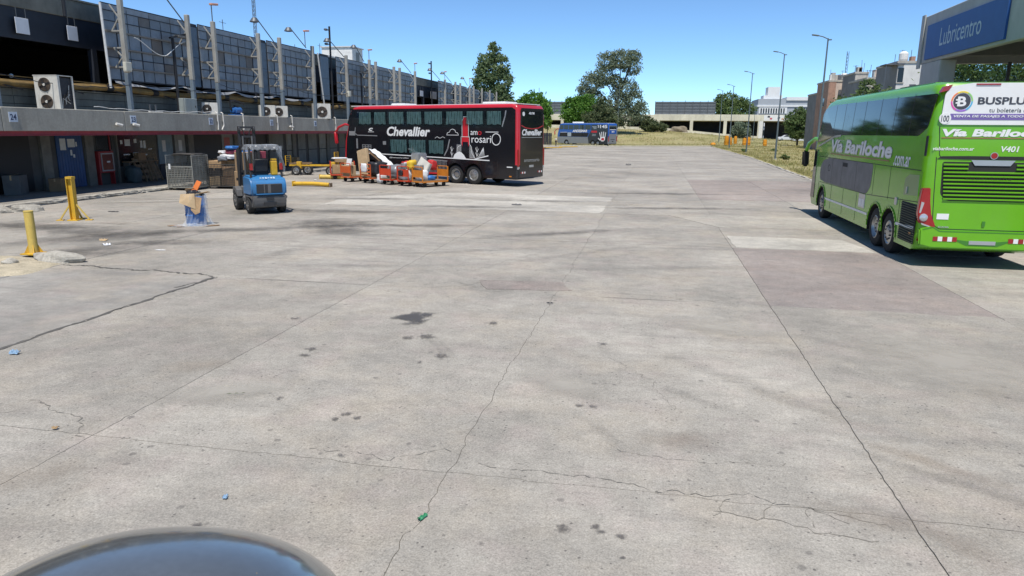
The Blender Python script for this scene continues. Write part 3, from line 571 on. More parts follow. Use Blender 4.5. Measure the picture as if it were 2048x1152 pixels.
for (y, zt, zb, lab, hd) in ((26.33,9.2,7.3,'black pole over the open dark bay', 0), (33.0,7.25,3.5,'black pole with bracket in front of the first billboard', 1), (51.0,10.25,3.5,'tall black lamp pole beside the third billboard', 2), (75.6,10.05,3.5,'tall black lamp pole in the second open bay', 2), (56.6,7.3,3.5,'black pole with bracket before the fourth billboard', 1)):
    o = thing('black_pole', lab, 'pole', (-24.0, y, 0)); MB().tube([(0,0,zb), (0,0,zt)], .075, 8).build('pole', m_black, o, smooth=True)
    if hd == 2:
        for s_, z in ((-1, zt-.3), (-1, zt-1.3)): MB().bar((0,0,z), (0,-.5,z+.05), .05).build('bracket', m_black, o); MB().cb((0,-.6,z), (.2,.3,.14)).build('lamp_head', m_lamp, o, bevel=.03, seg=1)
    if hd == 1: MB().bar((0,-.2,zt), (.1,1.1,zt+.35), .12, .08).build('bracket', m_black, o); MB().bx(-.15,.15,.3,1.3,zt+.1,zt+.2).build('shelf', m_rail, o)
cw = thing('loose_cable', 'pale loose cable looping in front of the first billboard', 'cable'); MB().tube([(-23.95, 30.2+u*3.9, 6.95-.75*math.sin(u*PI)**1.5+.7*max(0, u-.55)*2*(1-u)*2+u*.25) for u in np.linspace(0, 1, 24)], .018, 5).build('cable', m_paper, cw)
# ---- number plates on the canopy beam
m_plate = M('sign_plate', (.52,.58,.66), .5, var=.08, dirt=.2)
for n_, y in (('24',22.25), ('23',28.45), ('22',34.25), ('21',40.4), ('20',46.2), ('19',52.3)):
    o = thing('number_sign', f'pale number plate reading {n_}, {dict(zip(["24","23","22","21","20","19"],["leftmost on the canopy beam","above two security cameras","left of the drain pipe pair","above the forklift mast side","below the large square air conditioner","just left of the coach mirror"]))[n_]}', 'sign', (BF, y, 3.04), 0, 'platform number plates'); MB().bx(.003, .02, -.02, .34, 0, .36).build('plate', m_plate, o)
    text(n_, m_navy, o, (.021, .03, .07), (0,1,0), (0,0,1), w=.26, h=.22, bold=.02)
m_sgn = M('white_sign', (.6,.62,.66), .5, var=.06)
for (y0, y1, z0, z1, s_, lab) in ((25.75,26.4,6.62,7.25,'','blank white hanging sign, left one in the open dark bay'), (28.4,28.98,6.66,7.28,'','blank white hanging sign, right one in the open dark bay'), (52.6,53.15,6.68,7.28,'20','white hanging sign reading 20 in the second dark bay'), (77.3,78.4,6.5,7.1,'','white hanging sign, left of two in the far dark bay'), (81.2,83.4,6.4,7.2,'','white hanging sign, right of two in the far dark bay')):
    if y0 == 52.6: y0, y1 = 50.9, 51.45
    o = thing('hanging_sign', lab, 'sign', (-25.9, y0, z0)); MB().bx(0, .03, 0, y1-y0, 0, z1-z0).build('plate', m_sgn, o, bevel=.01, seg=1)
    for yy in (.1, y1-y0-.1): MB().bar((.015, yy, z1-z0), (.015, yy, z1-z0+.4), .02).build('hanger', m_lamp, o)
    if s_: text(s_, m_navy, o, (.031, .08, .16), (0,1,0), (0,0,1), w=.4, h=.3, bold=.02)
# ---- CCTV cameras, drain pipes on the beam
m_cam = M('camera_white', (.62,.60,.55), .5, var=.05)
for k, (y, lab) in enumerate(((27.5,'white security camera left of the 23 plate'), (28.55,'white security camera just below the 23 plate'), (42.7,'white security camera right of the 21 plate'))):
    o = thing('security_camera', lab, 'camera', (BF, y, 2.98)); MB().bar((0,.05,.02), (.16,.05,.02), .04).build('bracket', m_cam, o); MB().tube([(.16,-.14,.04), (.2,.16,-.02)], .06, 8).build('housing', m_cam, o, smooth=True); MB().tube([(.2,.16,-.02), (.205,.19,-.026)], .045, 8).build('lens', m_black, o)
for k, (y, lab) in enumerate(((34.95,'straight pale drain pipe right of the 22 plate'), (35.45,'hooked pale drain pipe, second right of the 22 plate'), (37.4,'pale drain pipe behind the forklift mast on the beam'), (41.2,'pale drain pipe right of the 21 plate'), (43.05,'pale drain pipe above the camera on the beam'), (49.5,'pale drain pipe beside the black and red coach mirror'))):
    o = thing('drain_pipe', lab, 'pipe', (BF+.05, y, 0)); MB().tube([(-.1,0,3.7), (0,0,3.66), (0,.03,3.0), (0,.0 if k != 1 else -.18, 2.78)], .035, 6).build('tube', m_cam, o, smooth=True); MB().cb((-.02,0,3.2), (.06,.12,.03)).build('clip', m_lamp, o)
# ---- air conditioners
m_acw = M('ac_white', (.60,.585,.53), .55, var=.1, dirt=.35, dcol=(.25,.2,.14)); m_fan = M('ac_fan_rust', (.10,.075,.055), .7, var=.3, scale=8); m_coil = M('ac_coil', (.025,.026,.03), .6, var=.3, scale=10)
def aircon(lab, loc, rz, w, d, h_, fans, op=False):
    o = thing('air_conditioner', lab, 'air conditioner', loc, rz, 'outdoor air conditioner units')
    if op:
        MB().bx(-w/2, w/2, -d/2, -d/2+.06, 0, h_).build('front_panel', m_acw, o, bevel=.012, seg=1); MB().bx(-w/2, w/2-.08, -d/2+.07, d/2, .05, h_-.06).build('coil', m_coil, o)
        MB().bx(-w/2-.01, w/2, -d/2-.01, d/2, h_, h_+.03).build('top_panel', m_acw, o)
        for yy in (-d/2+.07, d/2-.05): MB().bx(w/2-.05, w/2, yy, yy+.05, 0, h_).build('corner_post', m_acw, o)
        MB().bx(-w/2, w/2, -d/2+.06, d/2, 0, .05).build('base', m_acw, o)
        for k_ in range(7): MB().tube([(w/2-.06, -d/2+.2+k_*.07, .12+k_*.05), (w/2-.05, -d/2+.25+k_*.05, .5+.08*(k_%3)), (w/2-.06, d/2-.2, .3+.12*k_)], .014, 5).build('hose', m_acw if k_ % 3 == 0 else m_fan, o)
    else:
        MB().bx(-w/2, w/2, -d/2, d/2, 0.04, h_).build('case', m_acw, o, bevel=.02, seg=2)
        MB().bx(-w/2+.05, -w/2+.1, -d/2, d/2, 0, .04).build('foot', m_lamp, o); MB().bx(w/2-.1, w/2-.05, -d/2, d/2, 0, .04).build('foot', m_lamp, o)
    for (fx, fz, fr) in fans:
        f_ = MB().lathe([(fr,0), (fr,-.012), (fr*.9,-.02), (0,-.02)], 20, (fx, -d/2-.001, fz), 'y').build('fan', m_fan, o)
        gr_ = MB()
        for q in np.linspace(.25, .98, 7): gr_.lathe([(fr*q,-.022), (fr*q,-.03), (fr*q-.008,-.03)], 20, (fx, -d/2-.001, fz), 'y')
        gr_.build('grille', m_fan, f_); MB().lathe([(fr*.22,-.022), (fr*.2,-.045), (0,-.045)], 12, (fx, -d/2-.001, fz), 'y').build('hub', m_acw, f_)
        for b_ in range(4): a_ = b_*PI/2+.4; MB().bar((fx+math.cos(a_)*fr*.2, -d/2-.018, fz+math.sin(a_)*fr*.2), (fx+math.cos(a_)*fr*.95, -d/2-.014, fz+math.sin(a_)*fr*.95), .09, .008).build('blade', m_coil, f_)
    return o
aircon('tall two-fan air conditioner with its side panel missing', (-23.95, 25.25, 3.5), .06, 1.05, .85, 1.36, [(-.06,1.02,.27), (-.04,.36,.27)], True)
aircon('small white air conditioner right of the 22 plate', (-23.75, 35.2, 3.55), .75, .8, .34, .66, [(-.15,.33,.23)])
aircon('white air conditioner, left one of a touching pair', (-23.7, 41.0, 3.53), .75, .95, .36, .74, [(-.1,.37,.27)])
aircon('weathered air conditioner, right one of a touching pair', (-23.6, 42.35, 3.53), .75, .95, .36, .74, [(-.1,.37,.27)])
aircon('large square air conditioner beside the black and red coach', (-23.6, 48.2, 3.53), .72, 1.25, .45, 1.1, [(.0,.52,.38)])
o = thing('electrical_cabinet', 'plain grey metal cabinet on the canopy below the first billboard', 'cabinet', (-23.75, 33.45, 3.5)); MB().bx(-.3, .15, -.5, .5, 0, .85).build('case', M('cabinet_grey', (.26,.29,.28), .6, var=.1, dirt=.3), o, bevel=.015, seg=1); MB().bx(.152, .165, -.44, .44, .05, .8).build('door', M('cabinet_grey', (.26,.29,.28)), o); MB().bx(.166, .19, .3, .34, .4, .5).build('handle', m_black, o)
m_pump = M('pump_blue', (.03,.13,.36), .45, var=.12, dirt=.2)
o = thing('water_pump', 'blue electric pump on the canopy beam', 'pump', (-23.6, 37.4, 3.56)); MB().tube([(0,-.15,.3), (0,.42,.3)], .19, 14).build('motor', m_pump, o, smooth=True); MB().tube([(0,-.35,.3), (0,-.16,.3)], .13, 12).build('pump_head', m_pump, o, smooth=True); MB().bx(-.2,.2,-.4,.5,0,.09).build('base', m_pump, o); MB().tube([(0,-.3,.3), (0,-.45,.34), (0,-.45,.8), (0,0,.86), (0,.9,.7)], .05, 7).build('hose', m_black, o, smooth=True); MB().bx(-.1,.1,.0,.2,.48,.58).build('terminal_box', m_black, o)
o = thing('parapet_debris', 'white offcut lying on the canopy edge right of the 23 plate', 'offcut', (BF-.2, 30.3, 3.585)); MB().bx(-.05, .05, -.3, .6, 0, .05).build('strip', m_paper, o); MB().bx(-.15,-.1,-.1,-.05,0,.35).build('peg', m_lamp, o); MB().bx(-.15,-.1,.3,.35,0,.35).build('peg', m_lamp, o)
# ---- roof objects
o = thing('roof_hut', 'white box hut on the terminal roof', 'hut', (-31, 68.6, 8.35)); MB().bx(-1.6,1.6,-1.3,1.3,0,2.3).build('wall', M('hut_white', (.75,.74,.70), .8), o, bevel=.03, seg=1); MB().bx(-1.7,1.7,-1.4,1.4,2.3,2.4).build('roof', m_paper, o); MB().bx(1.601,1.63,-.4,.4,0,1.9).build('door', m_lgrey, o)
o = thing('roof_vent', 'low white vent block on the terminal roof left of the hut', 'vent', (-30, 62.5, 8.35)); MB().bx(-.8,.8,-1,1,0,1.0).build('case', m_paper, o, bevel=.02, seg=1); MB().bx(.81,.84,-.8,.8,.2,.8).build('grille', m_lamp, o)
o = thing('lattice_mast', 'tall lattice radio mast behind the terminal roof', 'mast', (-30, 51.0, 8.35))
mm = MB()
for a in range(3): mm.tube([(.12*math.cos(a*2.1), .12*math.sin(a*2.1), 0), (.12*math.cos(a*2.1), .12*math.sin(a*2.1), 7.5)], .025, 5)
mm.build('leg_set', m_lamp, o); mm = MB()
for k in range(25):
    for a in range(3): mm.bar((.12*math.cos(a*2.1), .12*math.sin(a*2.1), .3*k), (.12*math.cos(a*2.1+2.1), .12*math.sin(a*2.1+2.1), .3*k+.3), .015)
mm.build('lacing', m_lamp, o)
for k, (y, h_) in enumerate(((46.8,1.9), (49.6,1.2), (61.6,2.0), (57,1.4))):
    o = thing('roof_antenna', f'thin {["leftmost","second","fourth","third"][k]} antenna standing on the terminal roof', 'antenna', (-30, y, 8.35), 0, 'antennas on the terminal roof'); MB().tube([(0,0,0), (0,0,h_)], .025, 5).build('mast', m_lamp, o); MB().bar((0,-.4,h_-.2), (0,.4,h_-.2), .025).build('crossbar', m_lamp, o)
# ---- smaller fence posts at the far end of the terminal
for k in range(9):
    y = 111+k*3.4; o = thing('fence_post', f'{ORD[k]} slim pale post of the far fence beyond the billboards', 'post', (-23.6, y, 0), 0, 'slim posts beyond the billboards'); MB().tube([(0,0,0), (0,0,6.6-k*.12)], .06, 6).build('pole', m_post, o)
    if k == 2: MB().tube([(0,0,6.3), (0,-.5,6.6), (0,-1.2,6.65)], .05, 6).build('arm', m_post, o)
fn = MB(); 
for k in range(8):
    y = 111+k*3.4
    for z in (2, 3.1, 4.2, 5.2): fn.bar((-23.65,y+.1,z), (-23.65,y+3.3,z-.05), .03)
    for q in range(14): fn.bar((-23.65,y+.2+q*.235,.2), (-23.65,y+.2+q*.235,5.6-k*.12), .014)
tag(fn.build('mesh_fence', m_lamp), 'grey wire mesh fence beyond the terminal', 'fence')

for k, (z, y0, y1, sag, x, lab) in enumerate(((4.9,29.4,36.1,.18,-23.62,'black cable slung between the first and third billboard posts'), (5.2,36.2,43.2,.25,-23.62,'black cable slung between the third and fifth billboard posts'), (4.75,22.5,29.2,.22,-23.62,'black cable slung from the leftmost post past the two-fan unit'), (3.72,26.5,34.9,.08,-23.3,'grey cable lying along the canopy beam edge'), (5.6,43.3,53.2,.4,-23.62,'black cable slung across the second dark bay'))):
    o = thing('slack_cable', lab, 'cable'); MB().tube([(x, y0+(y1-y0)*u, z-sag*4*u*(1-u)+.02*math.sin(u*40)) for u in np.linspace(0, 1, 30)], .016, 5).build('cable', m_black if k != 3 else m_paper, o)
# ================================================================ COACHES
def paint(name, col, rough=.28, var=.04, dirt=.0): return M(name, col, rough, var=var, scale=1.2, coat=.4, dirt=dirt, dcol=(.14,.125,.10), bump=.05, bscale=2.2)
m_tyre = M('tyre_rubber', (.018,.018,.018), .85, var=.25, scale=8); m_rim = M('rim_metal', (.42,.42,.41), .35, .7, var=.2, scale=8, dirt=.4); m_rimd = M('rim_dark', (.10,.095,.09), .6, .4, var=.2)
m_under = M('underbody', (.012,.012,.012), .9, var=.2); m_white = M('white_vinyl', (.78,.78,.76), .5, var=.03); m_line = M('panel_gap', (.02,.02,.02), .8, var=0)
m_tail = M('tail_red', (.32,.012,.014), .2, var=.1, coat=.5); m_amber = M('amber_lens', (.6,.2,.02), .25, var=0); m_clear = M('clear_lens', (.55,.56,.58), .12, .5, var=0); m_silver = M('silver_trim', (.5,.51,.52), .3, .6, var=.05)
m_bgl = M('coach_glass', (.01,.013,.016), .045, var=0, spec=.6)
def wheel(parent, x, y, r=.51, w=.3, sgn=1, deep=False):
    c = (x, y, r); hw = w/2*sgn
    t = MB().lathe([(r*.58,hw*.75), (r*.62,hw), (r*.86,hw*1.04), (r*.97,hw*.85), (r,hw*.5), (r,-hw*.7), (r*.9,-hw)], 28, c, 'y').build('wheel', m_tyre, parent, smooth=True)
    MB().lathe([(r*.6,hw*.93), (r*.55,hw*.98), (r*.5,hw*(.55 if deep else .85)), (r*.36,hw*(.3 if deep else .9)), (r*.3,hw*(.45 if deep else 1.0)), (r*.16,hw*(.55 if deep else 1.12)), (0,hw*(.55 if deep else 1.12))], 24, c, 'y').build('rim', m_rim, t, smooth=True)
    nb = MB()
    for k in range(10): a = k*2*PI/10; nb.cb((x+math.sin(a)*r*.34, y+hw*(.42 if deep else .98), r+math.cos(a)*r*.34), (.035,.05,.035))
    nb.build('wheel_nuts', m_rimd, t)
    MB().lathe([(r*.57,-hw), (0,-hw)], 16, c, 'y').build('wheel_back', m_under, t); return t
def bus_shell(root, L, W_, H, zb, axles, ra, body, front=(.0,.1,.5,.8), rear_r=.22, lower=None, zlow=1.0, tum=None):
    pr = [(0.0, zb+.08), (.25, zb)]
    for a in sorted(axles):
        n = 10; h0 = .5-zb; st = math.acos(min(1, max(-1, (zb-.5)/ra)))
        for k in range(n+1):
            t = -st+2*st*k/n; pr.append((a+ra*math.sin(t), .5+ra*math.cos(t)))
    f0, f1, f2, f3 = front
    pr += [(L-.2, zb), (L-f0, zb+.15), (L, 1.1), (L-f1, 2.2), (L-f2, H-.5), (L-f2-.12, H-.25), (L-f3, H-.06), (L-f3-.5, H), (.5, H), (.16, H-.05), (.05, H-.2), (.0, H-.6)]
    bm = bmesh.new(); A = [bm.verts.new((x, -W_/2, z)) for x, z in pr]; B = [bm.verts.new((x, W_/2, z)) for x, z in pr]; n = len(pr)
    bm.faces.new(A); bm.faces.new(B[::-1])
    for i in range(n): bm.faces.new((A[i], B[i], B[(i+1) % n], A[(i+1) % n]))
    bmesh.ops.recalc_face_normals(bm, faces=bm.faces)
    es = [e for e in bm.edges if abs(e.verts[0].co.y-e.verts[1].co.y) < 1e-4 and ((e.verts[0].co.z+e.verts[1].co.z)/2 > 1.3 or e.verts[0].co.x+e.verts[1].co.x < .3 or e.verts[0].co.x+e.verts[1].co.x > 2*L-.35) and max(e.verts[0].co.z, e.verts[1].co.z) > zb+.1]
    bmesh.ops.bevel(bm, geom=es, offset=rear_r, segments=4, affect='EDGES', profile=.5, clamp_overlap=True)
    if tum:
        bmesh.ops.bisect_plane(bm, geom=bm.verts[:]+bm.edges[:]+bm.faces[:], plane_co=(0,0,tum[0]), plane_no=(0,0,1))
        for v in bm.verts:
            if v.co.z > tum[0]: v.co.y -= math.copysign((v.co.z-tum[0])*tum[1]*min(1, abs(v.co.y)/(W_*.3)), v.co.y)
    if lower:
        bmesh.ops.bisect_plane(bm, geom=bm.verts[:]+bm.edges[:]+bm.faces[:], plane_co=(0,0,zlow), plane_no=(0,0,1))
    me = bpy.data.meshes.new('body'); me.materials.append(body)
    me.materials.append(lower or body); me.materials.append(m_under)
    bm.faces.ensure_lookup_table()
    for f in bm.faces:
        f.smooth = True
        c = f.calc_center_median()
        if lower and c.z < zlow: f.material_index = 1
        if abs(f.normal.y) < .3 and any(math.hypot(c.x-a, c.z-.5) < ra+.03 for a in axles): f.material_index = 2
    bm.to_mesh(me); bm.free(); me.set_sharp_from_angle(angle=math.radians(35)); o = link('body', me, root)
    MB().bx(.4, L-.6, -W_/2+.42, W_/2-.42, zb-.04, 1.15).build('chassis', m_under, root); 
    MB().bx(.2, L-.35, -W_/2+.06, W_/2-.06, zb-.02, zb+.06).bx(0,0,0,0,0,0) if False else None
    return o
class Side:
    def __init__(s, root, W_): s.r = root; s.w = W_/2
    def poly(s, name, pts, mt, d0=.0, d1=.008, rad=0, parent=None): return MB().prism(rpoly(pts, rad) if rad else pts, d0, d1, lambda u, v, t: (u, s.w+t, v)).build(name, mt, parent or s.r)
    def rect(s, name, x0, x1, z0, z1, mt, d1=.008, rad=0, parent=None, d0=.0): return s.poly(name, [(x0,z0), (x1,z0), (x1,z1), (x0,z1)], mt, d0, d1, rad, parent)
    def text(s, t, x, z, mt, w=None, h=None, d=.01, **k): return text(t, mt, s.r, (x, s.w+d, z), (-1,0,0), (0,0,1), w, h, **k)
    def line(s, name, pts, mt, wd=.03, d0=.008, d1=.014, parent=None):
        m = MB()
        for (x0, z0), (x1, z1) in zip(pts[:-1], pts[1:]):
            dx, dz = x1-x0, z1-z0; l = math.hypot(dx, dz) or 1; nx, nz = -dz/l*wd/2, dx/l*wd/2; ex, ez = dx/l*wd*.35, dz/l*wd*.35
            m.prism([(x0+nx-ex,z0+nz-ez), (x1+nx+ex,z1+nz+ez), (x1-nx+ex,z1-nz+ez), (x0-nx-ex,z0-nz-ez)], d0, d1, lambda u, v, t: (u, s.w+t, v))
        return m.build(name, mt, parent or s.r)
class Rear(Side):
    def poly(s, name, pts, mt, d0=.0, d1=.008, rad=0, parent=None): return MB().prism(rpoly(pts, rad) if rad else pts, d0, d1, lambda u, v, t: (-t, u, v)).build(name, mt, parent or s.r)
    def text(s, t, x, z, mt, w=None, h=None, d=.01, **k): return text(t, mt, s.r, (-d, x, z), (0,-1,0), (0,0,1), w, h, **k)
    def line(s, name, pts, mt, wd=.03, d0=.008, d1=.014, parent=None):
        m = MB()
        for (x0, z0), (x1, z1) in zip(pts[:-1], pts[1:]):
            dx, dz = x1-x0, z1-z0; l = math.hypot(dx, dz) or 1; nx, nz = -dz/l*wd/2, dx/l*wd/2
            m.prism([(x0+nx,z0+nz), (x1+nx,z1+nz), (x1-nx,z1-nz), (x0-nx,z0-nz)], d0, d1, lambda u, v, t: (-t, u, v))
        return m.build(name, mt, parent or s.r)
def bus_root(name, lab, rear_left, heading, W_, group=None):
    fx, fy = math.cos(heading), math.sin(heading); lx, ly = -fy, fx
    return thing(name, lab, 'coach', (rear_left[0]-lx*W_/2, rear_left[1]-ly*W_/2, 0), heading, group)
def circ(cx, cz, r, n=24, r2=None): return [(cx+r*math.cos(2*PI*k/n), cz+(r2 or r)*math.sin(2*PI*k/n)) for k in range(n)]
def mirror_arm(root, L, W_, mat, z=3.0, out=.75, drop=.75, mm=None):
    o = MB().tube([(L-.45,W_/2-.12,z+.05), (L+.1,W_/2+.02,z+.12), (L+out*.75,W_/2+.12,z-.05), (L+out,W_/2+.16,z-.3)], [.07,.075,.075,.07], 8).build('mirror_arm', mat, root, smooth=True)
    MB().cb((L+out+.02, W_/2+.17, z-.3-drop/2), (.16,.24,drop), (0,.1,.15)).build('mirror', mm or mat, o, bevel=.06, seg=3, smooth=True)

# ---------------------------------------------------------------- black and red double-decker
BW, BH, BL = 2.6, 4.2, 12.75
k_red = paint('coach_red', (.50,.018,.028)); k_blk = paint('coach_black', (.010,.010,.013), .2)
kb = bus_root('double_decker_coach', 'black and red double-decker coach parked behind the orange luggage carts', (-6.82,35.91), math.radians(157.65), BW)
bus_shell(kb, BL, BW, BH, .38, [2.89,4.11,10.35], .62, k_red, (.02,.12,.62,.95), .17, k_blk, 1.12)
S = Side(kb, BW); Rr = Rear(kb, BW)
def arch_cut(x0, x1, zb, axles, ra):
    p = [(x0, zb)]
    for a in sorted(axles):
        st = math.acos((zb-.5)/ra)
        for k in range(11): t = -st+2*st*k/10; p.append((a+ra*math.sin(t), .5+ra*math.cos(t)))
    return p+[(x1, zb)]
S.poly('side_panel', arch_cut(.2, 12.5, .41, [2.89,4.11,10.35], .625)+[(12.52,1.3), (12.42,2.3), (12.05,3.6), (11.85,4.02), (.4,4.02), (.19,3.9), (.19,1.2)], k_blk, 0, .006)
m_curt = M('curtain', (.15,.205,.205), .9, var=.25, scale=6); m_pane = glassmat('coach_pane', (.80,.87,.87))
def curtains(x0, x1, z0, z1, par, seed):
    r = random.Random(seed); m = MB(); n = 46; ph = [r.uniform(0, 6) for _ in range(4)]
    m.grid(lambda u, v: (x1+(x0-x1)*u, S.w+.022+.010*math.sin(u*38+ph[0]+v*1.5)+.006*math.sin(u*91+ph[1]-v*2.4), z1+(z0-z1)*v-.05*v*abs(math.sin(u*7+ph[2]))), n, 4); return m.build('curtain', m_curt, par, smooth='all', fix=False)
xs = [11.45, 10.2, 9.05, 7.65, 6.35, 4.85, 3.45, 2.1, .95]
win = S.poly('upper_window', [(11.75,3.05), (.86,2.98), (.62,3.86), (11.98,3.9)], m_bgl, .006, .012, .1)
for k in range(8):
    curtains(xs[k+1]+.12, xs[k]-.14, 3.2, 3.84, win, k); S.rect('pane', xs[k+1]+.03, xs[k]-.03, 3.1, 3.86, m_pane, .046, .05, win, d0=.040)
lw = S.poly('lower_window', [(9.0,1.5), (4.85,1.46), (4.42,2.36), (9.0,2.36)], m_bgl, .006, .012, .1)
for k, (a, b) in enumerate(((8.85,7.6), (7.4,6.2), (5.95,4.9))): curtains(b, a, 1.62, 2.3, lw, 40+k); S.rect('pane', b-.06, a+.05, 1.55, 2.32, m_pane, .046, .04, lw, d0=.040)
S.poly('cab_window', [(12.38,1.65), (11.85,1.65), (11.85,2.35), (12.3,2.35)], m_bgl, .006, .012, .05); S.poly('front_quarter_window', [(12.33,3.15), (12.02,3.1), (11.99,3.85), (12.03,3.85)], m_bgl, .012, .016)
S.line('silver_trim', [(.78,3.84), (.82,3.6), (1.0,3.08)], m_silver, .07); S.line('silver_trim', [(4.48,2.34), (4.62,1.85), (4.85,1.5)], m_silver, .07); S.line('silver_trim', [(11.66,2.95), (11.72,2.62), (11.5,2.52), (9.9,2.5)], m_silver, .05)
S.line('white_stripe', [(11.6,1.50), (1.82,1.31)], m_white, .05)
S.text('Chevallier', 9.1, 2.5, m_white, 3.25, .53, shear=.22, bold=.03); S.text('c', 10.55, 2.78, m_white, .34, .17, shear=.3, bold=.03); S.line('small_strip', [(10.6,2.72), (10.15,2.72)], m_white, .025)
S.text('@nuevachevallier', 8.95, 1.23, m_white, 1.5, .09)
k_r2 = paint('tower_red', (.55,.02,.03)); tw = S.poly('tower_graphic', [(3.57,2.5), (3.57,3.35), (3.5,3.42), (3.5,3.52), (3.29,3.52), (3.29,3.42), (3.22,3.35), (3.22,2.5)], k_r2, .008, .014)
S.line('tower_outline', [(3.61,2.5), (3.61,3.37), (3.53,3.44), (3.53,3.56), (3.26,3.56), (3.26,3.44), (3.18,3.37), (3.18,2.5)], m_white, .025, .014, .018, tw)
S.poly('tower_base', [(3.66,2.18), (3.62,2.5), (3.17,2.5), (3.13,2.18), (3.2,2.0), (3.22,2.25), (3.58,2.25), (3.6,2.0)], k_r2, .008, .014, 0, tw); S.line('tower_outline', [(3.68,2.15), (3.68,2.52), (3.12,2.52), (3.12,2.15)], m_white, .022, .014, .018, tw)
for (a, b) in ((3.98,3.68), (3.12,2.78)):
    for z in np.arange(1.42, 2.12, .055): S.line('stair', [(a if a > 3.5 else b+.34*(2.15-z)/.75*0+.34, z), (b if a > 3.5 else b+.34-.34*(2.15-z)/.75-.05, z)], m_white, .016, .008, .012, tw)
S.line('stair_edge', [(3.66,2.1), (3.95,1.95), (4.0,1.42)], m_white, .02, .008, .012, tw); S.line('stair_edge', [(3.14,2.15), (3.0,2.0), (2.98,1.7), (2.75,1.37)], m_white, .02, .008, .012, tw)
S.poly('dome_graphic', [(4.24,1.38), (4.15,1.56), (3.98,1.68), (3.83,1.73), (3.66,1.68), (3.5,1.55), (3.36,1.36)], m_white, .008, .013); S.line('bridge_graphic', [(2.75,1.36), (1.9,1.55)], m_white, .05); 
for k in range(6): S.line('bridge_graphic', [(2.55-k*.08,1.45+k*.02), (2.2,1.98)], m_white, .018)
for x in (4.33, 2.62): S.line('plant_graphic', [(x,1.4), (x,2.0)], m_white, .018); S.line('plant_graphic', [(x-.1,1.9), (x,1.72), (x+.1,1.95)], m_white, .018); S.line('plant_graphic', [(x-.09,1.65), (x,1.5), (x+.09,1.7)], m_white, .018)
S.line('cloud_graphic', [(4.67,2.6), (3.86,2.6), (3.92,2.72), (4.05,2.75), (4.1,2.86), (4.25,2.92), (4.4,2.88), (4.48,2.75), (4.62,2.72), (4.67,2.6)], m_white, .022)
S.line('cloud_graphic', [(5.5,2.42), (5.35,2.5), (5.15,2.42), (4.95,2.5), (4.8,2.44)], m_white, .018)
S.text('am', 3.04, 2.62, m_white, .45, .2, bold=.0); S.text('o', 2.56, 2.62, k_r2, .24, .2); S.text('rosari', 2.98, 2.22, m_white, 1.27, .36); S.line('ring', [(1.38+.27*math.cos(a), 2.41+.29*math.sin(a)) for a in np.linspace(0, 2*PI, 25)], m_white, .045); S.line('bar_graphic', [(2.05,2.78), (1.25,2.78)], m_white, .03)
S.line('fence_graphic', [(5.9,1.25), (4.68,1.2)], m_silver, .05)
for k in range(13): S.line('fence_graphic', [(5.88-k*.095,1.2), (5.88-k*.095,.55)], m_silver, .03)
S.rect('red_stripe', 4.75, 6.1, .46, .56, k_r2); S.rect('sticker_block', 10.4, 11.14, 1.56, 1.98, m_silver); 
for k in range(3):
    for q in range(4): S.rect('sticker', 10.44+k*.235, 10.62+k*.235, 1.6+q*.095, 1.66+q*.095, k_blk, .012)
S.rect('small_sign', 11.7, 12.2, 2.5, 2.75, m_silver, .012); S.rect('vent', 9.2, 9.45, 2.0, 2.2, m_silver); S.rect('handle', 11.5, 11.6, 1.74, 2.32, m_silver, .03)
S.rect('side_marker', .35, .7, .98, 1.03, m_white, .012); S.rect('reflector', .4, .55, .5, .56, m_amber, .014)
for x in (1.3, 5.0, 6.4, 7.9, 9.3): S.line('panel_gap', [(x,.45), (x,1.28)], m_line, .012, .006, .0075)
for a in (2.89, 4.11, 10.35): S.line('wheel_arch', [(a+.64*math.sin(t), .5+.64*math.cos(t)) for t in np.linspace(-1.55, 1.55, 16)], k_blk, .05, .006, .03)
Rr.poly('rear_panel', [(1.1,.5), (1.13,.9), (1.13,3.85), (1.05,3.99), (-1.05,3.99), (-1.13,3.85), (-1.13,.9), (-1.1,.5)], k_blk, 0, .006)
rw = Rr.poly('rear_window', [(1.0,3.15), (.9,3.85), (-.9,3.85), (-1.0,3.15), (-.5,3.03), (.5,3.03)], m_bgl, .006, .012); Rr.line('red_swoosh', [(1.05,3.12), (.6,3.0), (0,2.96), (-.6,3.0), (-1.05,3.12)], k_r2, .04)
Rr.text('Chevallier', .98, 2.62, m_white, 1.95, .32, shear=.22, bold=.03); Rr.line('small_strip', [(1.0,2.52), (-1.0,2.52)], m_silver, .03); Rr.text('40198', .35, 3.68, m_white, .55, .13, bold=.03); Rr.poly('speed_disc', circ(.85, 3.7, .11), m_white, .012, .018)
Rr.text('amorosario', .75, 1.27, m_silver, 1.5, .17); Rr.rect('number_plate', -.18, .25, .98, 1.1, m_silver, .012)
for a in (.62, -1.05):
    for k in range(4): Rr.rect('reflector', a+k*.11, a+k*.11+.1, .68, .77, m_tail if k % 2 else m_white, .014)
for s_ in (1, -1): 
    MB().prism([(s_*1.12,1.02), (s_*1.3,1.05), (s_*1.31,1.9), (s_*1.22,1.95)], -.03, .02, lambda u, v, t: (.03-t, u, v)).build('tail_light', m_tail, kb)
    MB().prism([(s_*1.05,.95), (s_*1.28,.9), (s_*1.28,1.03), (s_*1.1,1.04)], -.03, .025, lambda u, v, t: (.03-t, u, v)).build('tail_lamp_lens', m_clear, kb)
MB().bx(.2, BL-.6, -BW/2+.2, BW/2-.2, BH-.01, BH+.03).build('roof_cover', m_white, kb); 
for a, b in ((8.4,9.4), (1.3,2.8)): MB().bx(a, b, -.6, .6, BH+.03, BH+.15).build('roof_hatch', m_white, kb, bevel=.04, seg=2)
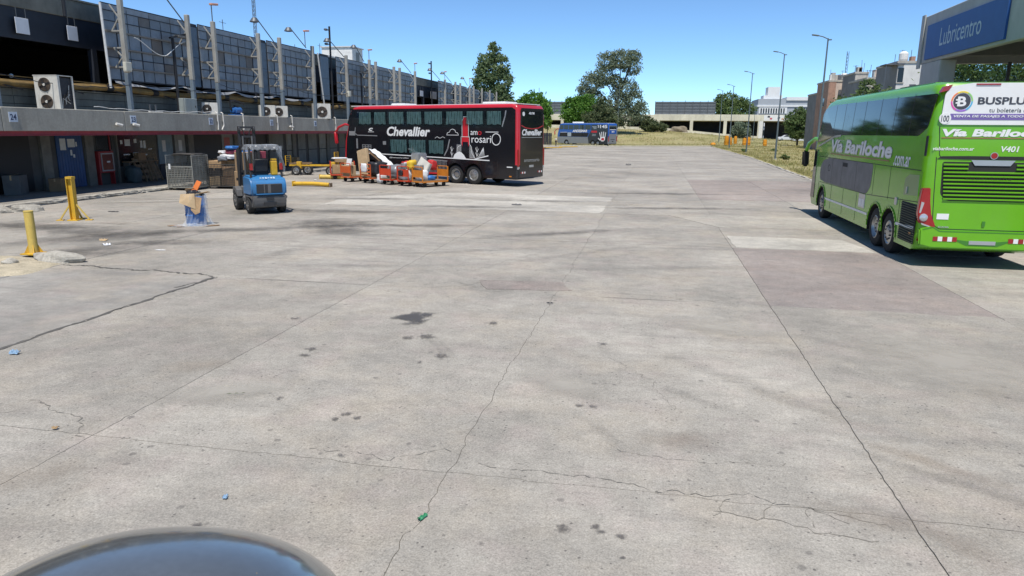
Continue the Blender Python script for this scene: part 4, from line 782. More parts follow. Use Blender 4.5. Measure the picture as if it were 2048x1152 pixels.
for a, dp in ((2.89,0), (4.11,1), (10.35,0)):
    wheel(kb, a, BW/2-.19, .51, .3, 1, dp); wheel(kb, a, -BW/2+.19, .51, .3, -1, dp)
mirror_arm(kb, BL-.35, BW, k_red, 3.02)
MB().prism([(-1.15,1.0), (1.15,1.0), (1.1,2.3), (-1.1,2.3)], 0, .01, lambda u, v, t: (BL-.11+t-(v-1.1)*.1, u, v)).build('windscreen', m_bgl, kb); MB().prism([(-1.1,2.5), (1.1,2.5), (1.05,3.65), (-1.05,3.65)], 0, .012, lambda u, v, t: (BL-.15+t-(v-2.2)*.37, u, v)).build('windscreen', m_bgl, kb)

# ---------------------------------------------------------------- green coach
GW, GH, GL = 2.6, 3.98, 11.1
g_grn = paint('coach_green', (.14,.42,.008), .27, .06, .08); g_dgr = paint('coach_green_dark', (.045,.20,.02), .3); m_graff = M('scuffed_grey', (.17,.165,.165), .6, var=.2, scale=3, dirt=.3)
gb = bus_root('coach', 'bright green coach parked on the right, seen from behind', (5.75,16.75), math.radians(90), GW)
GA = [1.95, 3.05, 9.2]
bus_shell(gb, GL, GW, GH, .36, GA, .60, g_grn, (.05,.15,.75,1.2), .2, tum=(2.78,.085))
S = Side(gb, GW); Rr = Rear(gb, GW)
def gy(y): return 1.3-(1.3-y)*1.04
def gz(z): return 2.9+(z-2.9)*1.04
def tilt(o):
    for v in o.data.vertices:
        if v.co.z > 2.78: v.co.y -= (v.co.z-2.78)*.085
w_ = S.poly('window_band', [(10.55,2.55), (9.5,2.62), (8.2,2.78), (7.1,2.82), (.62,2.84), (.2,3.02), (.02,3.72), (8.8,3.78), (10.0,3.7), (10.3,3.5)], m_bgl, 0, .012, .06)
tilt(w_)
for x in (8.45, 7.3, 6.25, 5.1, 3.7, 2.5, 1.3): S.line('window_gap', [(x-.02,2.84), (x+.05,3.76)], m_line, .02, .012, .014, w_); tilt(w_.children[-1])
S.line('silver_trim', [(10.3,2.42), (9.3,2.58), (8.2,2.76), (7.4,2.8)], m_silver, .06)
S.poly('scuffed_panel', [(9.65,1.31), (9.7,1.7), (9.4,1.95), (8.6,2.07), (3.65,2.09), (3.7,1.5), (4.0,1.27), (8.9,1.25)], m_graff, 0, .006, .15)
for x in (8.05, 6.8, 5.2): S.line('panel_gap', [(x,1.27), (x,2.07)], m_line, .01, .006, .008)
S.line('panel_gap', [(10.0,2.08), (.15,2.10)], m_line, .014, .006, .008); S.line('panel_gap', [(9.6,1.22), (4,1.26), (.1,1.42)], m_line, .014, .006, .008)
for x in (9.75, 7.9, 6.4, 4.9): S.line('panel_gap', [(x,.45), (x,1.22)], m_line, .012, .001, .004)
for x in (3.5, 2.2): S.line('panel_gap', [(x,1.3), (x,2.08)], m_line, .012, .001, .004)
S.line('panel_gap', [(1.28,.42), (1.28,1.38)], m_line, .012, .001, .004); S.line('panel_gap', [(.1,.5), (.1,2.08)], m_line, .012, .001, .004)
S.line('white_stripe', [(8.6,.73), (3.75,.75)], m_white, .06); S.line('white_stripe', [(1.35,.8), (.2,.84)], m_white, .06)
S.text('Vía Bariloche', 8.45, 2.27, m_silver, 6.2, .42, shear=.15, bold=.05, d=.006, ext=.004); S.text('Vía Bariloche', 8.42, 2.29, m_white, 6.15, .38, shear=.15, bold=.02, d=.011); S.text('.com.ar', 2.05, 2.13, m_white, 1.15, .24, bold=.01); S.line('red_underline', [(8.4,2.22), (2.4,2.22)], M('rust_line', (.32,.14,.06), .5), .025)
S.poly('vent_panel', [(1.1,1.88), (.85,1.98), (.22,2.0), (.18,1.55), (1.1,1.5)], g_dgr, 0, .008); S.rect('handle', .85, .9, 1.55, 1.7, m_silver, .03)
gv = S.rect('engine_grille', .12, 1.12, .48, 1.36, m_line, .006)
for k in range(16): S.line('slat', [(1.1,.53+k*.053), (.14,.515+k*.053)], M('grille_slat', (.07,.09,.05), .6), .014, .006, .03, gv)
S.poly('vent_grille', [(.12,2.42), (.12,2.84), (-.0,2.85), (-.0,2.42)], m_line, .0, .01)
S.rect('filler_cap', 1.45, 1.62, 1.22, 1.4, m_silver, .02, .04); S.rect('sticker_block', 4.05, 4.65, .86, 1.24, m_silver, .01); S.rect('reflector', .3, .42, .66, .74, m_amber, .014)
for k in range(2): S.rect('sticker', 4.1+k*.27, 4.33+k*.27, .9, 1.1, m_white, .014)
S.line('badge_ring', [(8.45+.14*math.cos(a), 1.75+.1*math.sin(a)) for a in np.linspace(0, 2*PI, 17)], m_line, .02, .006, .009); S.rect('sign_plate', 6.2, 6.75, 1.88, 2.0, m_line, .009)
for a in GA: S.line('wheel_arch', [(a+.63*math.sin(t), .5+.63*math.cos(t)) for t in np.linspace(-1.6, 1.6, 18)], g_grn, .045, -.01, .02)
for i_, a in enumerate(GA): wheel(gb, a, GW/2-.18, .5, .3, 1, i_ == 1); wheel(gb, a, -GW/2+.18, .5, .3, -1, i_ == 1)
# rear of the green coach
wp_ = Rr.poly('white_panel', [(1.09,3.08), (1.12,3.2), (1.1,3.7), (1.0,3.86), (.6,3.93), (-.6,3.93), (-1.0,3.86), (-1.1,3.7), (-1.12,3.2), (-1.09,3.08)], m_white, .0, .02, .04)
lg = circ(gy(.79), gz(3.53), .195); rb_ = [(.85,.25,.1), (.85,.65,.05), (.3,.6,.2), (.1,.45,.7), (.35,.15,.6), (.75,.1,.4)]
for k in range(6):
    c_ = M('ring_%d' % k, rb_[k], .4, var=0); a0 = k*PI/3
    Rr.line('logo_ring', [(gy(.79)+.195*math.cos(a), gz(3.53)+.195*math.sin(a)) for a in np.linspace(a0, a0+PI/3, 6)], c_, .03, .02, .026, wp_)
m_char = M('charcoal_print', (.06,.065,.08), .5, var=0); Rr.poly('logo_disc', circ(gy(.79), gz(3.53), .165), m_char, .02, .026, 0, wp_)
Rr.text('B', gy(.79)+.085, gz(3.53)-.1, m_white, .17, .2, bold=.03, d=.026)
for z in (3.5, 3.56): Rr.line('logo_bar', [(gy(.79)+.12, gz(z)), (gy(.79)+.05, gz(z))], m_white, .03, .026, .032, wp_)
Rr.text('BUSPLUS', gy(.5), gz(3.47), m_char, 1.02, .15, bold=.03, d=.021); Rr.text('tu boletería online', gy(.27), gz(3.32), m_char, .95, .085, d=.021)
Rr.rect('purple_banner', -.95, gy(.97), gz(3.17), gz(3.29), M('purple_print', (.18,.13,.36), .5, var=.03), .026, parent=wp_); Rr.text('VENTA DE PASAJES A TODO EL PAÍS', gy(.91), gz(3.205), m_white, 1.68, .075, bold=.02, d=.027, shear=.15)
Rr.poly('speed_disc', circ(1.045, gz(3.195), .115), m_white, .0, .027); Rr.text('100', 1.12, gz(3.13), m_char, .15, .13, bold=.01, d=.0275)
MB().prism([(1.05,3.78), (.98,3.9), (1.14,3.86), (1.2,3.74)], -.1, .03, lambda u, v, t: (-t, u, v)).build('upper_tail_light', m_tail, gb); MB().prism([(-1.05,3.78), (-.98,3.9), (-1.14,3.86), (-1.2,3.74)], -.1, .03, lambda u, v, t: (-t, u, v)).build('upper_tail_light', m_tail, gb)
Rr.rect('brake_light', gy(.13), gy(.57), 3.885, 3.915, m_tail, .035)
Rr.line('panel_gap', [(1.12,3.05), (1.05,2.45), (1.0,2.38), (-1.0,2.38), (-1.05,2.45), (-1.12,3.05)], m_line, .014, .0, .004); Rr.line('panel_gap', [(1.1,2.4), (1.05,1.6), (1.0,.95), (.85,.86), (-.85,.86), (-1.0,.95), (-1.05,1.6), (-1.1,2.4)], m_line, .016, .0, .004)
Rr.text('Vía Bariloche', gy(1.07), gz(2.84), m_white, 2.05, .155, shear=.15, bold=.045, d=.004); Rr.line('red_underline', [(gy(1.07),gz(2.81)), (-.98,gz(2.81))], M('rust_line'), .02, 0, .008); Rr.text('viabariloche.com.ar', gy(1.2), gz(2.56), m_white, .8, .07, bold=.015, d=.004, shear=.15); Rr.text('V401', gy(-.06), gz(2.54), m_white, .34, .12, bold=.02, d=.004, shear=.15)
Rr.poly('dark_recess', [(1.08,gz(2.39)), (1.0,gz(2.44)), (.5,gz(2.45)), (-.5,gz(2.45)), (-1.0,gz(2.44)), (-1.08,gz(2.39)), (-.5,gz(2.38)), (.5,gz(2.38))], m_line, .0, .012); Rr.poly('badge', circ(.0, gz(2.46), .06), m_tail, .012, .03); Rr.line('badge_ring', [(.07*math.cos(a), gz(2.46)+.07*math.sin(a)) for a in np.linspace(0, 2*PI, 17)], m_silver, .012, .012, .03)
Rr.poly('silver_plate', [(.42,gz(2.37)), (-.42,gz(2.37)), (-.34,gz(2.26)), (.34,gz(2.26))], m_silver, .012, .02)
gr_ = Rr.poly('engine_grille', [(.97,gz(2.33)), (.93,gz(1.66)), (.78,gz(1.53)), (-.78,gz(1.53)), (-.93,gz(1.66)), (-.97,gz(2.33))], m_line, -.004, .003, .06)
for k in range(10):
    z = gz(2.31-k*.078); hw = .95-k*.009; cut = .46 if k < 2 else 0
    for (a, b) in (((hw, cut), (-cut, -hw)) if cut else ((hw, -hw),)): MB().prism([(0,-.016), (.03,-.014), (.034,.010), (.0,.02)], a, b, lambda u, v, t: (-.003-u, t, z-.04+v)).build('slat', g_grn, gr_)
Rr.text('viabariloche', .5, gz(2.0)-.02, m_line, .9, .05, d=.037, bold=.0)
for s_ in (1, -1):
    tl = MB().prism([(s_*1.29,gz(1.78)), (s_*1.13,gz(1.79)), (s_*1.1,gz(1.5)), (s_*1.05,gz(1.25)), (s_*.93,gz(.98)), (s_*.96,gz(.95)), (s_*1.28,gz(1.06)), (s_*1.32,gz(1.25)), (s_*1.31,gz(1.5))], -.12, .018, lambda u, v, t: (-t, u, v)).build('tail_light', m_tail, gb, bevel=.015, seg=2)
    MB().lathe([(.085,.0), (.08,-.02), (.05,-.035), (0,-.04)], 18, (-.019, s_*1.2, gz(1.17)), 'x').build('lens', m_clear, tl, smooth=True)
    MB().prism([(s_*1.28,gz(1.5)), (s_*1.22,gz(1.48)), (s_*1.27,gz(1.26)), (s_*1.3,gz(1.27))], .018, .024, lambda u, v, t: (-t, u, v)).build('lens', m_clear, tl)
    MB().prism([(s_*1.22,gz(1.02)), (s_*1.24,gz(1.06)), (s_*1.05,gz(.995)), (s_*1.04,gz(.965))], .018, .03, lambda u, v, t: (-t, u, v)).build('indicator', m_clear, tl)
    for k in range(5): Rr.rect('reflector', s_*.74-.24+k*.097, s_*.74-.24+k*.097+.09, gz(.69), gz(.785), m_tail if k % 2 == 0 else m_white, .085)
    MB().bx(-.03,.1,s_*1.16-.09,s_*1.16+.09,.58,.65).build('fog_lamp', m_tail, gb)
Rr.rect('sticker', gy(.72), gy(.95), gz(1.14), gz(1.26), m_white, .008); Rr.text('SCANIA', gy(.9), gz(.965), m_silver, .22, .035, bold=.03, d=.004); Rr.rect('latch', -.03, .03, gz(1.02), gz(1.12), g_dgr, .02)
bp = MB(); bp.prism([(1.24,.5), (1.27,.86), (1.0,.92), (.86,.84), (-.86,.84), (-1.0,.92), (-1.27,.86), (-1.24,.5), (-1.0,.44), (1.0,.44)], -.05, .075, lambda u, v, t: (-t, u, v)); bp.build('bumper', g_grn, gb, bevel=.03, seg=2, smooth=True)
Rr.poly('bumper_recess', [(.6,.66), (.3,.52), (-.3,.52), (-.6,.66), (-.3,.62), (.3,.62)], g_dgr, .075, .08); Rr.rect('number_plate', -.26, .26, .55, .63, m_silver, .088)
Rr.line('bumper_seam', [(1.2,.84), (1.0,.9), (.86,.815), (-.86,.815), (-1.0,.9), (-1.2,.84)], g_dgr, .02, .074, .078)
MB().bx(1.2, 9.5, -.9, .9, GH-.01, GH+.04).build('roof_cover', g_grn, gb)
mirror_arm(gb, GL-.35, GW, g_grn, 2.55, .75, .6, m_under)
MB().prism([(-1.15,.95), (1.15,.95), (1.1,3.4), (-1.1,3.4)], 0, .01, lambda u, v, t: (GL+.005+t-max(0, v-1.1)*.09-max(0, v-2.2)*.33, u, v)).build('windscreen', m_bgl, gb)
S.poly('door_glass', [(10.9,.6), (10.35,.6), (10.4,2.3), (10.75,2.3)], m_bgl, 0, .01)

# ---------------------------------------------------------------- blue coach far away
AW, AH, AL = 2.6, 4.25, 13.6
a_blu = paint('coach_blue', (.012,.08,.34)); a_gry = paint('coach_grey', (.2,.21,.22)); a_blk = paint('coach_black2', (.02,.022,.026)); m_red2 = M('sign_red', (.5,.02,.03), .5, var=0)
ab = bus_root('double_decker_coach', 'blue and grey double-decker coach parked at the far end of the yard', (-8.6,136.0), math.radians(143), AW)
AA = [2.6, 3.9, 10.9]
bus_shell(ab, AL, AW, AH, .4, AA, .62, a_blu, (.02,.12,.6,.95), .2, a_gry, 1.65); S = Side(ab, AW); Rr = Rear(ab, AW)
S.poly('side_panel', arch_cut(.12, 4.9, .42, [2.6,3.9], .625)+[(5.2,1.7), (4.4,2.9), (4.3,4.0), (.3,4.0), (.12,3.8)], a_blk, 0, .01)
u_ = S.poly('upper_window', [(12.9,3.1), (4.5,3.05), (4.45,3.95), (12.6,3.95)], m_bgl, .0, .012, .1)
for x in (6, 7.5, 9, 10.4, 11.7): S.line('window_gap', [(x,3.1), (x,3.95)], a_blu, .12, .012, .018, u_)
S.poly('lower_window', [(12.9,1.7), (5.3,1.7), (4.9,2.45), (12.7,2.45)], m_bgl, .0, .012, .08)
S.text('ANDESMAR', 9.3, 2.55, m_white, 3.9, .5, shear=.3, bold=.04); S.line('white_stripe', [(12.6,2.5), (10.8,2.55)], m_white, .06); S.rect('door_panel', 9.6, 10.6, 1.75, 2.5, m_silver, .02)
S.text('145', 2.1, 3.35, m_white, 1.8, .6, bold=.03, d=.011); S.text('$', 2.7, 3.4, m_white, .35, .55, d=.011); 
for k in range(3): S.rect('small_text_strip', 3.0, 4.1-k*.2, 3.6-k*.2, 3.7-k*.2, m_silver, .014)
S.rect('red_label', 2.85, 4.3, 2.5, 2.85, m_red2, .014)
for k in range(2): S.rect('small_text_strip', 3.1, 4.1, 1.9+k*.25, 1.98+k*.25, m_silver, .014)
for x0, z0, x1, z1 in ((1.85,1.6,2.15,2.45), (1.55,1.75,1.65,2.6), (1.15,1.75,1.15,2.65), (.8,1.7,.65,2.5), (2.05,1.15,2.45,1.45)): S.line('hand_finger', [(x0,z0), (x1,z1)], m_white, .17)
S.poly('hand_palm', [(2.05,1.3), (1.9,1.7), (.8,1.75), (.75,1.2), (1.1,.9), (1.7,.9)], m_white, .01, .015, .15); S.poly('hand_mark', [(1.75,1.1), (1.6,1.55), (1.0,1.5), (1.0,1.05)], m_red2, .015, .02)
Rr.poly('rear_panel', [(1.1,.6), (1.1,3.85), (-1.1,3.85), (-1.1,.6)], a_gry, 0, .01); Rr.poly('rear_window', [(1.0,3.2), (1.0,3.8), (-1.0,3.8), (-1.0,3.2)], m_bgl, .01, .016); Rr.rect('blue_label', -1.0, 1.0, 2.3, 3.0, a_blu, .016); Rr.text('ANDESMAR', .85, 3.02, m_white, 1.7, .14, bold=.03, d=.017); Rr.text('203', .4, 2.55, m_white, .8, .3, bold=.03, d=.018); Rr.rect('recess', -.6, .6, 1.2, 1.3, m_line, .016); Rr.rect('number_plate', -.25, .25, .8, .95, m_line, .016)
for s_ in (1, -1): Rr.rect('tail_light', s_*1.16-.09, s_*1.16+.09, .9, 1.9, m_tail, .03)
MB().bx(.4, AL-1.2, -1.0, 1.0, AH-.01, AH+.04).build('roof_cover', m_white, ab); MB().bx(8, 10, -.6, .6, AH+.04, AH+.3).build('roof_hatch', m_white, ab, bevel=.05, seg=1)
for a in AA: wheel(ab, a, AW/2-.19, .51, .3, 1); wheel(ab, a, -AW/2+.19, .51, .3, -1)
mirror_arm(ab, AL-.35, AW, m_red2, 3.05)
MB().prism([(-1.15,1.0), (1.15,1.0), (1.1,2.3), (-1.1,2.3)], 0, .01, lambda u, v, t: (AL-.11+t-(v-1.1)*.1, u, v)).build('windscreen', m_bgl, ab)

# ---------------------------------------------------------------- brown coach at the right edge of the field
br_ = paint('coach_brown', (.20,.13,.07)); bw = bus_root('coach', 'tan and brown coach standing beyond the field, right of the lamp posts', (33.6,148), math.radians(-108), 2.5)
bus_shell(bw, 11, 2.5, 3.75, .4, [2.9,8.7], .58, br_, (.02,.1,.4,.7), .2, paint('coach_tan', (.42,.36,.27)), 1.5); S = Side(bw, 2.5)
for sg in (1, -1):
    MB().prism([(.8,2.1), (10.4,2.1), (10.1,3.3), (.8,3.3)], 0, .012, lambda u, v, t: (u, sg*(1.25+t), v)).build('window_band', m_bgl, bw)
    for a in (2.9, 8.7): wheel(bw, a, sg*1.07, .5, .28, sg)
MB().prism([(-1.1,1.4), (1.1,1.4), (1.05,3.2), (-1.05,3.2)], 0, .012, lambda u, v, t: (11.01+t-max(0, v-1.1)*.09-max(0, v-2.2)*.2, u, v)).build('windscreen', m_bgl, bw); MB().bx(11.0,11.05,-1.0,-.6,.7,.9).build('headlight', m_clear, bw); MB().bx(11.0,11.05,.6,1.0,.7,.9).build('headlight', m_clear, bw)
# ================================================================ THINGS IN THE YARD
m_fb = M('forklift_blue', (.03,.165,.37), .4, var=.1, dirt=.3, dcol=(.10,.09,.08), coat=.2); m_fg = M('forklift_grey', (.10,.10,.10), .65, var=.2, dirt=.4, dcol=(.16,.11,.07)); m_fk = M('forklift_black', (.025,.025,.027), .6, var=.15)
m_yel = M('yellow_paint', (.62,.37,.025), .55, var=.12, scale=4, dirt=.4, dcol=(.22,.13,.05)); m_yelp = M('pale_yellow_paint', (.60,.43,.10), .6, var=.12, scale=4, dirt=.35, dcol=(.25,.18,.08))
m_card = M('cardboard', (.36,.235,.125), .9, var=.14, scale=5, fine=.06); m_card2 = M('cardboard_pale', (.46,.33,.19), .9, var=.14, scale=5); m_card3 = M('cardboard_brown', (.25,.155,.085), .9, var=.15, scale=5)
m_film = bpy.data.materials.new('plastic_film'); t_, P_, N_, L_ = nodes(m_film); P_.inputs['Base Color'].default_value = (.75,.8,.85,1); P_.inputs['Roughness'].default_value = .25; P_.inputs['Alpha'].default_value = .17
m_wire = M('wire_grey', (.36,.36,.32), .55, .4, var=.2, dirt=.4, dcol=(.16,.11,.07)); m_wired = M('wire_dark', (.07,.065,.06), .6, .3, var=.2)
m_bagw = M('bag_white', (.68,.68,.68), .6, var=.1, scale=6); m_bagk = M('bag_black', (.02,.02,.023), .4, var=.2); m_bagb = M('bag_blue', (.04,.17,.45), .5, var=.15); m_bagm = M('bag_maroon', (.23,.035,.06), .6, var=.2); m_bagy = M('bag_yellow', (.65,.42,.03), .55, var=.1); m_bagr = M('bag_red', (.5,.03,.03), .55, var=.1); m_bagg = M('wrap_grey', (.2,.21,.225), .3, var=.2); m_pallet = M('pallet_wood', (.2,.135,.08), .9, var=.25, scale=6)
m_drum = M('drum_blue', (.02,.13,.40), .42, var=.1, dirt=.15)
def lump(name, lab, cat, loc, size, mt, rz=0, seed=0, group=None, sq=.45):
    # a soft parcel or bag: a rounded, dented box
    bm = bmesh.new(); bmesh.ops.create_cube(bm, size=2); bmesh.ops.subdivide_edges(bm, edges=bm.edges, cuts=4, use_grid_fill=True); r = random.Random(seed)
    ph = [r.uniform(0, 6) for _ in range(6)]
    for v in bm.verts:
        p = v.co.copy(); q = p.normalized()*1.25; p = p.lerp(q, sq); f = 1+.09*math.sin(p.x*4+ph[0])*math.sin(p.y*4+ph[1])+.07*math.sin(p.z*5+ph[2]+p.x*3)
        v.co = Vector((p.x*size[0]/2*f, p.y*size[1]/2*f, max(-1, p.z)*size[2]/2*f+size[2]/2))
    me = bpy.data.meshes.new(name); bm.to_mesh(me); bm.free(); me.materials.append(mt); me.polygons.foreach_set('use_smooth', [True]*len(me.polygons))
    o = link(name, me); o.location = loc; o.rotation_euler = (0, 0, rz); return tag(o, lab, cat, group)
def carton(lab, loc, size, mt=None, rz=0, tilt=(0,0), tape=True, group=None):
    o = thing('carton', lab, 'box', loc, rz, group); o.rotation_euler = (tilt[0], tilt[1], rz); a, b, c = size
    MB().bx(-a/2, a/2, -b/2, b/2, 0, c).build('box', mt or m_card, o, bevel=.012, seg=1)
    if tape: MB().bx(-.03, .03, -b/2-.002, b/2+.002, c*.75, c+.003).build('tape', m_card2 if mt is not m_card2 else m_card3, o)
    return o
def crumple(name, mt, parent, fn, nu=26, nv=26): return MB().grid(fn, nu, nv).build(name, mt, parent, smooth='all', fix=False)

# ---------------------------------------------------------------- forklift
fk = thing('forklift', 'blue and grey forklift truck seen from behind, plastic film on its guard', 'forklift', (-13.2,22.37,0), math.atan2(.70,-.71))
def yz(poly, a, b): return MB().prism(poly, a, b, lambda u, v, t: (u, t, v))
yz([(-.30,.62), (-.50,.66), (-.54,.95), (-.47,1.16), (-.32,1.27), (.55,1.30), (.6,.62)], -.60, .60).build('counterweight', m_fb, fk, bevel=.06, seg=3, smooth=True)
yz([(-.24,.20), (-.48,.26), (-.56,.45), (-.53,.64), (.30,.66), (.3,.6), (-.1,.58), (-.25,.5)], -.56, .56).build('bumper', m_fg, fk, bevel=.04, seg=2, smooth=True)
for s_ in (-1, 1): yz([(-.30,.56), (-.50,.50), (-.50,.64), (.7,.64), (.5,.58), (.28,.54)], s_*.42, s_*.61).build('fender', m_fg, fk, bevel=.03, seg=2, smooth=True)
rg = MB().bx(-.565,-.5,-.43,.43,.72,1.04).build('radiator_opening', m_fk, fk, bevel=.02, seg=1)
for a, b in ((-.04,.06), (.16,.19)): MB().bx(-.575,-.566,a,b,.73,1.03).build('slat', m_fg, rg)
MB().bx(-.585,-.55,-.46,.46,.685,.72).build('grille_lip', m_fb, fk); MB().bx(-.58,-.5,-.12,.12,.5,.6).build('tow_pin_recess', m_fk, fk); MB().bx(-.58,-.5,-.2,.2,.30,.42).build('slot', m_fk, fk)
for k_ in range(6): MB().cb((-.405+.008*(k_%2),.24-k_*.09,1.232), (.05+.02*(k_%3),.06,.006), (0,-.63,0)).build('faded_lettering_mark', M('faded_print', (.35,.45,.55), .6), fk)
yz([(.3,.28), (.3,.78), (.75,.82), (.85,.5), (1.25,.5), (1.3,.85), (1.75,.85), (1.8,.35)], -.50, .50).build('chassis', m_fg, fk, bevel=.03, seg=1)
for s_ in (-1, 1):
    yz([(1.15,.5), (1.2,.75), (1.45,.85), (1.75,.82), (1.85,.6), (1.8,.55), (1.6,.72), (1.35,.6)], s_*.48, s_*.68).build('fender', m_fg, fk, bevel=.02, seg=1)
    w_ = wheel(fk, 0.02, s_*.52, .29, .22, s_); wheel(fk, 1.52, s_*.56, .35, .24, s_)
MB().bx(.35,.85,-.28,.28,1.28,1.42).build('seat', m_fk, fk, bevel=.04, seg=2); MB().cb((.34,0,1.62), (.12,.5,.5), (0,-.15,0)).build('seat_back', m_fk, fk, bevel=.05, seg=3, smooth=True)
MB().bx(1.25,1.5,-.4,.4,.85,1.25).build('dashboard', m_fk, fk, bevel=.03, seg=1); MB().lathe([(.19,0), (.205,.012), (.19,.025), (.175,.012), (.19,0)], 18, (1.1,.05,1.42)).build('steering_wheel', m_fk, fk); MB().tube([(1.3,.05,1.2), (1.1,.05,1.42)], .025, 6).build('steering_column', m_fk, fk)
for s_ in (-1, 1):
    MB().tube([(-.28,s_*.52,1.25), (-.22,s_*.5,2.2), (-.1,s_*.48,2.27)], .04, 8).build('guard_post', m_fk, fk, smooth=True); MB().tube([(1.5,s_*.48,.85), (1.2,s_*.48,2.2), (1.1,s_*.48,2.27)], .04, 8).build('guard_post', m_fk, fk, smooth=True); MB().bar((-.12,s_*.48,2.27), (1.12,s_*.48,2.27), .06).build('guard_rail', m_fk, fk)
    MB().bx(-.33,-.28,s_*.5-.05,s_*.5+.05,1.5,1.72).build('tail_light', m_tail, fk)
for k in range(8): x = -.1+k*.17; MB().bar((x,-.48,2.27), (x,.48,2.27), .035).build('guard_bar', m_fk, fk)
rr = random.Random(3); ph = [rr.uniform(0, 6) for _ in range(9)]
def film(u, v):
    y = -.62+1.24*u; x = -.24+.55*v*(1+.3*math.sin(u*7)); ed = max(0, abs(y)-.5)*2.2+max(0, -.12-x)*2.2; return (x+.02*math.sin(y*23+ph[0]), y*(1-.1*min(1, ed)), 2.335-.55*ed*ed*3-.18*ed+.018*math.sin(x*31+ph[1])*math.sin(y*37+ph[2]))
crumple('plastic_film', m_film, fk, film, 40, 34)
crumple('plastic_film', m_film, fk, lambda u, v: (-.30-.03*math.sin(v*9+u*7), -.60+.18*u+.05*math.sin(v*6), 2.3-v*(.9-.3*u)), 8, 16)
for s_ in (-1, 1):
    MB().bx(1.92,2.05,s_*.36-.05,s_*.36+.05,.1,2.15).build('mast_channel', m_fk, fk); MB().bx(1.95,2.07,s_*.26-.04,s_*.26+.04,.3,2.95).build('inner_mast', m_fk, fk)
    MB().tube([(1.93,s_*.16,.3), (1.93,s_*.16,2.6)], .035, 7).build('lift_cylinder', m_fg, fk); MB().tube([(1.98,s_*.2,2.9), (2.0,s_*.1,2.75), (1.98,s_*.06,2.3)], .016, 5).build('hose', m_fk, fk)
    MB().bx(2.15,3.2,s_*.28-.06,s_*.28+.06,.62,.67).build('fork', m_fg, fk); MB().bx(2.12,2.17,s_*.28-.06,s_*.28+.06,.62,1.1).build('fork_shank', m_fg, fk)
    MB().lathe([(.12,-.03), (.14,0), (.12,.03)], 12, (2.0,s_*.26,2.82), 'y', True).build('chain_wheel', m_fk, fk)
for z in (.4, 1.3, 2.1): MB().bx(1.92,2.05,-.36,.36,z,z+.08).build('mast_crossbar', m_fk, fk)
for z in (2.55, 2.88): MB().bx(1.96,2.06,-.26,.26,z,z+.07).build('mast_crossbar', m_fk, fk)
MB().bx(2.07,2.12,-.45,.45,.7,.8).bx(2.07,2.12,-.45,.45,1.0,1.1).build('carriage', m_fk, fk)
MB().bx(.0,.2,-.47,-.27,1.3,1.78).build('yellow_case', m_yel, fk, bevel=.02, seg=1); MB().bx(.02,.18,-.46,-.3,1.8,1.86).build('case_lid', m_yel, fk)
fh = Vector((math.cos(fk.rotation_euler.z), math.sin(fk.rotation_euler.z))); fl = Vector((-fh.y, fh.x))
def fkp(x, y, z): p = fh*x+fl*y; return (-13.2+p.x, 22.37+p.y, z)
carton('brown carton carried on the forklift forks, lower left', fkp(2.7,.05,.675), (.7,.5,.62), m_card, fk.rotation_euler.z); carton('dark carton carried on the forklift forks, lower right', fkp(2.68,-.5,.675), (.7,.55,.6), m_card3, fk.rotation_euler.z)
carton('taped carton on top of the forklift load, left', fkp(2.65,.02,1.3), (.6,.5,.7), m_card, fk.rotation_euler.z); carton('dark carton with white label on top of the forklift load', fkp(2.65,-.5,1.285), (.6,.5,.75), m_bagm, fk.rotation_euler.z)

# ---------------------------------------------------------------- wire cages with parcels
def cage(lab, loc, rz, w, d, h_, front=.62, mw=m_wire):
    o = thing('wire_cage', lab, 'cage', loc, rz, 'wire mesh cages by the dock'); 
    def side(p, q, z1, nm):
        p, q = Vector(p), Vector(q); L_ = (q-p).length; n = int(L_/.075); m = MB()
        for k in range(n+1): a = p.lerp(q, k/n); m.bar((a.x,a.y,.14), (a.x,a.y,z1), .015)
        for z in np.arange(.14, z1, .085): m.bar((p.x,p.y,z), (q.x,q.y,z), .015)
        m.build('mesh_panel', mw, o); f = MB()
        for z in (.14, z1): f.bar((p.x,p.y,z), (q.x,q.y,z), .03)
        f.bar((p.x,p.y,.05), (p.x,p.y,z1), .035); f.build('frame', mw, o)
    A, B, C_, D = (-w/2,-d/2,0), (w/2,-d/2,0), (w/2,d/2,0), (-w/2,d/2,0)
    side(A, B, .14+(h_-.14)*front, 'f'); side(B, C_, h_, 's'); side(C_, D, h_, 'b'); side(D, A, h_, 's')
    MB().bx(-w/2,w/2,-d/2,d/2,.10,.14).build('base', m_wired, o)
    for x in (-w/2+.05, w/2-.05):
        for y in (-d/2+.05, d/2-.05): MB().bx(x-.05,x+.05,y-.05,y+.05,0,.10).build('foot', m_wired, o)
    return o
cage('empty grey wire cage with half-height front at the dock edge', (-21.7,30.05,0), .05, 1.3, 1.3, 1.62, .66)
lump('laundry_bundle', 'dark folded tarp lying over the empty cage', 'tarp', (-21.7,30.3,1.61), (1.2,.9,.08), m_wired, .05, 2)
tag_o = thing('paper_label', 'white paper tag tied to the empty cage', 'label', (-22.15,29.36,.98)); MB().bx(-.05,.05,0,.006,0,.25).build('sheet', m_bagw, tag_o)
cage('rusty wire cage packed with cartons next to the forklift', (-20.45,31.3,0), .12, 1.5, 1.2, 1.35, .85, m_wired)
CG = 'cartons packed in the rusty cage'
rr = random.Random(5)
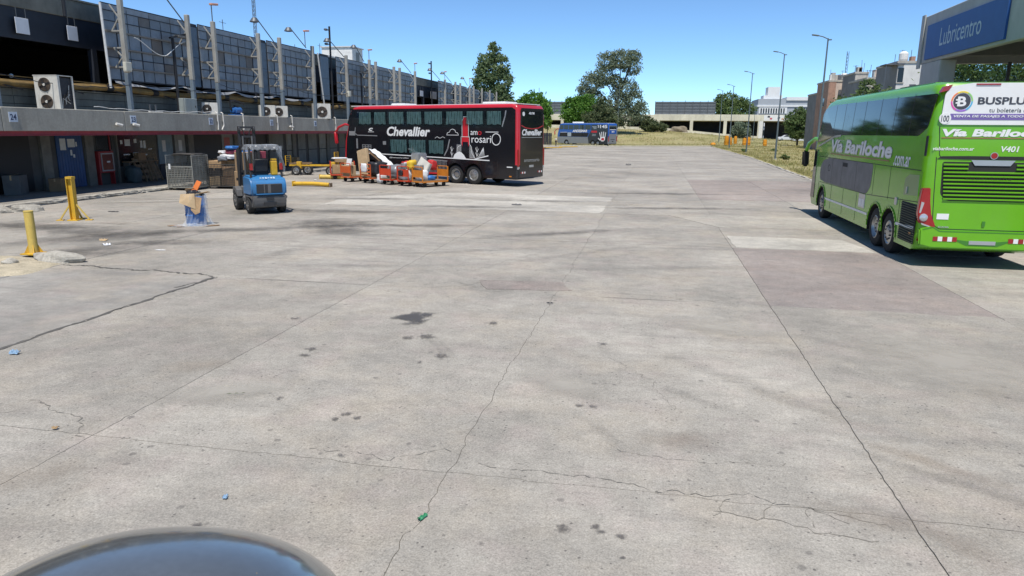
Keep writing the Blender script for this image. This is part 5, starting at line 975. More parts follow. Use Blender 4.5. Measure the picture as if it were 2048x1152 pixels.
for k, (x, y, z, a, b, c, mt, lab) in enumerate(((-.3,-.25,.15,.42,.5,.32,m_card2,'pale carton at the bottom left of the packed cage'), (.2,-.27,.15,.5,.48,.3,m_card3,'brown carton at the bottom right of the packed cage'), (-.3,-.27,.47,.45,.45,.26,m_bagk,'black carton in the middle of the packed cage'), (.22,-.27,.46,.45,.45,.33,m_card3,'brown carton in the middle right of the packed cage'), (0,.27,.15,.95,.5,.85,m_card,'tall carton at the back of the packed cage'), (-.3,-.2,.74,.6,.5,.24,m_card,'wide open carton on top of the packed cage'))):
    carton(lab, (-20.45+x*1.35-y*.12, 31.3+y+x*.16, .15+(z-.15)*1.42), (a*1.33,b,c*1.4), mt, .12+rr.gauss(0,.05), (0,0), k % 2 == 0, CG)
lump('parcel_bag', 'white plastic parcel on the packed cage front', 'parcel', (-20.4,30.95,1.34), (.42,.3,.22), m_bagg, .3, 4)
for k, (x, y, z, sx, sy, sz, mt, lab) in enumerate(((-19.75,32.1,.0,.75,.7,.62,m_bagm,'maroon sack beside the packed cage'), (-19.7,32.0,.6,.7,.6,.24,m_bagw,'white parcel on the maroon sack'), (-19.95,32.3,.84,.7,.5,.2,m_bagm,'second maroon sack higher in the parcel heap'), (-20.3,31.9,1.02,.6,.5,.18,m_bagw,'white parcel behind the packed cage'), (-20.1,31.9,1.2,.75,.5,.16,m_bagb,'bright blue parcel topmost on the heap'), (-19.55,32.2,1.0,.5,.45,.22,m_bagw,'white bag at the right end of the heap'), (-20.75,31.8,1.06,.5,.4,.16,m_bagw,'crumpled white bag at the left end of the heap'), (-19.35,31.7,.0,.35,.35,.5,m_bagw,'white upright bag on the ground near the forklift'))):
    lump('parcel', lab, 'parcel', (x+.25,y,z*1.4), (sx*1.2,sy,sz*1.35), mt, k*.4, 20+k, 'parcels heaped by the cage', .35)

for k, (x, y, z, sx, sy, sz, mt, lab) in enumerate(((-20.35,31.1,1.02,.55,.45,.2,m_bagw,'white parcel above the packed cage, front'), (-20.15,31.3,1.2,.6,.45,.18,m_bagm,'maroon parcel above the packed cage, front'), (-20.65,31.4,1.2,.5,.45,.15,m_bagw,'flat white parcel high on the packed cage'), (-20.2,31.3,1.37,.6,.4,.16,m_bagb,'blue bag crowning the packed cage'), (-20.5,31.5,1.34,.4,.4,.13,m_bagk,'small black parcel on the packed cage top'))):
    lump('parcel', lab, 'parcel', (x+.1,y+.1,z*1.28+.12), (sx*1.2,sy,sz), mt, k*.5, 130+k, 'parcels heaped by the cage', .3)
# ---------------------------------------------------------------- blue drum wrapped in plastic
dr = thing('waste_drum', 'blue plastic drum stuffed with cardboard and wrapped in clear film', 'drum', (-13.55,18.95,0), .3)
MB().lathe([(.0,.02), (.27,.0), (.285,.05), (.285,.28), (.30,.30), (.30,.33), (.285,.35), (.285,.58), (.30,.6), (.30,.63), (.285,.65), (.28,.86), (.26,.88), (.24,.88), (.24,.5)], 22, (0,0,0)).build('drum', m_drum, dr, smooth=True)
def flap(name, pts, mt, th=.012):
    m = MB(); P4 = [Vector(p) for p in pts]; n = (P4[1]-P4[0]).cross(P4[2]-P4[0]).normalized()*th; k = len(P4); m.add([p for p in P4]+[p+n for p in P4], [tuple(range(k)), tuple(reversed(range(k, 2*k)))]+[(i, (i+1) % k, k+(i+1) % k, k+i) for i in range(k)]); return m.build(name, mt, dr)
flap('cardboard_flap', [(-.32,-.22,.95), (.12,-.34,.98), (.14,-.40,.52), (-.1,-.40,.62), (-.34,-.33,.70)], m_card2); flap('cardboard_flap', [(.05,-.33,.9), (.3,-.28,.85), (.26,-.42,.42), (.12,-.42,.36), (.0,-.4,.5)], m_card); flap('cardboard_flap', [(-.1,-.2,.9), (.42,-.1,1.02), (.46,.1,.98), (0,.15,.92)], m_card2); flap('cardboard_flap', [(-.25,.2,.86), (.1,.25,.9), (.0,.05,1.12), (-.28,.1,1.08)], m_card)
flap('orange_board', [(-.12,.06,.95), (.04,.02,.93), (.22,.12,1.28), (.08,.16,1.33)], M('orange_board', (.62,.15,.02), .6, var=.1), .03)
crumple('dark_rags', m_bagk, dr, lambda u, v: ((.26*v+.04*math.sin(u*25))*math.cos(u*2*PI), (.26*v+.04*math.cos(u*19))*math.sin(u*2*PI), 1.02-.14*v*v+.05*math.sin(u*31+v*7)), 30, 8)
rr = random.Random(9); ph = [rr.uniform(0, 6) for _ in range(6)]
def wrap(u, v):
    a = -2.3+u*3.6; fl_ = max(0, v-.55)/.45; r_ = .31+.035*math.sin(a*9+ph[0]+v*5)+.03*math.sin(a*23+v*11)+.16*fl_**1.5*(1+.4*math.sin(a*5)); return (r_*math.cos(a), r_*math.sin(a), max(.012, .93-1.0*v+.04*math.sin(a*7+ph[1])*(1-fl_))+.015*fl_*abs(math.sin(a*30+v*40)))
crumple('plastic_film', m_film, dr, wrap, 70, 34)
crumple('film_heap', m_film, dr, lambda u, v: (-.55+u*1.0+.03*math.sin(v*20), -.62+v*.45+.03*math.sin(u*25), .012+.09*abs(math.sin(u*11+v*7))*math.sin(u*PI)*math.sin(v*PI)+.02*abs(math.sin(u*37))), 30, 20)
flap('flattened_carton', [(-.75,-.3,.012), (-.3,-.55,.012), (-.2,-.42,.015), (-.6,-.2,.015)], m_card3); flap('flattened_carton', [(.3,-.45,.012), (.75,-.25,.012), (.7,-.15,.015), (.35,-.3,.015)], m_card3)

# ---------------------------------------------------------------- bollards and lying beams
b1 = thing('bollard', 'tall yellow steel bollard with splayed feet', 'bollard', (-17.85,18.95,0), .25)
MB().bx(-.09,-.07,-.1,.1,.02,1.36).bx(.07,.09,-.1,.1,.02,1.36).bx(-.069,.069,-.02,.02,.02,1.36).build('post', m_yel, b1)
MB().bx(-.08,.11,-.11,.11,1.30,1.37).build('cap', m_yel, b1)
for a in (.12, 1.6, 3.25): c, s_ = math.cos(a), math.sin(a); MB().bar((.08*c,.08*s_,.52), (.42*c,.42*s_,.03), .045, .04).build('foot_brace', m_yelp, b1); MB().cb((.42*c,.42*s_,.012), (.2,.14,.024), (0,0,a)).build('foot_plate', m_yel, b1)
MB().bx(-.16,.16,-.16,.16,0,.03).build('base_plate', m_yel, b1)
b2 = thing('bollard', 'short pale yellow tube bollard on the traffic island', 'bollard', (-13.78,13.35,.05))
MB().tube([(0,0,0), (0,0,.97)], .095, 16).build('tube', m_yelp, b2, smooth=True); MB().tube([(0,0,.965), (0,0,.985)], .1, 16).build('cap', m_yelp, b2); MB().bx(-.19,.19,-.19,.19,0,.025).build('base_plate', m_yel, b2)
for a in (.8, 2.37, 3.94, 5.5): c, s_ = math.cos(a), math.sin(a); MB().prism([(.09,0), (.19,0), (.09,.2)], -.008, .008, lambda u, v, t: (u*c-t*s_, u*s_+t*c, v+.02)).build('gusset', m_yel, b2)
y1 = thing('fallen_bollard', 'yellow steel beam lying on the yard right of the forklift', 'beam', (-17.0,33.3,0), .0); MB().tube([(-1.0,0,.12), (-.9,0,.13), (0,.02,.145), (.95,-.03,.11)], .105, 12).build('beam', m_yel, y1, smooth=True); MB().cb((1.02,-.03,.1), (.05,.3,.2)).build('end_plate', m_pallet, y1); MB().bx(-1.05,-1.0,-.15,.15,0,.26).build('end_plate', m_yel, y1)
y2 = thing('fallen_bollard', 'short yellow beam lying partly under the leftmost orange cart', 'beam', (-18.5,38.6,0), .05); MB().tube([(-.65,0,.13), (.8,0,.13)], .12, 12).build('beam', m_yelp, y2, smooth=True); MB().cb((-.66,0,.13), (.03,.26,.26)).build('end_plate', m_yel, y2)

# ---------------------------------------------------------------- yellow wheeled trolley frame
yt = thing('baggage_trolley', 'empty yellow four-wheel trolley with upright end frames', 'trolley', (-21.2,41.6,0), .15)
MB().bar((-1.3,-.35,.62), (1.5,-.35,.62), .08).bar((-1.3,.35,.62), (1.5,.35,.62), .08).build('bed_frame', m_yel, yt)
for x in (-1.3, -.3, .6, 1.5): MB().bar((x,-.35,.62), (x,.35,.62), .07).build('cross_member', m_yel, yt)
def endframe(x, w, z1, fill):
    for y in (-w/2, w/2): MB().tube([(x,y,.6), (x,y,z1)], .03, 6).build('frame_post', m_yel, yt)
    for z in np.linspace(.85, z1, 4): MB().bar((x,-w/2,z), (x,w/2,z), .035).build('frame_bar', m_yel, yt)
    if fill:
        for y in np.linspace(-w/2, w/2, 7)[1:-1]: MB().bar((x,y,.62), (x,y,z1), .02).build('frame_rod', m_yel, yt)
endframe(-1.5, .9, 1.2, False); endframe(1.6, .8, 1.45, True)
for x in (-.7, 1.45): MB().bx(x-.14,x+.14,-.42,-.12,.4,.85).build('axle_box', m_yel, yt, bevel=.02, seg=1)
for x, y, r_ in ((-.85,-.45,.31), (-.3,.1,.33), (1.3,-.4,.3), (1.2,.45,.3)): wheel(yt, x, y, r_, .16, -1)
crate = thing('wooden_tray', 'shallow wooden tray resting on the yellow trolley', 'tray', (-22.1,41.9,.67), .15); MB().bx(-.6,.6,-.4,.4,0,.03).build('bottom', m_pallet, crate); 
for a in ((-.6,.6,-.42,-.4), (-.6,.6,.4,.42)): MB().bx(*a,0,.10).build('side', m_pallet, crate)

# ---------------------------------------------------------------- orange carts in front of the black coach
m_or = M('cart_orange', (.55,.10,.022), .55, var=.15, dirt=.35, dcol=(.2,.07,.03)); m_or2 = M('cart_amber', (.60,.20,.02), .55, var=.15, dirt=.35, dcol=(.22,.10,.03)); m_or3 = M('cart_redorange', (.55,.055,.018), .55, var=.15, dirt=.3, dcol=(.2,.05,.03))
def cart(lab, loc, rz, mt, L_=1.6, w=.8, solid=True, hi=1.02):
    o = thing('luggage_cart', lab, 'cart', loc, rz, 'orange luggage carts in a row')
    MB().bx(0,L_,-w/2,w/2,.30,.34).build('deck', m_pallet, o); f = MB()
    for y in (-w/2, w/2): f.bar((0,y,.27), (L_,y,.27), .07)
    for x in (0, L_/2, L_): f.bar((x,-w/2,.27), (x,w/2,.27), .06)
    f.build('deck_frame', mt, o)
    for x in (0, L_):
        for y in (-w/2, w/2): MB().bar((x,y,.27), (x,y,hi), .045).build('upright', mt, o)
        MB().tube([(x,-w/2,hi-.1), (x,-w/2,hi-.02), (x,-w/2+.06,hi), (x,w/2-.06,hi), (x,w/2,hi-.02), (x,w/2,hi-.1)], .022, 6).build('top_rail', mt, o, smooth=True)
        if solid:
            MB().bx(x-.012,x+.012,-w/2+.03,w/2-.03,.5,.86).build('end_panel', mt, o)
        else:
            for z in (.45, .62, .8): MB().bar((x,-w/2,z), (x,w/2,z), .045, .07).build('end_bar', mt, o)
    for x in (.22, L_-.2):
        for y in (-w/2+.1, w/2-.1): MB().lathe([(.02,-.03), (.11,-.03), (.12,0), (.11,.03), (.02,.03)], 14, (x,y,.12), 'y').build('caster', m_tyre, o, smooth=True); MB().bar((x,y,.12), (x,y,.26), .05).build('caster_fork', m_fg, o)
    return o
H_ = math.radians(64)
CP = [(-18.5,38.6,math.radians(28),m_or3,1.35), (-16.75,36.8,H_,m_or,1.5), (-15.3,36.15,H_,m_or,1.5), (-13.9,35.45,H_,m_or3,1.5), (-12.68,34.8,H_,m_or3,1.5), (-11.75,34.4,math.radians(58),m_or2,1.7)]
CL = ['red-orange cart with small boxes, leftmost of the cart row', 'orange cart holding a tall brown cardboard sheet, second in the row', 'orange cart with white bag and black sack, third in the row', 'red-orange cart with plain red panel, fourth in the row', 'red-orange cart piled with yellow and white parcels, fifth in the row', 'amber cart with empty open deck, rightmost of the cart row']
carts = [cart(CL[k], (x,y,0), rz, mt, L_, .8, k not in (0, 2)) for k, (x, y, rz, mt, L_) in enumerate(CP)]
def on(k, u, v, z): x, y, rz = CP[k][:3]; return (x+math.cos(rz)*u-math.sin(rz)*v, y+math.sin(rz)*u+math.cos(rz)*v, z)
carton('brown carton at the near end of the leftmost cart', on(0,.4,-.05,.345), (.6,.6,.5), m_card, CP[0][2]); carton('brown carton at the far end of the leftmost cart', on(0,1.05,0,.345), (.55,.6,.62), m_card2, CP[0][2]); carton('flat carton on top of the leftmost cart', on(0,.7,0,.98), (.9,.5,.16), m_card, CP[0][2]+.1)
lump('parcel', 'white wrapped parcel on top of the leftmost cart', 'parcel', on(0,.55,.05,1.15), (.8,.35,.1), m_bagw, CP[0][2], 61)
carton('pale carton on the second cart', on(1,.35,.1,.345), (.5,.55,.55), m_card2, H_); carton('white box tilted on the second cart rail', on(1,.15,-.1,.9), (.05,.4,.38), m_bagw, H_, (0,.25), False)
sh = thing('cardboard_sheet', 'tall thick brown mattress carton leaning on the second cart', 'cardboard', on(1,.95,-.15,.35), H_); MB().cb((0,-.3,.68), (.18,.75,1.5), (-.25,.12,0)).build('sheet', m_card2, sh, bevel=.015, seg=1); MB().cb((.11,-.3,.69), (.02,.73,1.46), (-.25,.12,0)).build('edge', m_card3, sh)
ms = thing('mattress', 'white wrapped mattress sloping down from the tall carton', 'mattress', on(1,1.15,-.55,0), H_); crumple('cover', m_bagw, ms, lambda u, v: (.0+.5*v, -.1-1.75*u+.02*math.sin(v*30), 1.78-1.0*u**1.1+.02*math.sin(u*25+v*9)), 22, 8); MB().add([(.02,-.1,1.70), (.02,-1.85,.70), (.48,-1.85,.70), (.48,-.1,1.70), (.02,-.1,1.60), (.02,-1.8,.64), (.48,-1.8,.64), (.48,-.1,1.60)], [(0,1,2,3), (4,7,6,5), (0,4,5,1), (1,5,6,2), (2,6,7,3), (3,7,4,0)]).build('core', m_card3, ms)
lump('bag', 'white plastic bag hung on the third cart panel', 'bag', on(2,-.1,.0,.62), (.12,.42,.42), m_bagw, H_, 70); lump('sack', 'big black sack on the third cart', 'sack', on(2,.75,-.15,.345), (.95,.75,.78), m_bagk, H_, 71); lump('bag', 'white bag at the foot of the black sack', 'bag', on(2,.5,-.75,.0), (.5,.35,.5), m_bagw, H_, 72)
lump('parcel', 'grey wrapped bundle on the fourth cart', 'parcel', on(3,.8,-.1,.345), (1.0,.7,.66), m_bagg, H_, 73); 
lump('bag', 'red and white bag at the back of the fourth cart', 'bag', on(3,1.45,-.2,.7), (.45,.45,.5), m_bagr, H_, 74)
lump('bag', 'white bundle beside the red bag on the carts', 'bag', on(3,1.25,-.45,.85), (.35,.3,.3), m_bagw, H_, 75)
lump('parcel', 'yellow bag on the fifth cart', 'parcel', on(4,.6,-.1,.85), (.75,.4,.45), m_bagy, H_+.5, 76); lump('parcel', 'white parcel on the fifth cart deck', 'parcel', on(4,.35,.1,.345), (.55,.65,.5), m_bagw, H_, 77); carton('carton at the rear of the fifth cart', on(4,1.1,0,.345), (.6,.7,.7), m_card, H_); lump('parcel', 'pale grey small parcel on the fifth cart', 'parcel', on(4,.3,.15,.86), (.35,.3,.3), m_bagg, H_, 78)
lump('bag', 'black pouch hanging on the fifth cart front', 'bag', on(4,-.06,.1,.55), (.1,.28,.26), m_bagk, H_, 79)
ck = thing('clear_crate', 'clear film-wrapped dark crate on top of the fifth cart', 'crate', on(4,1.15,-.05,1.05), H_); MB().bx(-.28,.28,-.3,.3,0,.6).build('contents', m_bagg, ck, bevel=.03, seg=2); MB().bx(-.3,.3,-.32,.32,-.01,.64).build('film', m_film, ck, bevel=.05, seg=2)
lump('bag', 'red sack leaning by the open white board', 'bag', on(4,1.55,-.6,.8), (.4,.4,.5), m_bagr, H_, 80)
wb = thing('white_box', 'large open white carton tilted above the rightmost cart', 'box', on(5,.55,.25,.34), H_); 
for pts in ([(-.4,.45,.75), (-.1,-.35,.45), (.25,-.6,1.15), (.0,.1,1.62)], [(-.1,-.35,.45), (.3,-.3,.4), (.55,-.5,1.1), (.25,-.6,1.15)], [(-.4,.45,.75), (.0,.5,.7), (.4,.15,1.55), (.0,.1,1.62)]):
    P4 = [Vector((p[0]*.65,p[1]*.65,.3+(p[2]-.4)*.72)) for p in pts]; n = (P4[1]-P4[0]).cross(P4[2]-P4[0]).normalized()*.03; MB().add(P4+[p+n for p in P4], [(0,1,2,3), (7,6,5,4), (0,4,5,1), (1,5,6,2), (2,6,7,3), (3,7,4,0)]).build('board', M('white_board', (.60,.57,.50), .8, var=.12, dirt=.2), wb)
lump('parcel', 'white soft parcel under the open white carton', 'parcel', on(5,.35,.1,.345), (.45,.6,.5), m_bagw, H_, 81); lump('parcel', 'blue packet on the rightmost cart deck', 'parcel', on(5,.75,-.1,.345), (.45,.35,.22), m_bagb, H_, 82); carton('small grey box on the rightmost cart', on(5,.2,.1,.86), (.3,.4,.25), m_bagg, H_)

# ---------------------------------------------------------------- under the canopy
fh_ = thing('fire_hose_cabinet', 'red fire hose cabinet with pale frame between the doors', 'cabinet', (-26.18,29.9,.0)); MB().bx(.0,.28,-.52,.45,.72,1.75).build('case', M('fire_red', (.28,.02,.025), .5, var=.15), fh_, bevel=.02, seg=1); MB().bx(.281,.3,-.4,.4,.8,.86).bx(.281,.3,-.4,.4,1.6,1.66).bx(.281,.3,-.4,-.34,.86,1.6).bx(.281,.3,.34,.4,.86,1.6).build('frame', M('frame_grey', (.3,.3,.3), .6), fh_)
MB().bx(.281,.29,-.33,.33,.87,1.59).build('glass', M('fire_glass', (.10,.015,.02), .2, var=0), fh_); MB().bx(.291,.3,-.05,.15,1.2,1.28).build('label_plate', m_bagw, fh_); MB().bx(.0,.06,.5,.56,.16,2.62).build('standpipe', M('fire_red'), fh_)
for y in (-.48, .41): MB().bx(.02,.24,y-.03,y+.03,.16,.72).build('leg', M('fire_red'), fh_)
for k, (y, t) in enumerate(((32.0,.30), (32.75,.38))):
    o = thing('pallet', ['wooden pallet leaning on the office front, left one', 'solid wooden board pallet leaning on the office front, right one'][k], 'pallet', (-25.55,y,.15), 0, 'pallets leaning under the canopy')
    for s_ in range(6 if k else 4):
        st = (1.0/(6 if k else 4)); MB().cb((-.27,0,.10+st*(s_+.5)*1.12), (.025, 1.0, st*(1.08 if k else .62)), (0,-t,0)).build('slat', m_pallet, o); o.children[-1].location.x = -(st*(s_+.5)*1.12)*math.tan(t)+.27
    for yy in (-.45, 0, .45): MB().bar((.05,yy,.0), (.05-1.2*math.tan(t),yy,1.2), .06, .09).build('bearer', m_pallet, o)
lump('sack', 'grey-blue refuse sack standing by the fire hose cabinet', 'sack', (-25.6,31.15,.15), (.6,.5,.8), M('sack_bluegrey', (.06,.085,.09), .7, var=.2), 0, 90); carton('brown carton on the ledge of the office front', (-25.95,32.2,1.22), (.3,.55,.38), m_card3, 0)
o = thing('ledge', 'shallow shelf below the taped notices', 'shelf', (-26.13,32.3,1.15)); MB().bx(0,.4,-1.2,1.0,0,.05).build('board', m_pallet, o); MB().bx(.0,.35,-1.1,-1.05,-.25,0).bx(0,.35,.85,.9,-.25,0).build('bracket', m_fg, o)

for k, (x, y, z, a, b, c, mt, lab) in enumerate(((-25.5,37.6,.15,.6,.7,.5,m_card3,'carton on the dock floor in the dark doorway, lower'), (-25.5,37.6,.655,.5,.6,.45,m_card,'carton on the dock floor in the dark doorway, upper'), (-25.4,47.2,.15,.6,.8,.7,m_card,'carton on the dock beside the shutters'), (-25.3,26.2,.15,.5,.6,.55,m_card3,'dusty carton on the dock left of the blue door'), (-25.6,24.4,.15,.6,1.0,.8,m_fg,'dark crate in the black doorway under plate 24'))): carton(lab, (x,y,z), (a,b,c), mt, k*.13, (0,0), True)
# ---------------------------------------------------------------- rubble and litter
def stone(lab, loc, s, seed, mt=m_kedge, cat='rubble', name='concrete_lump', group='broken kerb lumps'):
    bm = bmesh.new(); bmesh.ops.create_icosphere(bm, subdivisions=3, radius=1); r = random.Random(seed); ph = [r.uniform(0, 6) for _ in range(6)]
    for v in bm.verts: f = 1+.16*math.sin(v.co.x*3+ph[0])*math.sin(v.co.y*3.4+ph[1])+.1*math.sin(v.co.z*5+ph[2]+v.co.x*4); v.co = Vector((v.co.x*s[0]*f, v.co.y*s[1]*f, max(-.25, v.co.z)*s[2]*f))
    me = bpy.data.meshes.new(name); bm.to_mesh(me); bm.free(); me.materials.append(mt); o = link(name, me); o.location = loc; o.rotation_euler = (0,0,r.uniform(0, 1)); return tag(o, lab, cat, group)
stone('broken concrete lump at the left photo edge by the dock', (-21.9,20.0,.02), (.5,.28,.22), 1); stone('smaller broken concrete lump beside the left dock kerb', (-21.25,20.55,.02), (.55,.25,.24), 2); stone('broken kerb end beside the short bollard', (-12.75,12.9,.03), (.62,.24,.2), 3); stone('small kerb crumb on the traffic island', (-13.35,12.3,.06), (.16,.12,.08), 4)
def litter(name, lab, cat, loc, rz, w, d, mt, hgt=.02, seed=0):
    r = random.Random(seed); ph = [r.uniform(0, 6) for _ in range(3)]; o = MB().grid(lambda u, v: ((u-.5)*w*(1-.3*abs(math.sin(v*5+ph[0]))), (v-.5)*d*(1-.3*abs(math.sin(u*4+ph[1]))), .008+hgt*abs(math.sin(u*7+ph[2])*math.sin(v*6))), 8, 8).build(name, mt, fix=False); o.location = loc; o.rotation_euler = (0,0,rz); return tag(o, lab, cat)
litter('litter_scrap', 'green plastic scrap lying in the middle joint', 'litter', (-1.59,4.6,.005), 1.2, .12, .04, M('litter_green', (.04,.24,.11), .4), .02, 1); litter('litter_scrap', 'light blue wrapper beside the left joint', 'litter', (-8.03,7.28,.005), .2, .13, .09, M('litter_blue', (.25,.38,.52), .6), .05, 2); litter('litter_scrap', 'tiny pale blue scrap near the front', 'litter', (-3.23,4.56,.005), .4, .045, .06, M('litter_blue'), .02, 3)
litter('litter_scrap', 'white paper strip on the yard left of the forklift stains', 'litter', (-11.54,14.67,.005), .1, .3, .06, m_bagw, .01, 4); litter('litter_stick', 'dark flat strip lying past the tall bollard', 'litter', (-18.36,21.2,.005), .0, .5, .1, m_bagk, .02, 5); litter('litter_stick', 'small dark piece lying on the middle joint', 'litter', (-1.61,11.52,.008), .1, .14, .03, m_bagk, .02, 6)
litter('dry_leaf', 'small brown leaf scrap near the left front joint', 'litter', (-5.62,5.4,.005), .1, .07, .05, M('litter_orange', (.33,.22,.11), .8), .02, 7); litter('litter_stick', 'thin dark twig with leaf near the front', 'litter', (-4.43,6.6,.005), .35, .22, .012, M('litter_twig', (.06,.09,.03), .7), .01, 8)
for k, (x, y, lab) in enumerate(((-13.9,15.6,'pale wrapper beside the dark wheel stains'), (-13.3,15.0,'small white scrap near the island tip'), (-20.2,33.9,'pale crumpled paper behind the forklift'), (-14.8,25.9,'crumpled cream paper left of the forklift'), (-19,40.2,'white scrap near the yellow trolley'), (-18.8,37.2,'pale scrap beside the short fallen beam'))): litter('litter_scrap', lab, 'litter', (x,y,.006), k, .22, .14, m_bagw if k % 2 else m_card2, .05, 20+k)
litter('litter_scrap', 'dark rag on the pale patch near the black coach', 'litter', (-5.2,27.2,.012), 0, .45, .3, m_fg, .04, 31); litter('litter_scrap', 'dark leaf heap far out on the yard', 'litter', (-2.1,62,.01), 0, .5, .4, m_fg, .15, 32)

# ---------------------------------------------------------------- mirror housing of the camera's own coach
C0 = np.array([0, 0, CAMH])+rt*(-.525)+dn*.563+fw*1.0
mh = thing('mirror_housing', 'glossy grey rounded mirror housing at the lower left corner', 'mirror', tuple(C0)); mh.matrix_world = Matrix([[rt[0],-dn[0],-fw[0],C0[0]], [rt[1],-dn[1],-fw[1],C0[1]], [rt[2],-dn[2],-fw[2],C0[2]], [0,0,0,1]])
bm = bmesh.new(); bmesh.ops.create_uvsphere(bm, u_segments=64, v_segments=40, radius=1)
for v in bm.verts:
    x, y, z = v.co; e_ = lambda a: math.copysign(abs(a)**.92, a); v.co = Vector((e_(x)*.305+.03*y, e_(y)*.20-.012*x, e_(z)*.26))
me = bpy.data.meshes.new('shell'); bm.to_mesh(me); bm.free(); m_mir = M('mirror_shell', (.28,.295,.295), .15, .72, var=.08, scale=9, coat=.25, fine=.05); me.materials.append(m_mir); me.polygons.foreach_set('use_smooth', [True]*len(me.polygons)); link('shell', me, mh)
MB().tube([(-.1,-.12,.1), (-.15,-.5,.25), (-.1,-.9,.6)], .06, 10).build('arm', m_fk, mh, smooth=True)
yd = stone('x', (0,0,0), (.0075,.006,.003), 8, M('yellow_dab', (.7,.42,.03), .5), name='paint_dab'); yd.parent = mh; yd.location = (.17,.166,.04); [yd.pop(k, None) for k in ('label', 'category', 'group')]

# ---------------------------------------------------------------- person beside the blue coach
pe = thing('person', 'person in white shirt and dark trousers standing by the blue coach', 'person', (-17.9,131.5,0), -1.2)
def skin(name, V_, E_, R__, mt, parent):
    me = bpy.data.meshes.new(name); me.from_pydata(V_, E_, []); o = bpy.data.objects.new(name, me); COL.objects.link(o); sk = o.modifiers.new('s', 'SKIN'); 
    for i, d in enumerate(me.skin_vertices[0].data): d.radius = (R__[i], R__[i]*.85); d.use_root = i == 0
    sb = o.modifiers.new('b', 'SUBSURF'); sb.levels = sb.render_levels = 1; dg = bpy.context.evaluated_depsgraph_get(); m2 = bpy.data.meshes.new_from_object(o.evaluated_get(dg)); bpy.data.objects.remove(o)
    m2.materials.clear(); m2.materials.append(mt); m2.polygons.foreach_set('use_smooth', [True]*len(m2.polygons)); return link(name, m2, parent)
m_skin = M('skin', (.35,.2,.14), .6, var=.05)
V_ = [(0,0,.95), (0,0,1.2), (0,0,1.42), (0,0,1.52), (0,.02,1.63), (0,.02,1.73), (.09,0,.9), (.1,.03,.5), (.1,0,.08), (.1,.14,.04), (-.09,0,.9), (-.11,.03,.5), (-.12,0,.08), (-.12,.14,.04), (.19,0,1.4), (.25,0,1.12), (.24,.1,.88), (.24,.13,.8), (-.19,0,1.4), (-.26,0,1.12), (-.25,.1,.88), (-.25,.13,.8)]
E_ = [(0,1), (1,2), (2,3), (3,4), (4,5), (0,6), (6,7), (7,8), (8,9), (0,10), (10,11), (11,12), (12,13), (2,14), (14,15), (15,16), (16,17), (2,18), (18,19), (19,20), (20,21)]
R__ = [.15,.14,.16,.06,.095,.085,.1,.065,.05,.045,.1,.065,.05,.045,.06,.045,.035,.04,.06,.045,.035,.04]
bo = skin('body', V_, E_, R__, m_skin, pe)
skin('shirt', [(0,0,.92), (0,0,1.2), (0,0,1.44), (.19,0,1.41), (.255,0,1.15), (-.19,0,1.41), (-.265,0,1.15)], [(0,1), (1,2), (2,3), (3,4), (2,5), (5,6)], [.175,.165,.18,.08,.065,.08,.065], m_bagw, pe)
skin('trousers', [(0,0,.93), (.09,0,.88), (.1,.03,.5), (.1,0,.1), (-.09,0,.88), (-.11,.03,.5), (-.12,0,.1)], [(0,1), (1,2), (2,3), (0,4), (4,5), (5,6)], [.165,.12,.085,.075,.12,.085,.075], M('dark_trousers', (.03,.035,.05), .8), pe)
skin('hair', [(0,.0,1.69), (0,-.01,1.75)], [(0,1)], [.09,.07], m_bagk, pe)
# ================================================================ BACKGROUND
# ---------------------------------------------------------------- service canopy on the right
m_lf = M('fascia_grey', (.40,.40,.385), .8, var=.1, scale=1.2, dirt=.35, dcol=(.24,.24,.23)); m_ls = M('sign_blue', (.015,.075,.27), .5, var=.08, dirt=.12, dcol=(.05,.1,.25)); m_lt = M('sign_letter', (.42,.50,.58), .55, var=.06)
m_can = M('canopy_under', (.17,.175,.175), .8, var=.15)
lc = thing('service_canopy', 'grey service station canopy with blue Lubricentro sign', 'canopy', (0,0,0))
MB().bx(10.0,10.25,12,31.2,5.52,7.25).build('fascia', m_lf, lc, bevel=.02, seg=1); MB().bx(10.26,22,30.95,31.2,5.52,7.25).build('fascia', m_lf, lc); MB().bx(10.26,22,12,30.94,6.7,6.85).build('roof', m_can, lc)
MB().bx(9.94,9.99,31.0,31.32,5.35,7.32).build('corner_trim', m_lf, lc)
MB().bx(10.0,10.55,29.05,30.95,0,5.515).build('column', m_lf, lc, bevel=.03, seg=1); MB().bx(21,21.5,29.6,30.4,0,6.69).build('column', m_can, lc); MB().bx(16.6,16.9,30.0,30.3,0,6.69).build('column', M('dark_steel', (.06,.06,.065), .6), lc); MB().bx(10.1,10.6,12.5,13.5,0,5.515).build('column', m_lf, lc)
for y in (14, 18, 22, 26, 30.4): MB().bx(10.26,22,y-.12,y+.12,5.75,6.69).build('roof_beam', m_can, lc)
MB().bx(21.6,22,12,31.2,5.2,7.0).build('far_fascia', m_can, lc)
gz_ = MB().bx(10.7,21,30.2,30.22,.6,5.4).build('glazing', glassmat('canopy_glass', (.78,.84,.82), .08), lc)
for x in np.arange(10.7,21.1,2.06): MB().bx(x-.05,x+.05,30.16,30.26,.3,5.5).build('mullion', M('dark_steel'), lc)
sg = MB().bx(9.93,9.995,24.15,30.55,5.62,6.86).build('sign_panel', m_ls, lc); text('Lubricentro', m_lt, sg, (9.928,29.15,5.98), (0,-1,0), (0,0,1), w=3.35, h=.62, bold=.0)
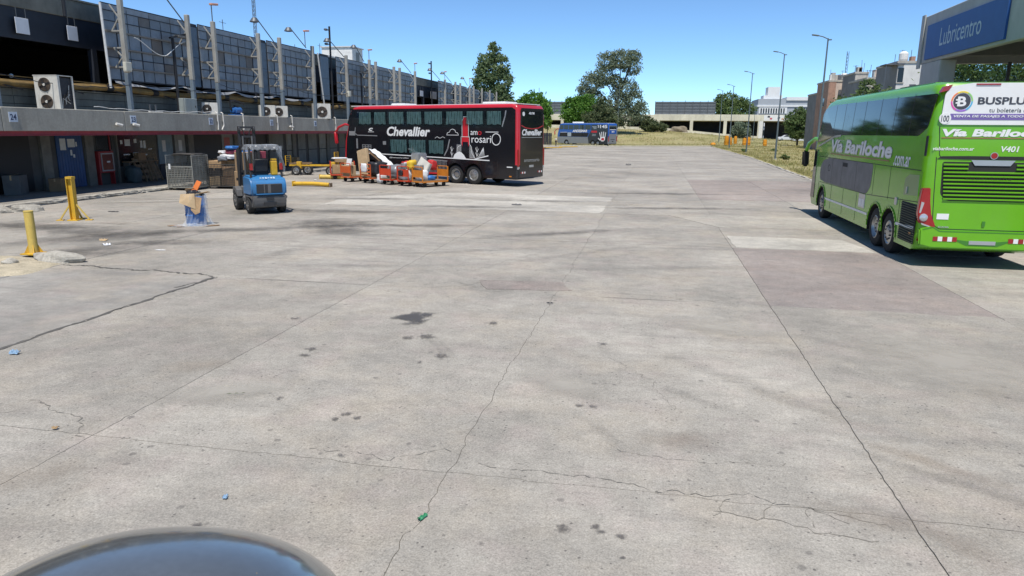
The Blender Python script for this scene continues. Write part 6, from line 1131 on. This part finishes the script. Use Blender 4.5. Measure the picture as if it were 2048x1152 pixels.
# ---------------------------------------------------------------- lamp posts in the field
m_lp = M('lamp_steel', (.13,.165,.175), .55, .3, var=.12)
for k, (x, y, h_, lab) in enumerate(((11.72,55.8,9.4,'nearest tall street lamp post, right of the others in the dry field'), (12.63,79.4,10.7,'second nearest tall street lamp post in the dry field'), (12.65,104.1,10.7,'third nearest street lamp post in the dry field'), (12.92,130.5,10.6,'fourth street lamp post in the dry field, near the orange barrels'), (13.9,163.3,11,'farthest slim lamp post in front of the long low building'), (22.5,175,7.5,'short lamp post in front of the willow bush'), (-8.5,168,13,'thin pole left of the tall dark tree'), (-24.2,150,11.5,'tall dark pole left of the round green tree'))):
    o = thing('street_lamp', lab, 'street lamp', (x,y,terr(x,y) if x > 9 else 0), 0, 'lamp posts by the field')
    MB().tube([(0,0,0), (0,0,h_*.45), (.02,0,h_)], [.105 if k < 5 else .07,.075 if k < 5 else .05,.05], 8).build('pole', m_lp, o, smooth=True); MB().bx(-.2,.2,-.2,.2,-.05,.12).build('base', m_lf, o)
    if k < 6: MB().tube([(.02,0,h_-.05), (-.35,0,h_+.12), (-.7,0,h_+.2)], .035, 6).build('arm', m_lp, o); MB().cb((-.85,0,h_+.22), (.5,.2,.1), (0,.15,0)).build('lamp_head', m_lp, o, bevel=.03, seg=1); MB().cb((.14,0,h_-.1), (.25,.12,.08)).build('bracket', m_lp, o)
# ---------------------------------------------------------------- long low building with open bays
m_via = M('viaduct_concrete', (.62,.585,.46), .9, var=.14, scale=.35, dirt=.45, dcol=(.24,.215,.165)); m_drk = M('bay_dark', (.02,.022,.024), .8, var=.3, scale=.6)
vd = thing('station_building', 'long pale low building with dark open bays across the field', 'building', (0,205,0))
def zb_(x): return float(np.interp(x, [-90,-40,1,10.5,19.6,28,45,120], [5,4.3,3.55,2.7,1.85,1.35,.7,.7]))
MB().bx(-42,38,0,6,5.75,7.42).build('roof_beam', m_via, vd, bevel=.05, seg=1); MB().bx(-42,38,6.01,30,5.6,7.3).build('roof', m_via, vd)
for k in range(9): x = -44.4+9.0*(k+1)-.0+.2; MB().bx(x-.42,x+.42,-.12,.6,zb_(x)-1.5,5.74).build('column', m_via, vd)
for x in (28.2,): MB().bx(x-.5,x+.5,-.2,.8,0,5.74).build('column', M('white_col', (.68,.67,.63), .8), vd)
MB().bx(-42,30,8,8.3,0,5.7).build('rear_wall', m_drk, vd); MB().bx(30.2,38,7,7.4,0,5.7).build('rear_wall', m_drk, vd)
for k in range(7): x0 = -35+9*k; x1 = x0+8.7; z = zb_((x0+x1)/2); MB().prism([(x0,zb_(x0)+.35), (x1,zb_(x1)+.35), (x1,zb_(x1)-1.6), (x0,zb_(x0)-1.6)], .0, .25, lambda u, v, t: (u, t, v)).build('plinth', m_via, vd)
# mural on the right end
mu = MB().bx(28.8,39.5,-.03,-.005,5.8,7.3).build('mural', M('mural_white', (.72,.72,.70), .8, var=.05), vd)
for k, (x, z, c_) in enumerate(((30,6.9,(.05,.05,.06)), (30.6,6.4,(.5,.12,.15)), (32.6,6.6,(.08,.08,.09)), (33.6,6.3,(.55,.35,.25)), (34.6,6.7,(.06,.06,.07)), (35.7,6.4,(.5,.15,.15)), (37,6.7,(.1,.1,.11)))): MB().prism(rpoly([(x-.35,z-.2), (x+.3,z-.28), (x+.4,z+.22), (x-.2,z+.3)], .15), .031, .036, lambda u, v, t: (u, -t, v)).build('mural_mark', M('mural_%d' % k, c_, .8, var=0), mu)
MB().bx(38.1,48,0,5,5.7,7.0).build('end_bridge', m_via, vd); MB().bx(46.5,48,0,1,0,5.69).build('end_column', m_via, vd)
m_bbk = M('far_billboard', (.15,.165,.18), .6, .2, var=.15)
for k, (x0, x1) in enumerate(((-.3,16.0), (-41,-24.5))):
    o = thing('billboard', ['long grey billboard back on the roof of the low building', 'grey billboard back behind the round green tree'][k], 'billboard', (0,206,0)); MB().bx(x0,x1,.1,.2,7.43,10.9).build('sheet', m_bbk, o); n = 8
    for q in range(n+1): x = x0+(x1-x0)*q/n; MB().bx(x-.06,x+.06,-.05,.08,7.35,11.0+.25*(q%3==1)).build('post', m_lamp, o)
    for z in (8.2, 9.0, 9.8, 10.5): MB().bx(x0,x1,.03,.09,z-.05,z+.05).build('rail', m_lamp, o)
# ---------------------------------------------------------------- white and grey office block
m_ob = M('office_wall', (.36,.39,.42), .85, var=.06, scale=.3); m_ow = M('office_white', (.72,.73,.72), .8, var=.05, scale=.3)
ob = thing('office_block', 'grey and white modern office block behind the low building', 'building', (0,300,0))
MB().bx(39.5,66,0,20,0,15.6).build('wall', m_ob, ob); MB().bx(39.2,66.3,-.3,20,12.6,13.2).build('white_band', m_ow, ob); MB().bx(50,66.4,-.4,20,15.0,16.3).build('white_band', m_ow, ob); MB().bx(39.2,66.3,-.3,20,7.9,8.5).build('white_band', m_ow, ob)
MB().bx(41.5,48.6,1,9,15.6,17.0).build('roof_block', m_ow, ob); MB().bx(43,47.5,1,8,17.0,20.2).build('water_tank_house', m_ow, ob); MB().bx(39.1,60,-.25,-.02,5.0,7.3).build('strip_wall', m_ow, ob); MB().bx(40,50.5,-.22,-.02,10,12.3).build('strip_wall', m_ow, ob)
for z, xs_, w_ in ((10.2, np.arange(40.6,50,.95), .5), (5.3, np.arange(39.8,60,.95), .5)):
    for x in xs_: f_ = MB().bx(x,x+w_,-.31,-.221 if z > 8 else -.251,z,z+1.8).build('window', m_dkgl, ob)
for x in (53.5,54.5,56.8,57.6,59,61,62,64): MB().bx(x,x+.4,-.1,.02,10.2,12.2).build('window', m_dkgl, ob)
for x in np.arange(40,65,2.2): MB().bx(x,x+1.2,-.1,.02,1.5,3.6).build('window', m_dkgl, ob)
# ---------------------------------------------------------------- self-built houses on the right
m_brk = M('raw_brick', (.37,.22,.16), .9, var=.25, scale=1.5, dirt=.4, dcol=(.32,.27,.22)); m_ren = M('render_grey', (.44,.41,.36), .9, var=.18, scale=.8, dirt=.4); m_renw = M('render_white', (.68,.66,.62), .9, var=.1, scale=.8, dirt=.3, dcol=(.35,.33,.3)); m_renp = M('render_pink', (.58,.47,.39), .9, var=.12, dirt=.3); m_rend = M('render_dark', (.20,.20,.20), .9, var=.2, scale=.6); m_tin = M('roof_tin', (.12,.12,.125), .7, .3, var=.2)
def house(lab, loc, w, d, h_, front, side, wins, parap=True):
    o = thing('house', lab, 'house', loc, 0, 'self-built houses behind the green coach'); MB().bx(0,w,0,d,0,h_).build('front_wall', front, o); MB().bx(-.06,-.005,.0,d,0,h_).build('side_wall', side, o)
    if parap: MB().bx(-.15,w+.1,-.1,d+.1,h_,h_+.25).build('roof_slab', m_ren, o)
    for (x, z, a, b, sd) in wins:
        if sd: f_ = MB().bx(-.09,-.062,x,x+a,z,z+b).build('window', m_dkgl, o); MB().bx(-.14,-.062,x-.1,x+a+.1,z-.12,z-.01).build('sill', m_ren, f_)
        else: f_ = MB().bx(x,x+a,-.04,-.002,z,z+b).build('window', m_dkgl, o); MB().bx(x-.1,x+a+.1,-.1,-.002,z-.12,z-.01).build('sill', m_ren, f_)
    return o
h1 = house('dark shaded house at the left end of the house row', (26.7,130,0), 2.2, 8, 9.2, m_rend, m_rend, [(.5,6.5,.8,1.2,0), (.5,3.5,.8,1.2,0)])
MB().bx(.8,2.3,.5,5,9.3,11.0).build('brick_room', m_brk, h1); MB().bx(.9,1.7,.3,.49,9.6,10.6).build('window', m_dkgl, h1)
h2 = house('unfinished brick and pink render house', (26.3,121,0), 3.3, 8, 10.6, m_renp, m_brk, [(1.9,8.3,.9,1.2,0), (1.4,5.8,.8,1.8,0), (.4,5.9,.6,1.2,0), (2,7,1,1.2,1)])
MB().bx(.02,1.0,-.06,-.005,6.5,10.6).build('brick_panel', m_brk, h2); MB().bx(.4,.9,.5,1.5,10.85,12.0).build('chimney_block', m_ren, h2); MB().lathe([(.5,0), (.55,.2), (.55,.9), (.3,1.1)], 12, (2.4,1.5,10.85), cap=True).build('water_tank', m_renw, h2); MB().bx(1.3,1.7,.4,.9,10.85,11.6).build('stack', m_tin, h2)
h3 = house('narrow house with a blue tarp', (28.0,113,0), 1.7, 7, 11.2, m_ren, m_rend, [(.3,9.6,.6,.8,0)]); MB().grid(lambda u, v: (.1+u*1.3, -.15-.12*math.sin(u*9+v*3), 9.4-v*2.0), 10, 8).build('blue_tarp', m_bagb, h3, fix=False)
h4 = house('long grey house with parapet and roof clutter', (27.3,104,0), 3.9, 9, 9.8, m_ren, m_rend, [(.6,7.2,.5,1.6,0), (1.5,7.2,.5,1.6,0), (2.6,7.0,.9,1.4,0), (1,7,1,1.3,1)])
for k in range(8): MB().bx(.1+k*.48,.14+k*.48,.1,.14,10.05,10.9).build('rail_post', m_lamp, h4)
MB().bx(.1,3.6,.1,.15,10.86,10.92).build('rail', m_lamp, h4); MB().bx(1.0,2.2,.5,2,10.05,11.1).build('roof_room', m_renp, h4); MB().bx(2.6,3.4,1,2,10.05,10.9).build('roof_room', m_renw, h4)
h5 = house('tall white rendered house with rooftop tank', (27.0,91,0), 4.2, 8, 10.7, m_renw, m_rend, [(.05,8.6,.6,1.6,0), (2.6,6.2,.8,1.3,0)])
MB().bx(-1.4,.6,-.2,2,10.5,10.62).build('awning', m_tin, h5); MB().bar((-1.3,-.1,5), (-1.3,-.1,10.5), .08).build('awning_post', m_lamp, h5); MB().lathe([(.42,0), (.5,.25), (.5,.9), (.25,1.15)], 14, (.8,1.2,10.95), cap=True).build('water_tank', m_renw, h5); MB().tube([(3.0,1,10.95), (2.8,1,12.2)], .04, 5).build('antenna', m_lamp, h5); MB().lathe([(.5,.0), (.3,-.1), (0,-.14)], 14, (3.3,1,11.4), 'y').build('dish', m_renw, h5)
h6 = house('low dark shed house with tin roof and open terrace', (26.3,80,0), 4.2, 6, 5.6, m_rend, m_rend, [(.5,3,.8,1.2,0)], False)
MB().add([(-.3,-.2,7.6), (4.5,-.2,8.5), (4.5,6,8.5), (-.3,6,7.6), (-.3,-.2,7.7), (4.5,-.2,8.6), (4.5,6,8.6), (-.3,6,7.7)], [(0,1,2,3), (7,6,5,4), (0,4,5,1), (1,5,6,2), (2,6,7,3), (3,7,4,0)]).build('tin_roof', m_tin, h6)
for x in (.1, 1.5, 2.9, 4.1): MB().bar((x,0,5.6), (x,0,7.9), .12).build('terrace_post', m_tin, h6)
for z in (6.1, 6.6): MB().bar((.1,0,z), (4.1,0,z), .06).build('terrace_rail', m_tin, h6)
MB().bx(-1.4,-.3,-.3,1,4.9,6.7).build('stair_room', m_renp, h6); lump('roof_sack', 'dark bundle on the shed terrace', 'bundle', (28.6,80.3,5.62), (1.1,.8,.9), m_bagk, 0, 95)
o = thing('lattice_mast', 'thin lattice antenna behind the brick houses', 'mast', (33,140,0)); mm = MB()
for a in range(3): mm.tube([(.2*math.cos(a*2.1),.2*math.sin(a*2.1),0), (.2*math.cos(a*2.1),.2*math.sin(a*2.1),17)], .03, 4)
mm.build('leg_set', m_lamp, o); mm = MB()
for k in range(28):
    for a in range(3): mm.bar((.2*math.cos(a*2.1),.2*math.sin(a*2.1),.6*k), (.2*math.cos(a*2.1+2.1),.2*math.sin(a*2.1+2.1),.6*k+.6), .03)
mm.build('lacing', m_lamp, o)
rr = random.Random(12)
for hs, w_, zt in ((h1,2.2,9.45), (h2,3.3,10.85), (h3,1.7,11.45), (h4,3.9,10.05), (h5,4.2,10.95)):
    for q in range(4):
        x = rr.uniform(.1, w_-.2); yy = rr.uniform(.3, 4); hh = rr.uniform(.5, 1.9); MB().bar((x,yy,zt), (x+rr.gauss(0,.04),yy,zt+hh), .05).build('clutter_mast', m_lamp, hs)
        if q % 2: MB().bar((x-.3,yy,zt+hh-.1), (x+.3,yy,zt+hh-.05), .035).build('antenna_bar', m_lamp, hs)
    for q in range(2): x = rr.uniform(.1, w_-.9); MB().bx(x,x+rr.uniform(.4,.9),.6,1.4,zt,zt+rr.uniform(.3,.9)).build('parapet_block', rr.choice((m_brk,m_ren,m_renw)), hs)
    for q in range(3): x = rr.uniform(.1, w_-.8); z = rr.uniform(4, zt-2); MB().bx(x,x+.7,-.35,-.005,z,z+.08).build('balcony_slab', m_ren, hs); MB().bx(x,x+.7,-.35,-.32,z+.08,z+.7).build('balcony_rail', m_lamp, hs)
for k, (x, y, h_, mt, lab) in enumerate(((36,78,8.4,m_brk,'brick house with red wall under the canopy view'), (44,72,8.8,m_renp,'pink house at the right end under the canopy'), (52,80,9,m_ren,'grey house far right under the canopy'))): house(lab, (x,y,0), 6, 8, h_, mt, m_ren, [(1,5,1.2,1.2,0), (3.5,5,1.2,1.2,0)])
# ---------------------------------------------------------------- barrels, cars, small field things
m_ob2 = M('barrel_orange', (.72,.30,.02), .5, var=.1)
for k, (x, y, r_, h_, lab) in enumerate(((14.2,149.5,.45,1.9,'tall orange barrel stack left in the field'), (15.0,150.2,.35,1.5,'orange barrel just right of the tall stack'), (17.6,149,.4,1.4,'orange barrel beside the third lamp post'), (18.4,149.6,.45,1.6,'double orange barrel in the middle of the field'), (21.6,149.5,.4,1.3,'single orange barrel right of the others'), (11.6,149,.5,.5,'low orange barrel lying at the yard corner'), (16.6,156,.35,1.6,'far orange barrel in the grass'), (29.4,128,.4,2.2,'orange post near the brown coach'))):
    o = thing('traffic_barrel', lab, 'barrel', (x,y,terr(x,y)+.08), 0, 'orange barrels in the field'); MB().lathe([(r_,0), (r_,h_*.3), (r_*1.05,h_*.32), (r_*.95,h_*.6), (r_*.97,h_*.62), (r_*.85,h_), (0,h_)], 14, (0,0,0)).build('drum', m_ob2, o, smooth=True); MB().tube([(-.1,0,h_), (0,0,h_+.1), (.1,0,h_)], .03, 5).build('handle', m_ob2, o); MB().lathe([(r_*1.15,0), (r_*1.15,.06), (r_,.08)], 14, (0,0,0)).build('base', m_fk, o)
m_carw = paint('car_white', (.62,.63,.64))
for k, (x, y, lab) in enumerate(((31.2,182,'white parked car, left of two below the far tree'), (34.4,181,'white parked car, right of two below the far tree'))):
    o = thing('parked_car', lab, 'car', (x,y,terr(x,y)+.1), .1, 'cars parked beyond the field'); yz([(-2.1,.3), (-2.15,.75), (-1.9,.95), (-1.1,1.0), (-.5,1.42), (.9,1.45), (1.5,1.0), (2.1,.92), (2.15,.4), (2.0,.3)], -.85, .85).build('body', m_carw, o, bevel=.07, seg=2, smooth=True)
    MB().prism([(-1.0,1.02), (-.48,1.36), (.85,1.38), (1.35,1.02)], -.86, .86, lambda u, v, t: (u, t, v)).build('windows', m_bgl, o)
    for wx in (-1.35, 1.35):
        for s_ in (-1, 1): wheel(o, wx, s_*.76, .31, .2, s_)
for k in range(4):
    o = thing('painted_kerb_block', f'{ORD[k]} yellow painted kerb block beside the far blue coach, from the left', 'kerb block', (-20.5+k*1.9,104+k*7,0), .9, 'yellow kerb blocks by the blue coach'); MB().bx(-2.2,2.2,-.15,.15,0,.14).build('block', m_yel, o, bevel=.03, seg=1); MB().bx(-2.1,-1.9,-.2,.2,0,.03).build('fixing_plate', m_yel, o)
fs = thing('dock_fence', 'dark slatted fence left of the blue coach', 'fence', (-23.5,134,0))
for k in range(14): MB().bx(k*.32,k*.32+.27,0,.06,0,2.4).build('board', m_band, fs)
MB().bx(0,4.5,.061,.12,1.9,2.1).build('rail', m_band, fs)
stone('brown dirt mound in front of the long low building', (6.2,199,3.0), (2.4,1.5,1.3), 40, m_soil, 'mound', 'dirt_mound', None)
# ---------------------------------------------------------------- trees
def leaves(lobes, n, size, seed, droop=0., nc=26):
    r = np.random.default_rng(seed); pts = []
    vol = np.array([l[3]*l[4]*l[5] for l in lobes])**.75; cnt = np.maximum(1, (n*vol/vol.sum()).astype(int))
    for (cx, cy, cz, rx, ry, rz), c in zip(lobes, cnt):
        k = max(6, int(nc*(rx*ry*rz)**.33)); d = r.normal(size=(k, 3)); d /= np.linalg.norm(d, axis=1)[:, None]; cc = d*(.55+.42*r.random(k)**.6)[:, None]
        w = r.choice(k, c); p = cc[w]+r.normal(0, .17, (c, 3))*(1, 1, .75)
        pts.append(p*(rx, ry, rz)+(cx, cy, cz))
    p = np.concatenate(pts); k = len(p); a = r.normal(size=(k, 3)); a[:, 2] -= droop; a /= np.linalg.norm(a, axis=1)[:, None]; b = np.cross(a, r.normal(size=(k, 3))); b /= np.linalg.norm(b, axis=1)[:, None]
    s = size*(.6+.8*r.random(k))[:, None]; a = a*s; b = b*s*.55
    v = np.stack([p-a, p+b*.9, p+a, p-b*.9], 1).reshape(-1, 3)
    me = bpy.data.meshes.new('crown'); me.vertices.add(4*k); me.vertices.foreach_set('co', v.ravel()); me.loops.add(4*k); me.loops.foreach_set('vertex_index', np.arange(4*k)); me.polygons.add(k); me.polygons.foreach_set('loop_start', np.arange(0, 4*k, 4)); me.polygons.foreach_set('loop_total', np.full(k, 4)); me.update(calc_edges=True); return me
lf_euc = leafmat('leaf_eucalyptus', (0.097,0.162,0.071), (0.252,0.311,0.150)); lf_cas = leafmat('leaf_casuarina', (0.126,0.172,0.118), (0.297,0.340,0.221)); lf_grn = leafmat('leaf_green', (0.066,0.162,0.026), (0.180,0.343,0.060)); lf_mid = leafmat('leaf_mid', (0.077,0.137,0.049), (0.199,0.258,0.094)); lf_con = leafmat('leaf_conifer', (0.071,0.108,0.053), (0.190,0.216,0.102)); lf_yg = leafmat('leaf_yellowgreen', (0.169,0.264,0.037), (0.322,0.443,0.080)); m_bark = M('bark', (.085,.068,.052), .95, var=.25, scale=3); m_core = M('twig_mass', (.03,.035,.02), .95, var=.3)  # leaf colours paled: distant haze is put into the colour
def tree(lab, base, lobes, n, size, lf, seed, trunk=.3, droop=0., cat='tree', name='tree', nc=26):
    o = thing(name, lab, cat, base); me = leaves(lobes, n, size, seed, droop, nc); me.materials.append(lf); link('crown', me, o); r = random.Random(seed); m = MB()
    zt = max(l[2] for l in lobes); top = max(lobes, key=lambda l: l[2])
    m.tube([(0,0,-.2), (r.gauss(0,.1),r.gauss(0,.1),zt*.3), (top[0]*.5,top[1]*.5,zt*.65), (top[0],top[1],zt)], [trunk,trunk*.8,trunk*.5,trunk*.15], 8); m.build('trunk', m_bark, o, smooth=True); m = MB()
    for (cx, cy, cz, rx, ry, rz) in lobes:
        z0 = max(.3, min(cz*.6, zt*.55)); f = z0/zt; s0 = Vector((top[0]*max(0, f-.2),top[1]*max(0, f-.2),z0)); e0 = Vector((cx,cy,cz))
        m.tube([s0, s0.lerp(e0, .5)+Vector((0,0,.1*rz)), e0], [trunk*.4,trunk*.25,trunk*.08], 5)
        for q in range(5): d = Vector((r.gauss(0,1),r.gauss(0,1),r.gauss(.2,.7))).normalized(); m.tube([e0-Vector((0,0,rz*.3)), e0+Vector((d.x*rx,d.y*ry,d.z*rz))*.8], [trunk*.12,trunk*.03], 4)
    m.build('limb', m_bark, o); return o
tree('tall slender eucalyptus behind the black and red coach', (-27.2,120,0), [(0,0,8.6,2.9,2.6,1.9), (-1.9,0,10.4,1.7,1.7,1.9), (1.5,0,10.6,1.9,1.7,1.9), (-.2,0,12.4,2.7,2.2,2), (-1.1,.3,13.9,1.6,1.5,1.6), (1.6,-.2,13.4,1.3,1.3,1.6), (.3,0,15.4,1.2,1.2,1.5), (.0,0,16.3,.7,.7,.9), (1.3,0,8.2,1.9,1.8,1.6), (-2.2,0,8.9,1.3,1.2,1.3)], 8500, .25, lf_euc, 1, .35, .5)
tree('round bright green tree just right of the black and red coach', (-19,112,0), [(0,0,5.6,2.7,2.4,2.0), (-1.5,0,6.4,1.4,1.4,1.4), (1.5,0,6.2,1.4,1.4,1.5), (0,0,7.4,1.7,1.5,1.4), (.8,-.5,4.5,1.9,1.6,1.5)], 8000, .22, lf_grn, 2, .22)
tree('small mid green tree left of the bright round tree', (-24.6,116,0), [(0,0,5.4,2.0,1.8,1.9), (1.2,0,6.3,1.3,1.2,1.2), (-1.2,0,6.2,1.2,1.2,1.1)], 4500, .22, lf_mid, 3, .2)
tree('wide bright green tree behind the blue coach', (-17.2,165,0), [(0,0,7.4,3.8,3.2,2.6), (-1.8,0,8.6,2.0,1.9,1.9), (1.4,0,9.2,2.3,2,1.9), (2.4,0,7.4,1.9,1.8,1.8), (-2.4,0,6.2,1.9,1.8,1.7), (0,0,5,3.2,2.6,1.9)], 10000, .26, lf_grn, 4, .3)
tree('dark layered conifer behind the blue coach', (-11.8,158,0), [(0,0,4.6,3.7,2.9,1.2), (-.8,0,5.8,3.0,2.5,1.1), (.6,0,6.9,2.4,2.1,1.1), (-.1,0,8.0,1.7,1.6,1.1), (.1,0,9.2,1.0,1.0,1.0), (1.6,-.5,5.4,2.0,1.7,1.1), (-2.2,-.5,4.2,2,1.7,1.2)], 9500, .24, lf_con, 5, .25, .3)
tree('huge grey-green casuarina towering over the far yard', (-10.5,176,0), [(-5.2,0,13.4,3.0,2.8,2.9), (-6.8,0,11.6,1.9,1.9,2.6), (-2.6,0,15.6,3.2,2.8,2.7), (-1.2,0,18.8,2.8,2.4,2.4), (1.8,0,19.6,3.0,2.6,2.2), (4.2,0,18.0,2.4,2.2,2.4), (4.6,0,20.2,1.9,1.8,1.5), (-4.2,0,10.2,2.3,2.1,2.6), (3.4,0,12.4,2.6,2.4,2.7), (5.3,0,9.6,2.5,2.4,3.0), (6.6,0,7.4,2.2,2.1,2.6), (1.4,0,9.4,2.6,2.4,3.0), (3.2,-.5,6.4,3.4,2.8,2.6), (.6,0,14.2,1.8,1.7,2.0), (-1.2,0,6.5,2.6,2.2,2.8)], 19000, .25, lf_cas, 6, .5, .8)
tree('scrubby brown-green bush right of the casuarina', (-.2,186,2.6), [(0,0,1.6,2.4,2,1.5), (-2,0,2.2,1.7,1.6,1.8), (1.6,0,1.2,1.6,1.4,1.0)], 3800, .26, lf_con, 7, .12, .3, 'bush', 'bush')
tree('broad mid green tree rising behind the billboard roof', (23.5,236,0), [(0,0,9.5,4.2,3.6,3.2), (-3.2,0,11,2.8,2.5,2.6), (-1.2,0,12.8,2.4,2.2,2.1), (2.4,0,11.2,2.8,2.5,2.3), (4.8,0,9.6,2.3,2,2.4), (-5.4,0,9.4,1.9,1.8,2.4), (-4.2,0,13,1.2,1.2,1.4), (0,0,7.4,6.4,4,1.8)], 10500, .32, lf_mid, 8, .4)
tree('green tree in front of the white office block', (27.8,150,0), [(0,0,4.2,2.6,2.3,1.7), (-.9,0,5.6,1.7,1.5,1.3), (.9,0,5.4,1.7,1.5,1.3), (0,0,6.8,1.2,1.1,1.1), (0,0,2.8,2.2,2,1.2)], 7000, .22, lf_mid, 9, .22)
tree('willow-like grey bush before the open bays', (20.9,186,.9), [(0,0,2.6,1.9,1.7,1.9), (-1.2,0,1.8,1.3,1.3,1.6), (1.1,0,1.7,1.2,1.2,1.5)], 4000, .25, lf_cas, 10, .15, 1.0, 'bush', 'bush')
tree('yellow-green young tree left of the round far tree', (-22.3,150,0), [(0,0,4.4,.9,.8,1.3), (.2,0,5.4,.7,.6,.9)], 1400, .2, lf_yg, 11, .12)
tree('bushy tree just above the green coach roof', (20.3,76,0), [(0,0,4.8,3.0,2.2,1.9), (-1.6,0,5.4,1.5,1.4,1.2), (1.3,0,5.8,1.6,1.4,1.2), (-.2,0,6.9,1.0,.9,1.0), (3,0,4.6,1.8,1.6,1.4)], 9000, .15, lf_mid, 12, .22)
tree('leafy tree seen under the service canopy, left', (23.2,60,0), [(0,0,6.2,3.2,2,2.4), (-1.6,0,7.4,1.8,1.4,1.8), (1.5,0,7.8,2.0,1.4,1.7), (0,0,4,2.8,2,2)], 8000, .15, lf_mid, 13, .2); tree('leafy tree seen under the service canopy, right', (29.5,60,0), [(0,0,6.0,3.2,2,2.5), (1.2,0,7.6,2.1,1.4,1.8), (0,0,4,3,2,2), (-1.8,0,7.2,1.7,1.2,1.6)], 8000, .15, lf_mid, 14, .2)
tree('distant tree between office block and houses', (36.5,190,0), [(0,0,5,3,2.6,2.2), (1.5,0,6.5,1.8,1.6,1.6), (-1.5,0,6,1.7,1.6,1.5)], 4500, .27, lf_mid, 15, .22)
tree('dark tree filling the gap behind the terminal end', (-31,150,0), [(0,0,6.5,4,3,2.6), (2.6,0,5.4,2.6,2.2,2.2), (-2.4,0,7.4,2.2,2,2)], 6000, .27, lf_mid, 16, .3)
for k, (x, y, s) in enumerate(((13.4,78.8,.5), (14.3,57.6,.7), (18.5,62,.4), (12.2,104.6,.5), (16.4,73,.35), (21,96,.6), (17.5,112,.5))):
    tree(['dark weed clump at the second lamp post foot', 'green weed clump near the nearest lamp post', 'small weed clump right of the nearest lamp post', 'weed clump at the third lamp post foot', 'tiny weed clump between the first two lamp posts', 'weed clump far right in the dry field', 'weed clump beyond the third lamp post'][k], (x,y,.1), [(0,0,.35*s,1.1*s,1.0*s,.55*s), (.5*s,.2,.3*s,.7*s,.6*s,.4*s)], int(700*s)+200, .09, lf_mid, 30+k, .02, -.4, 'weed', 'weed_clump', 12)
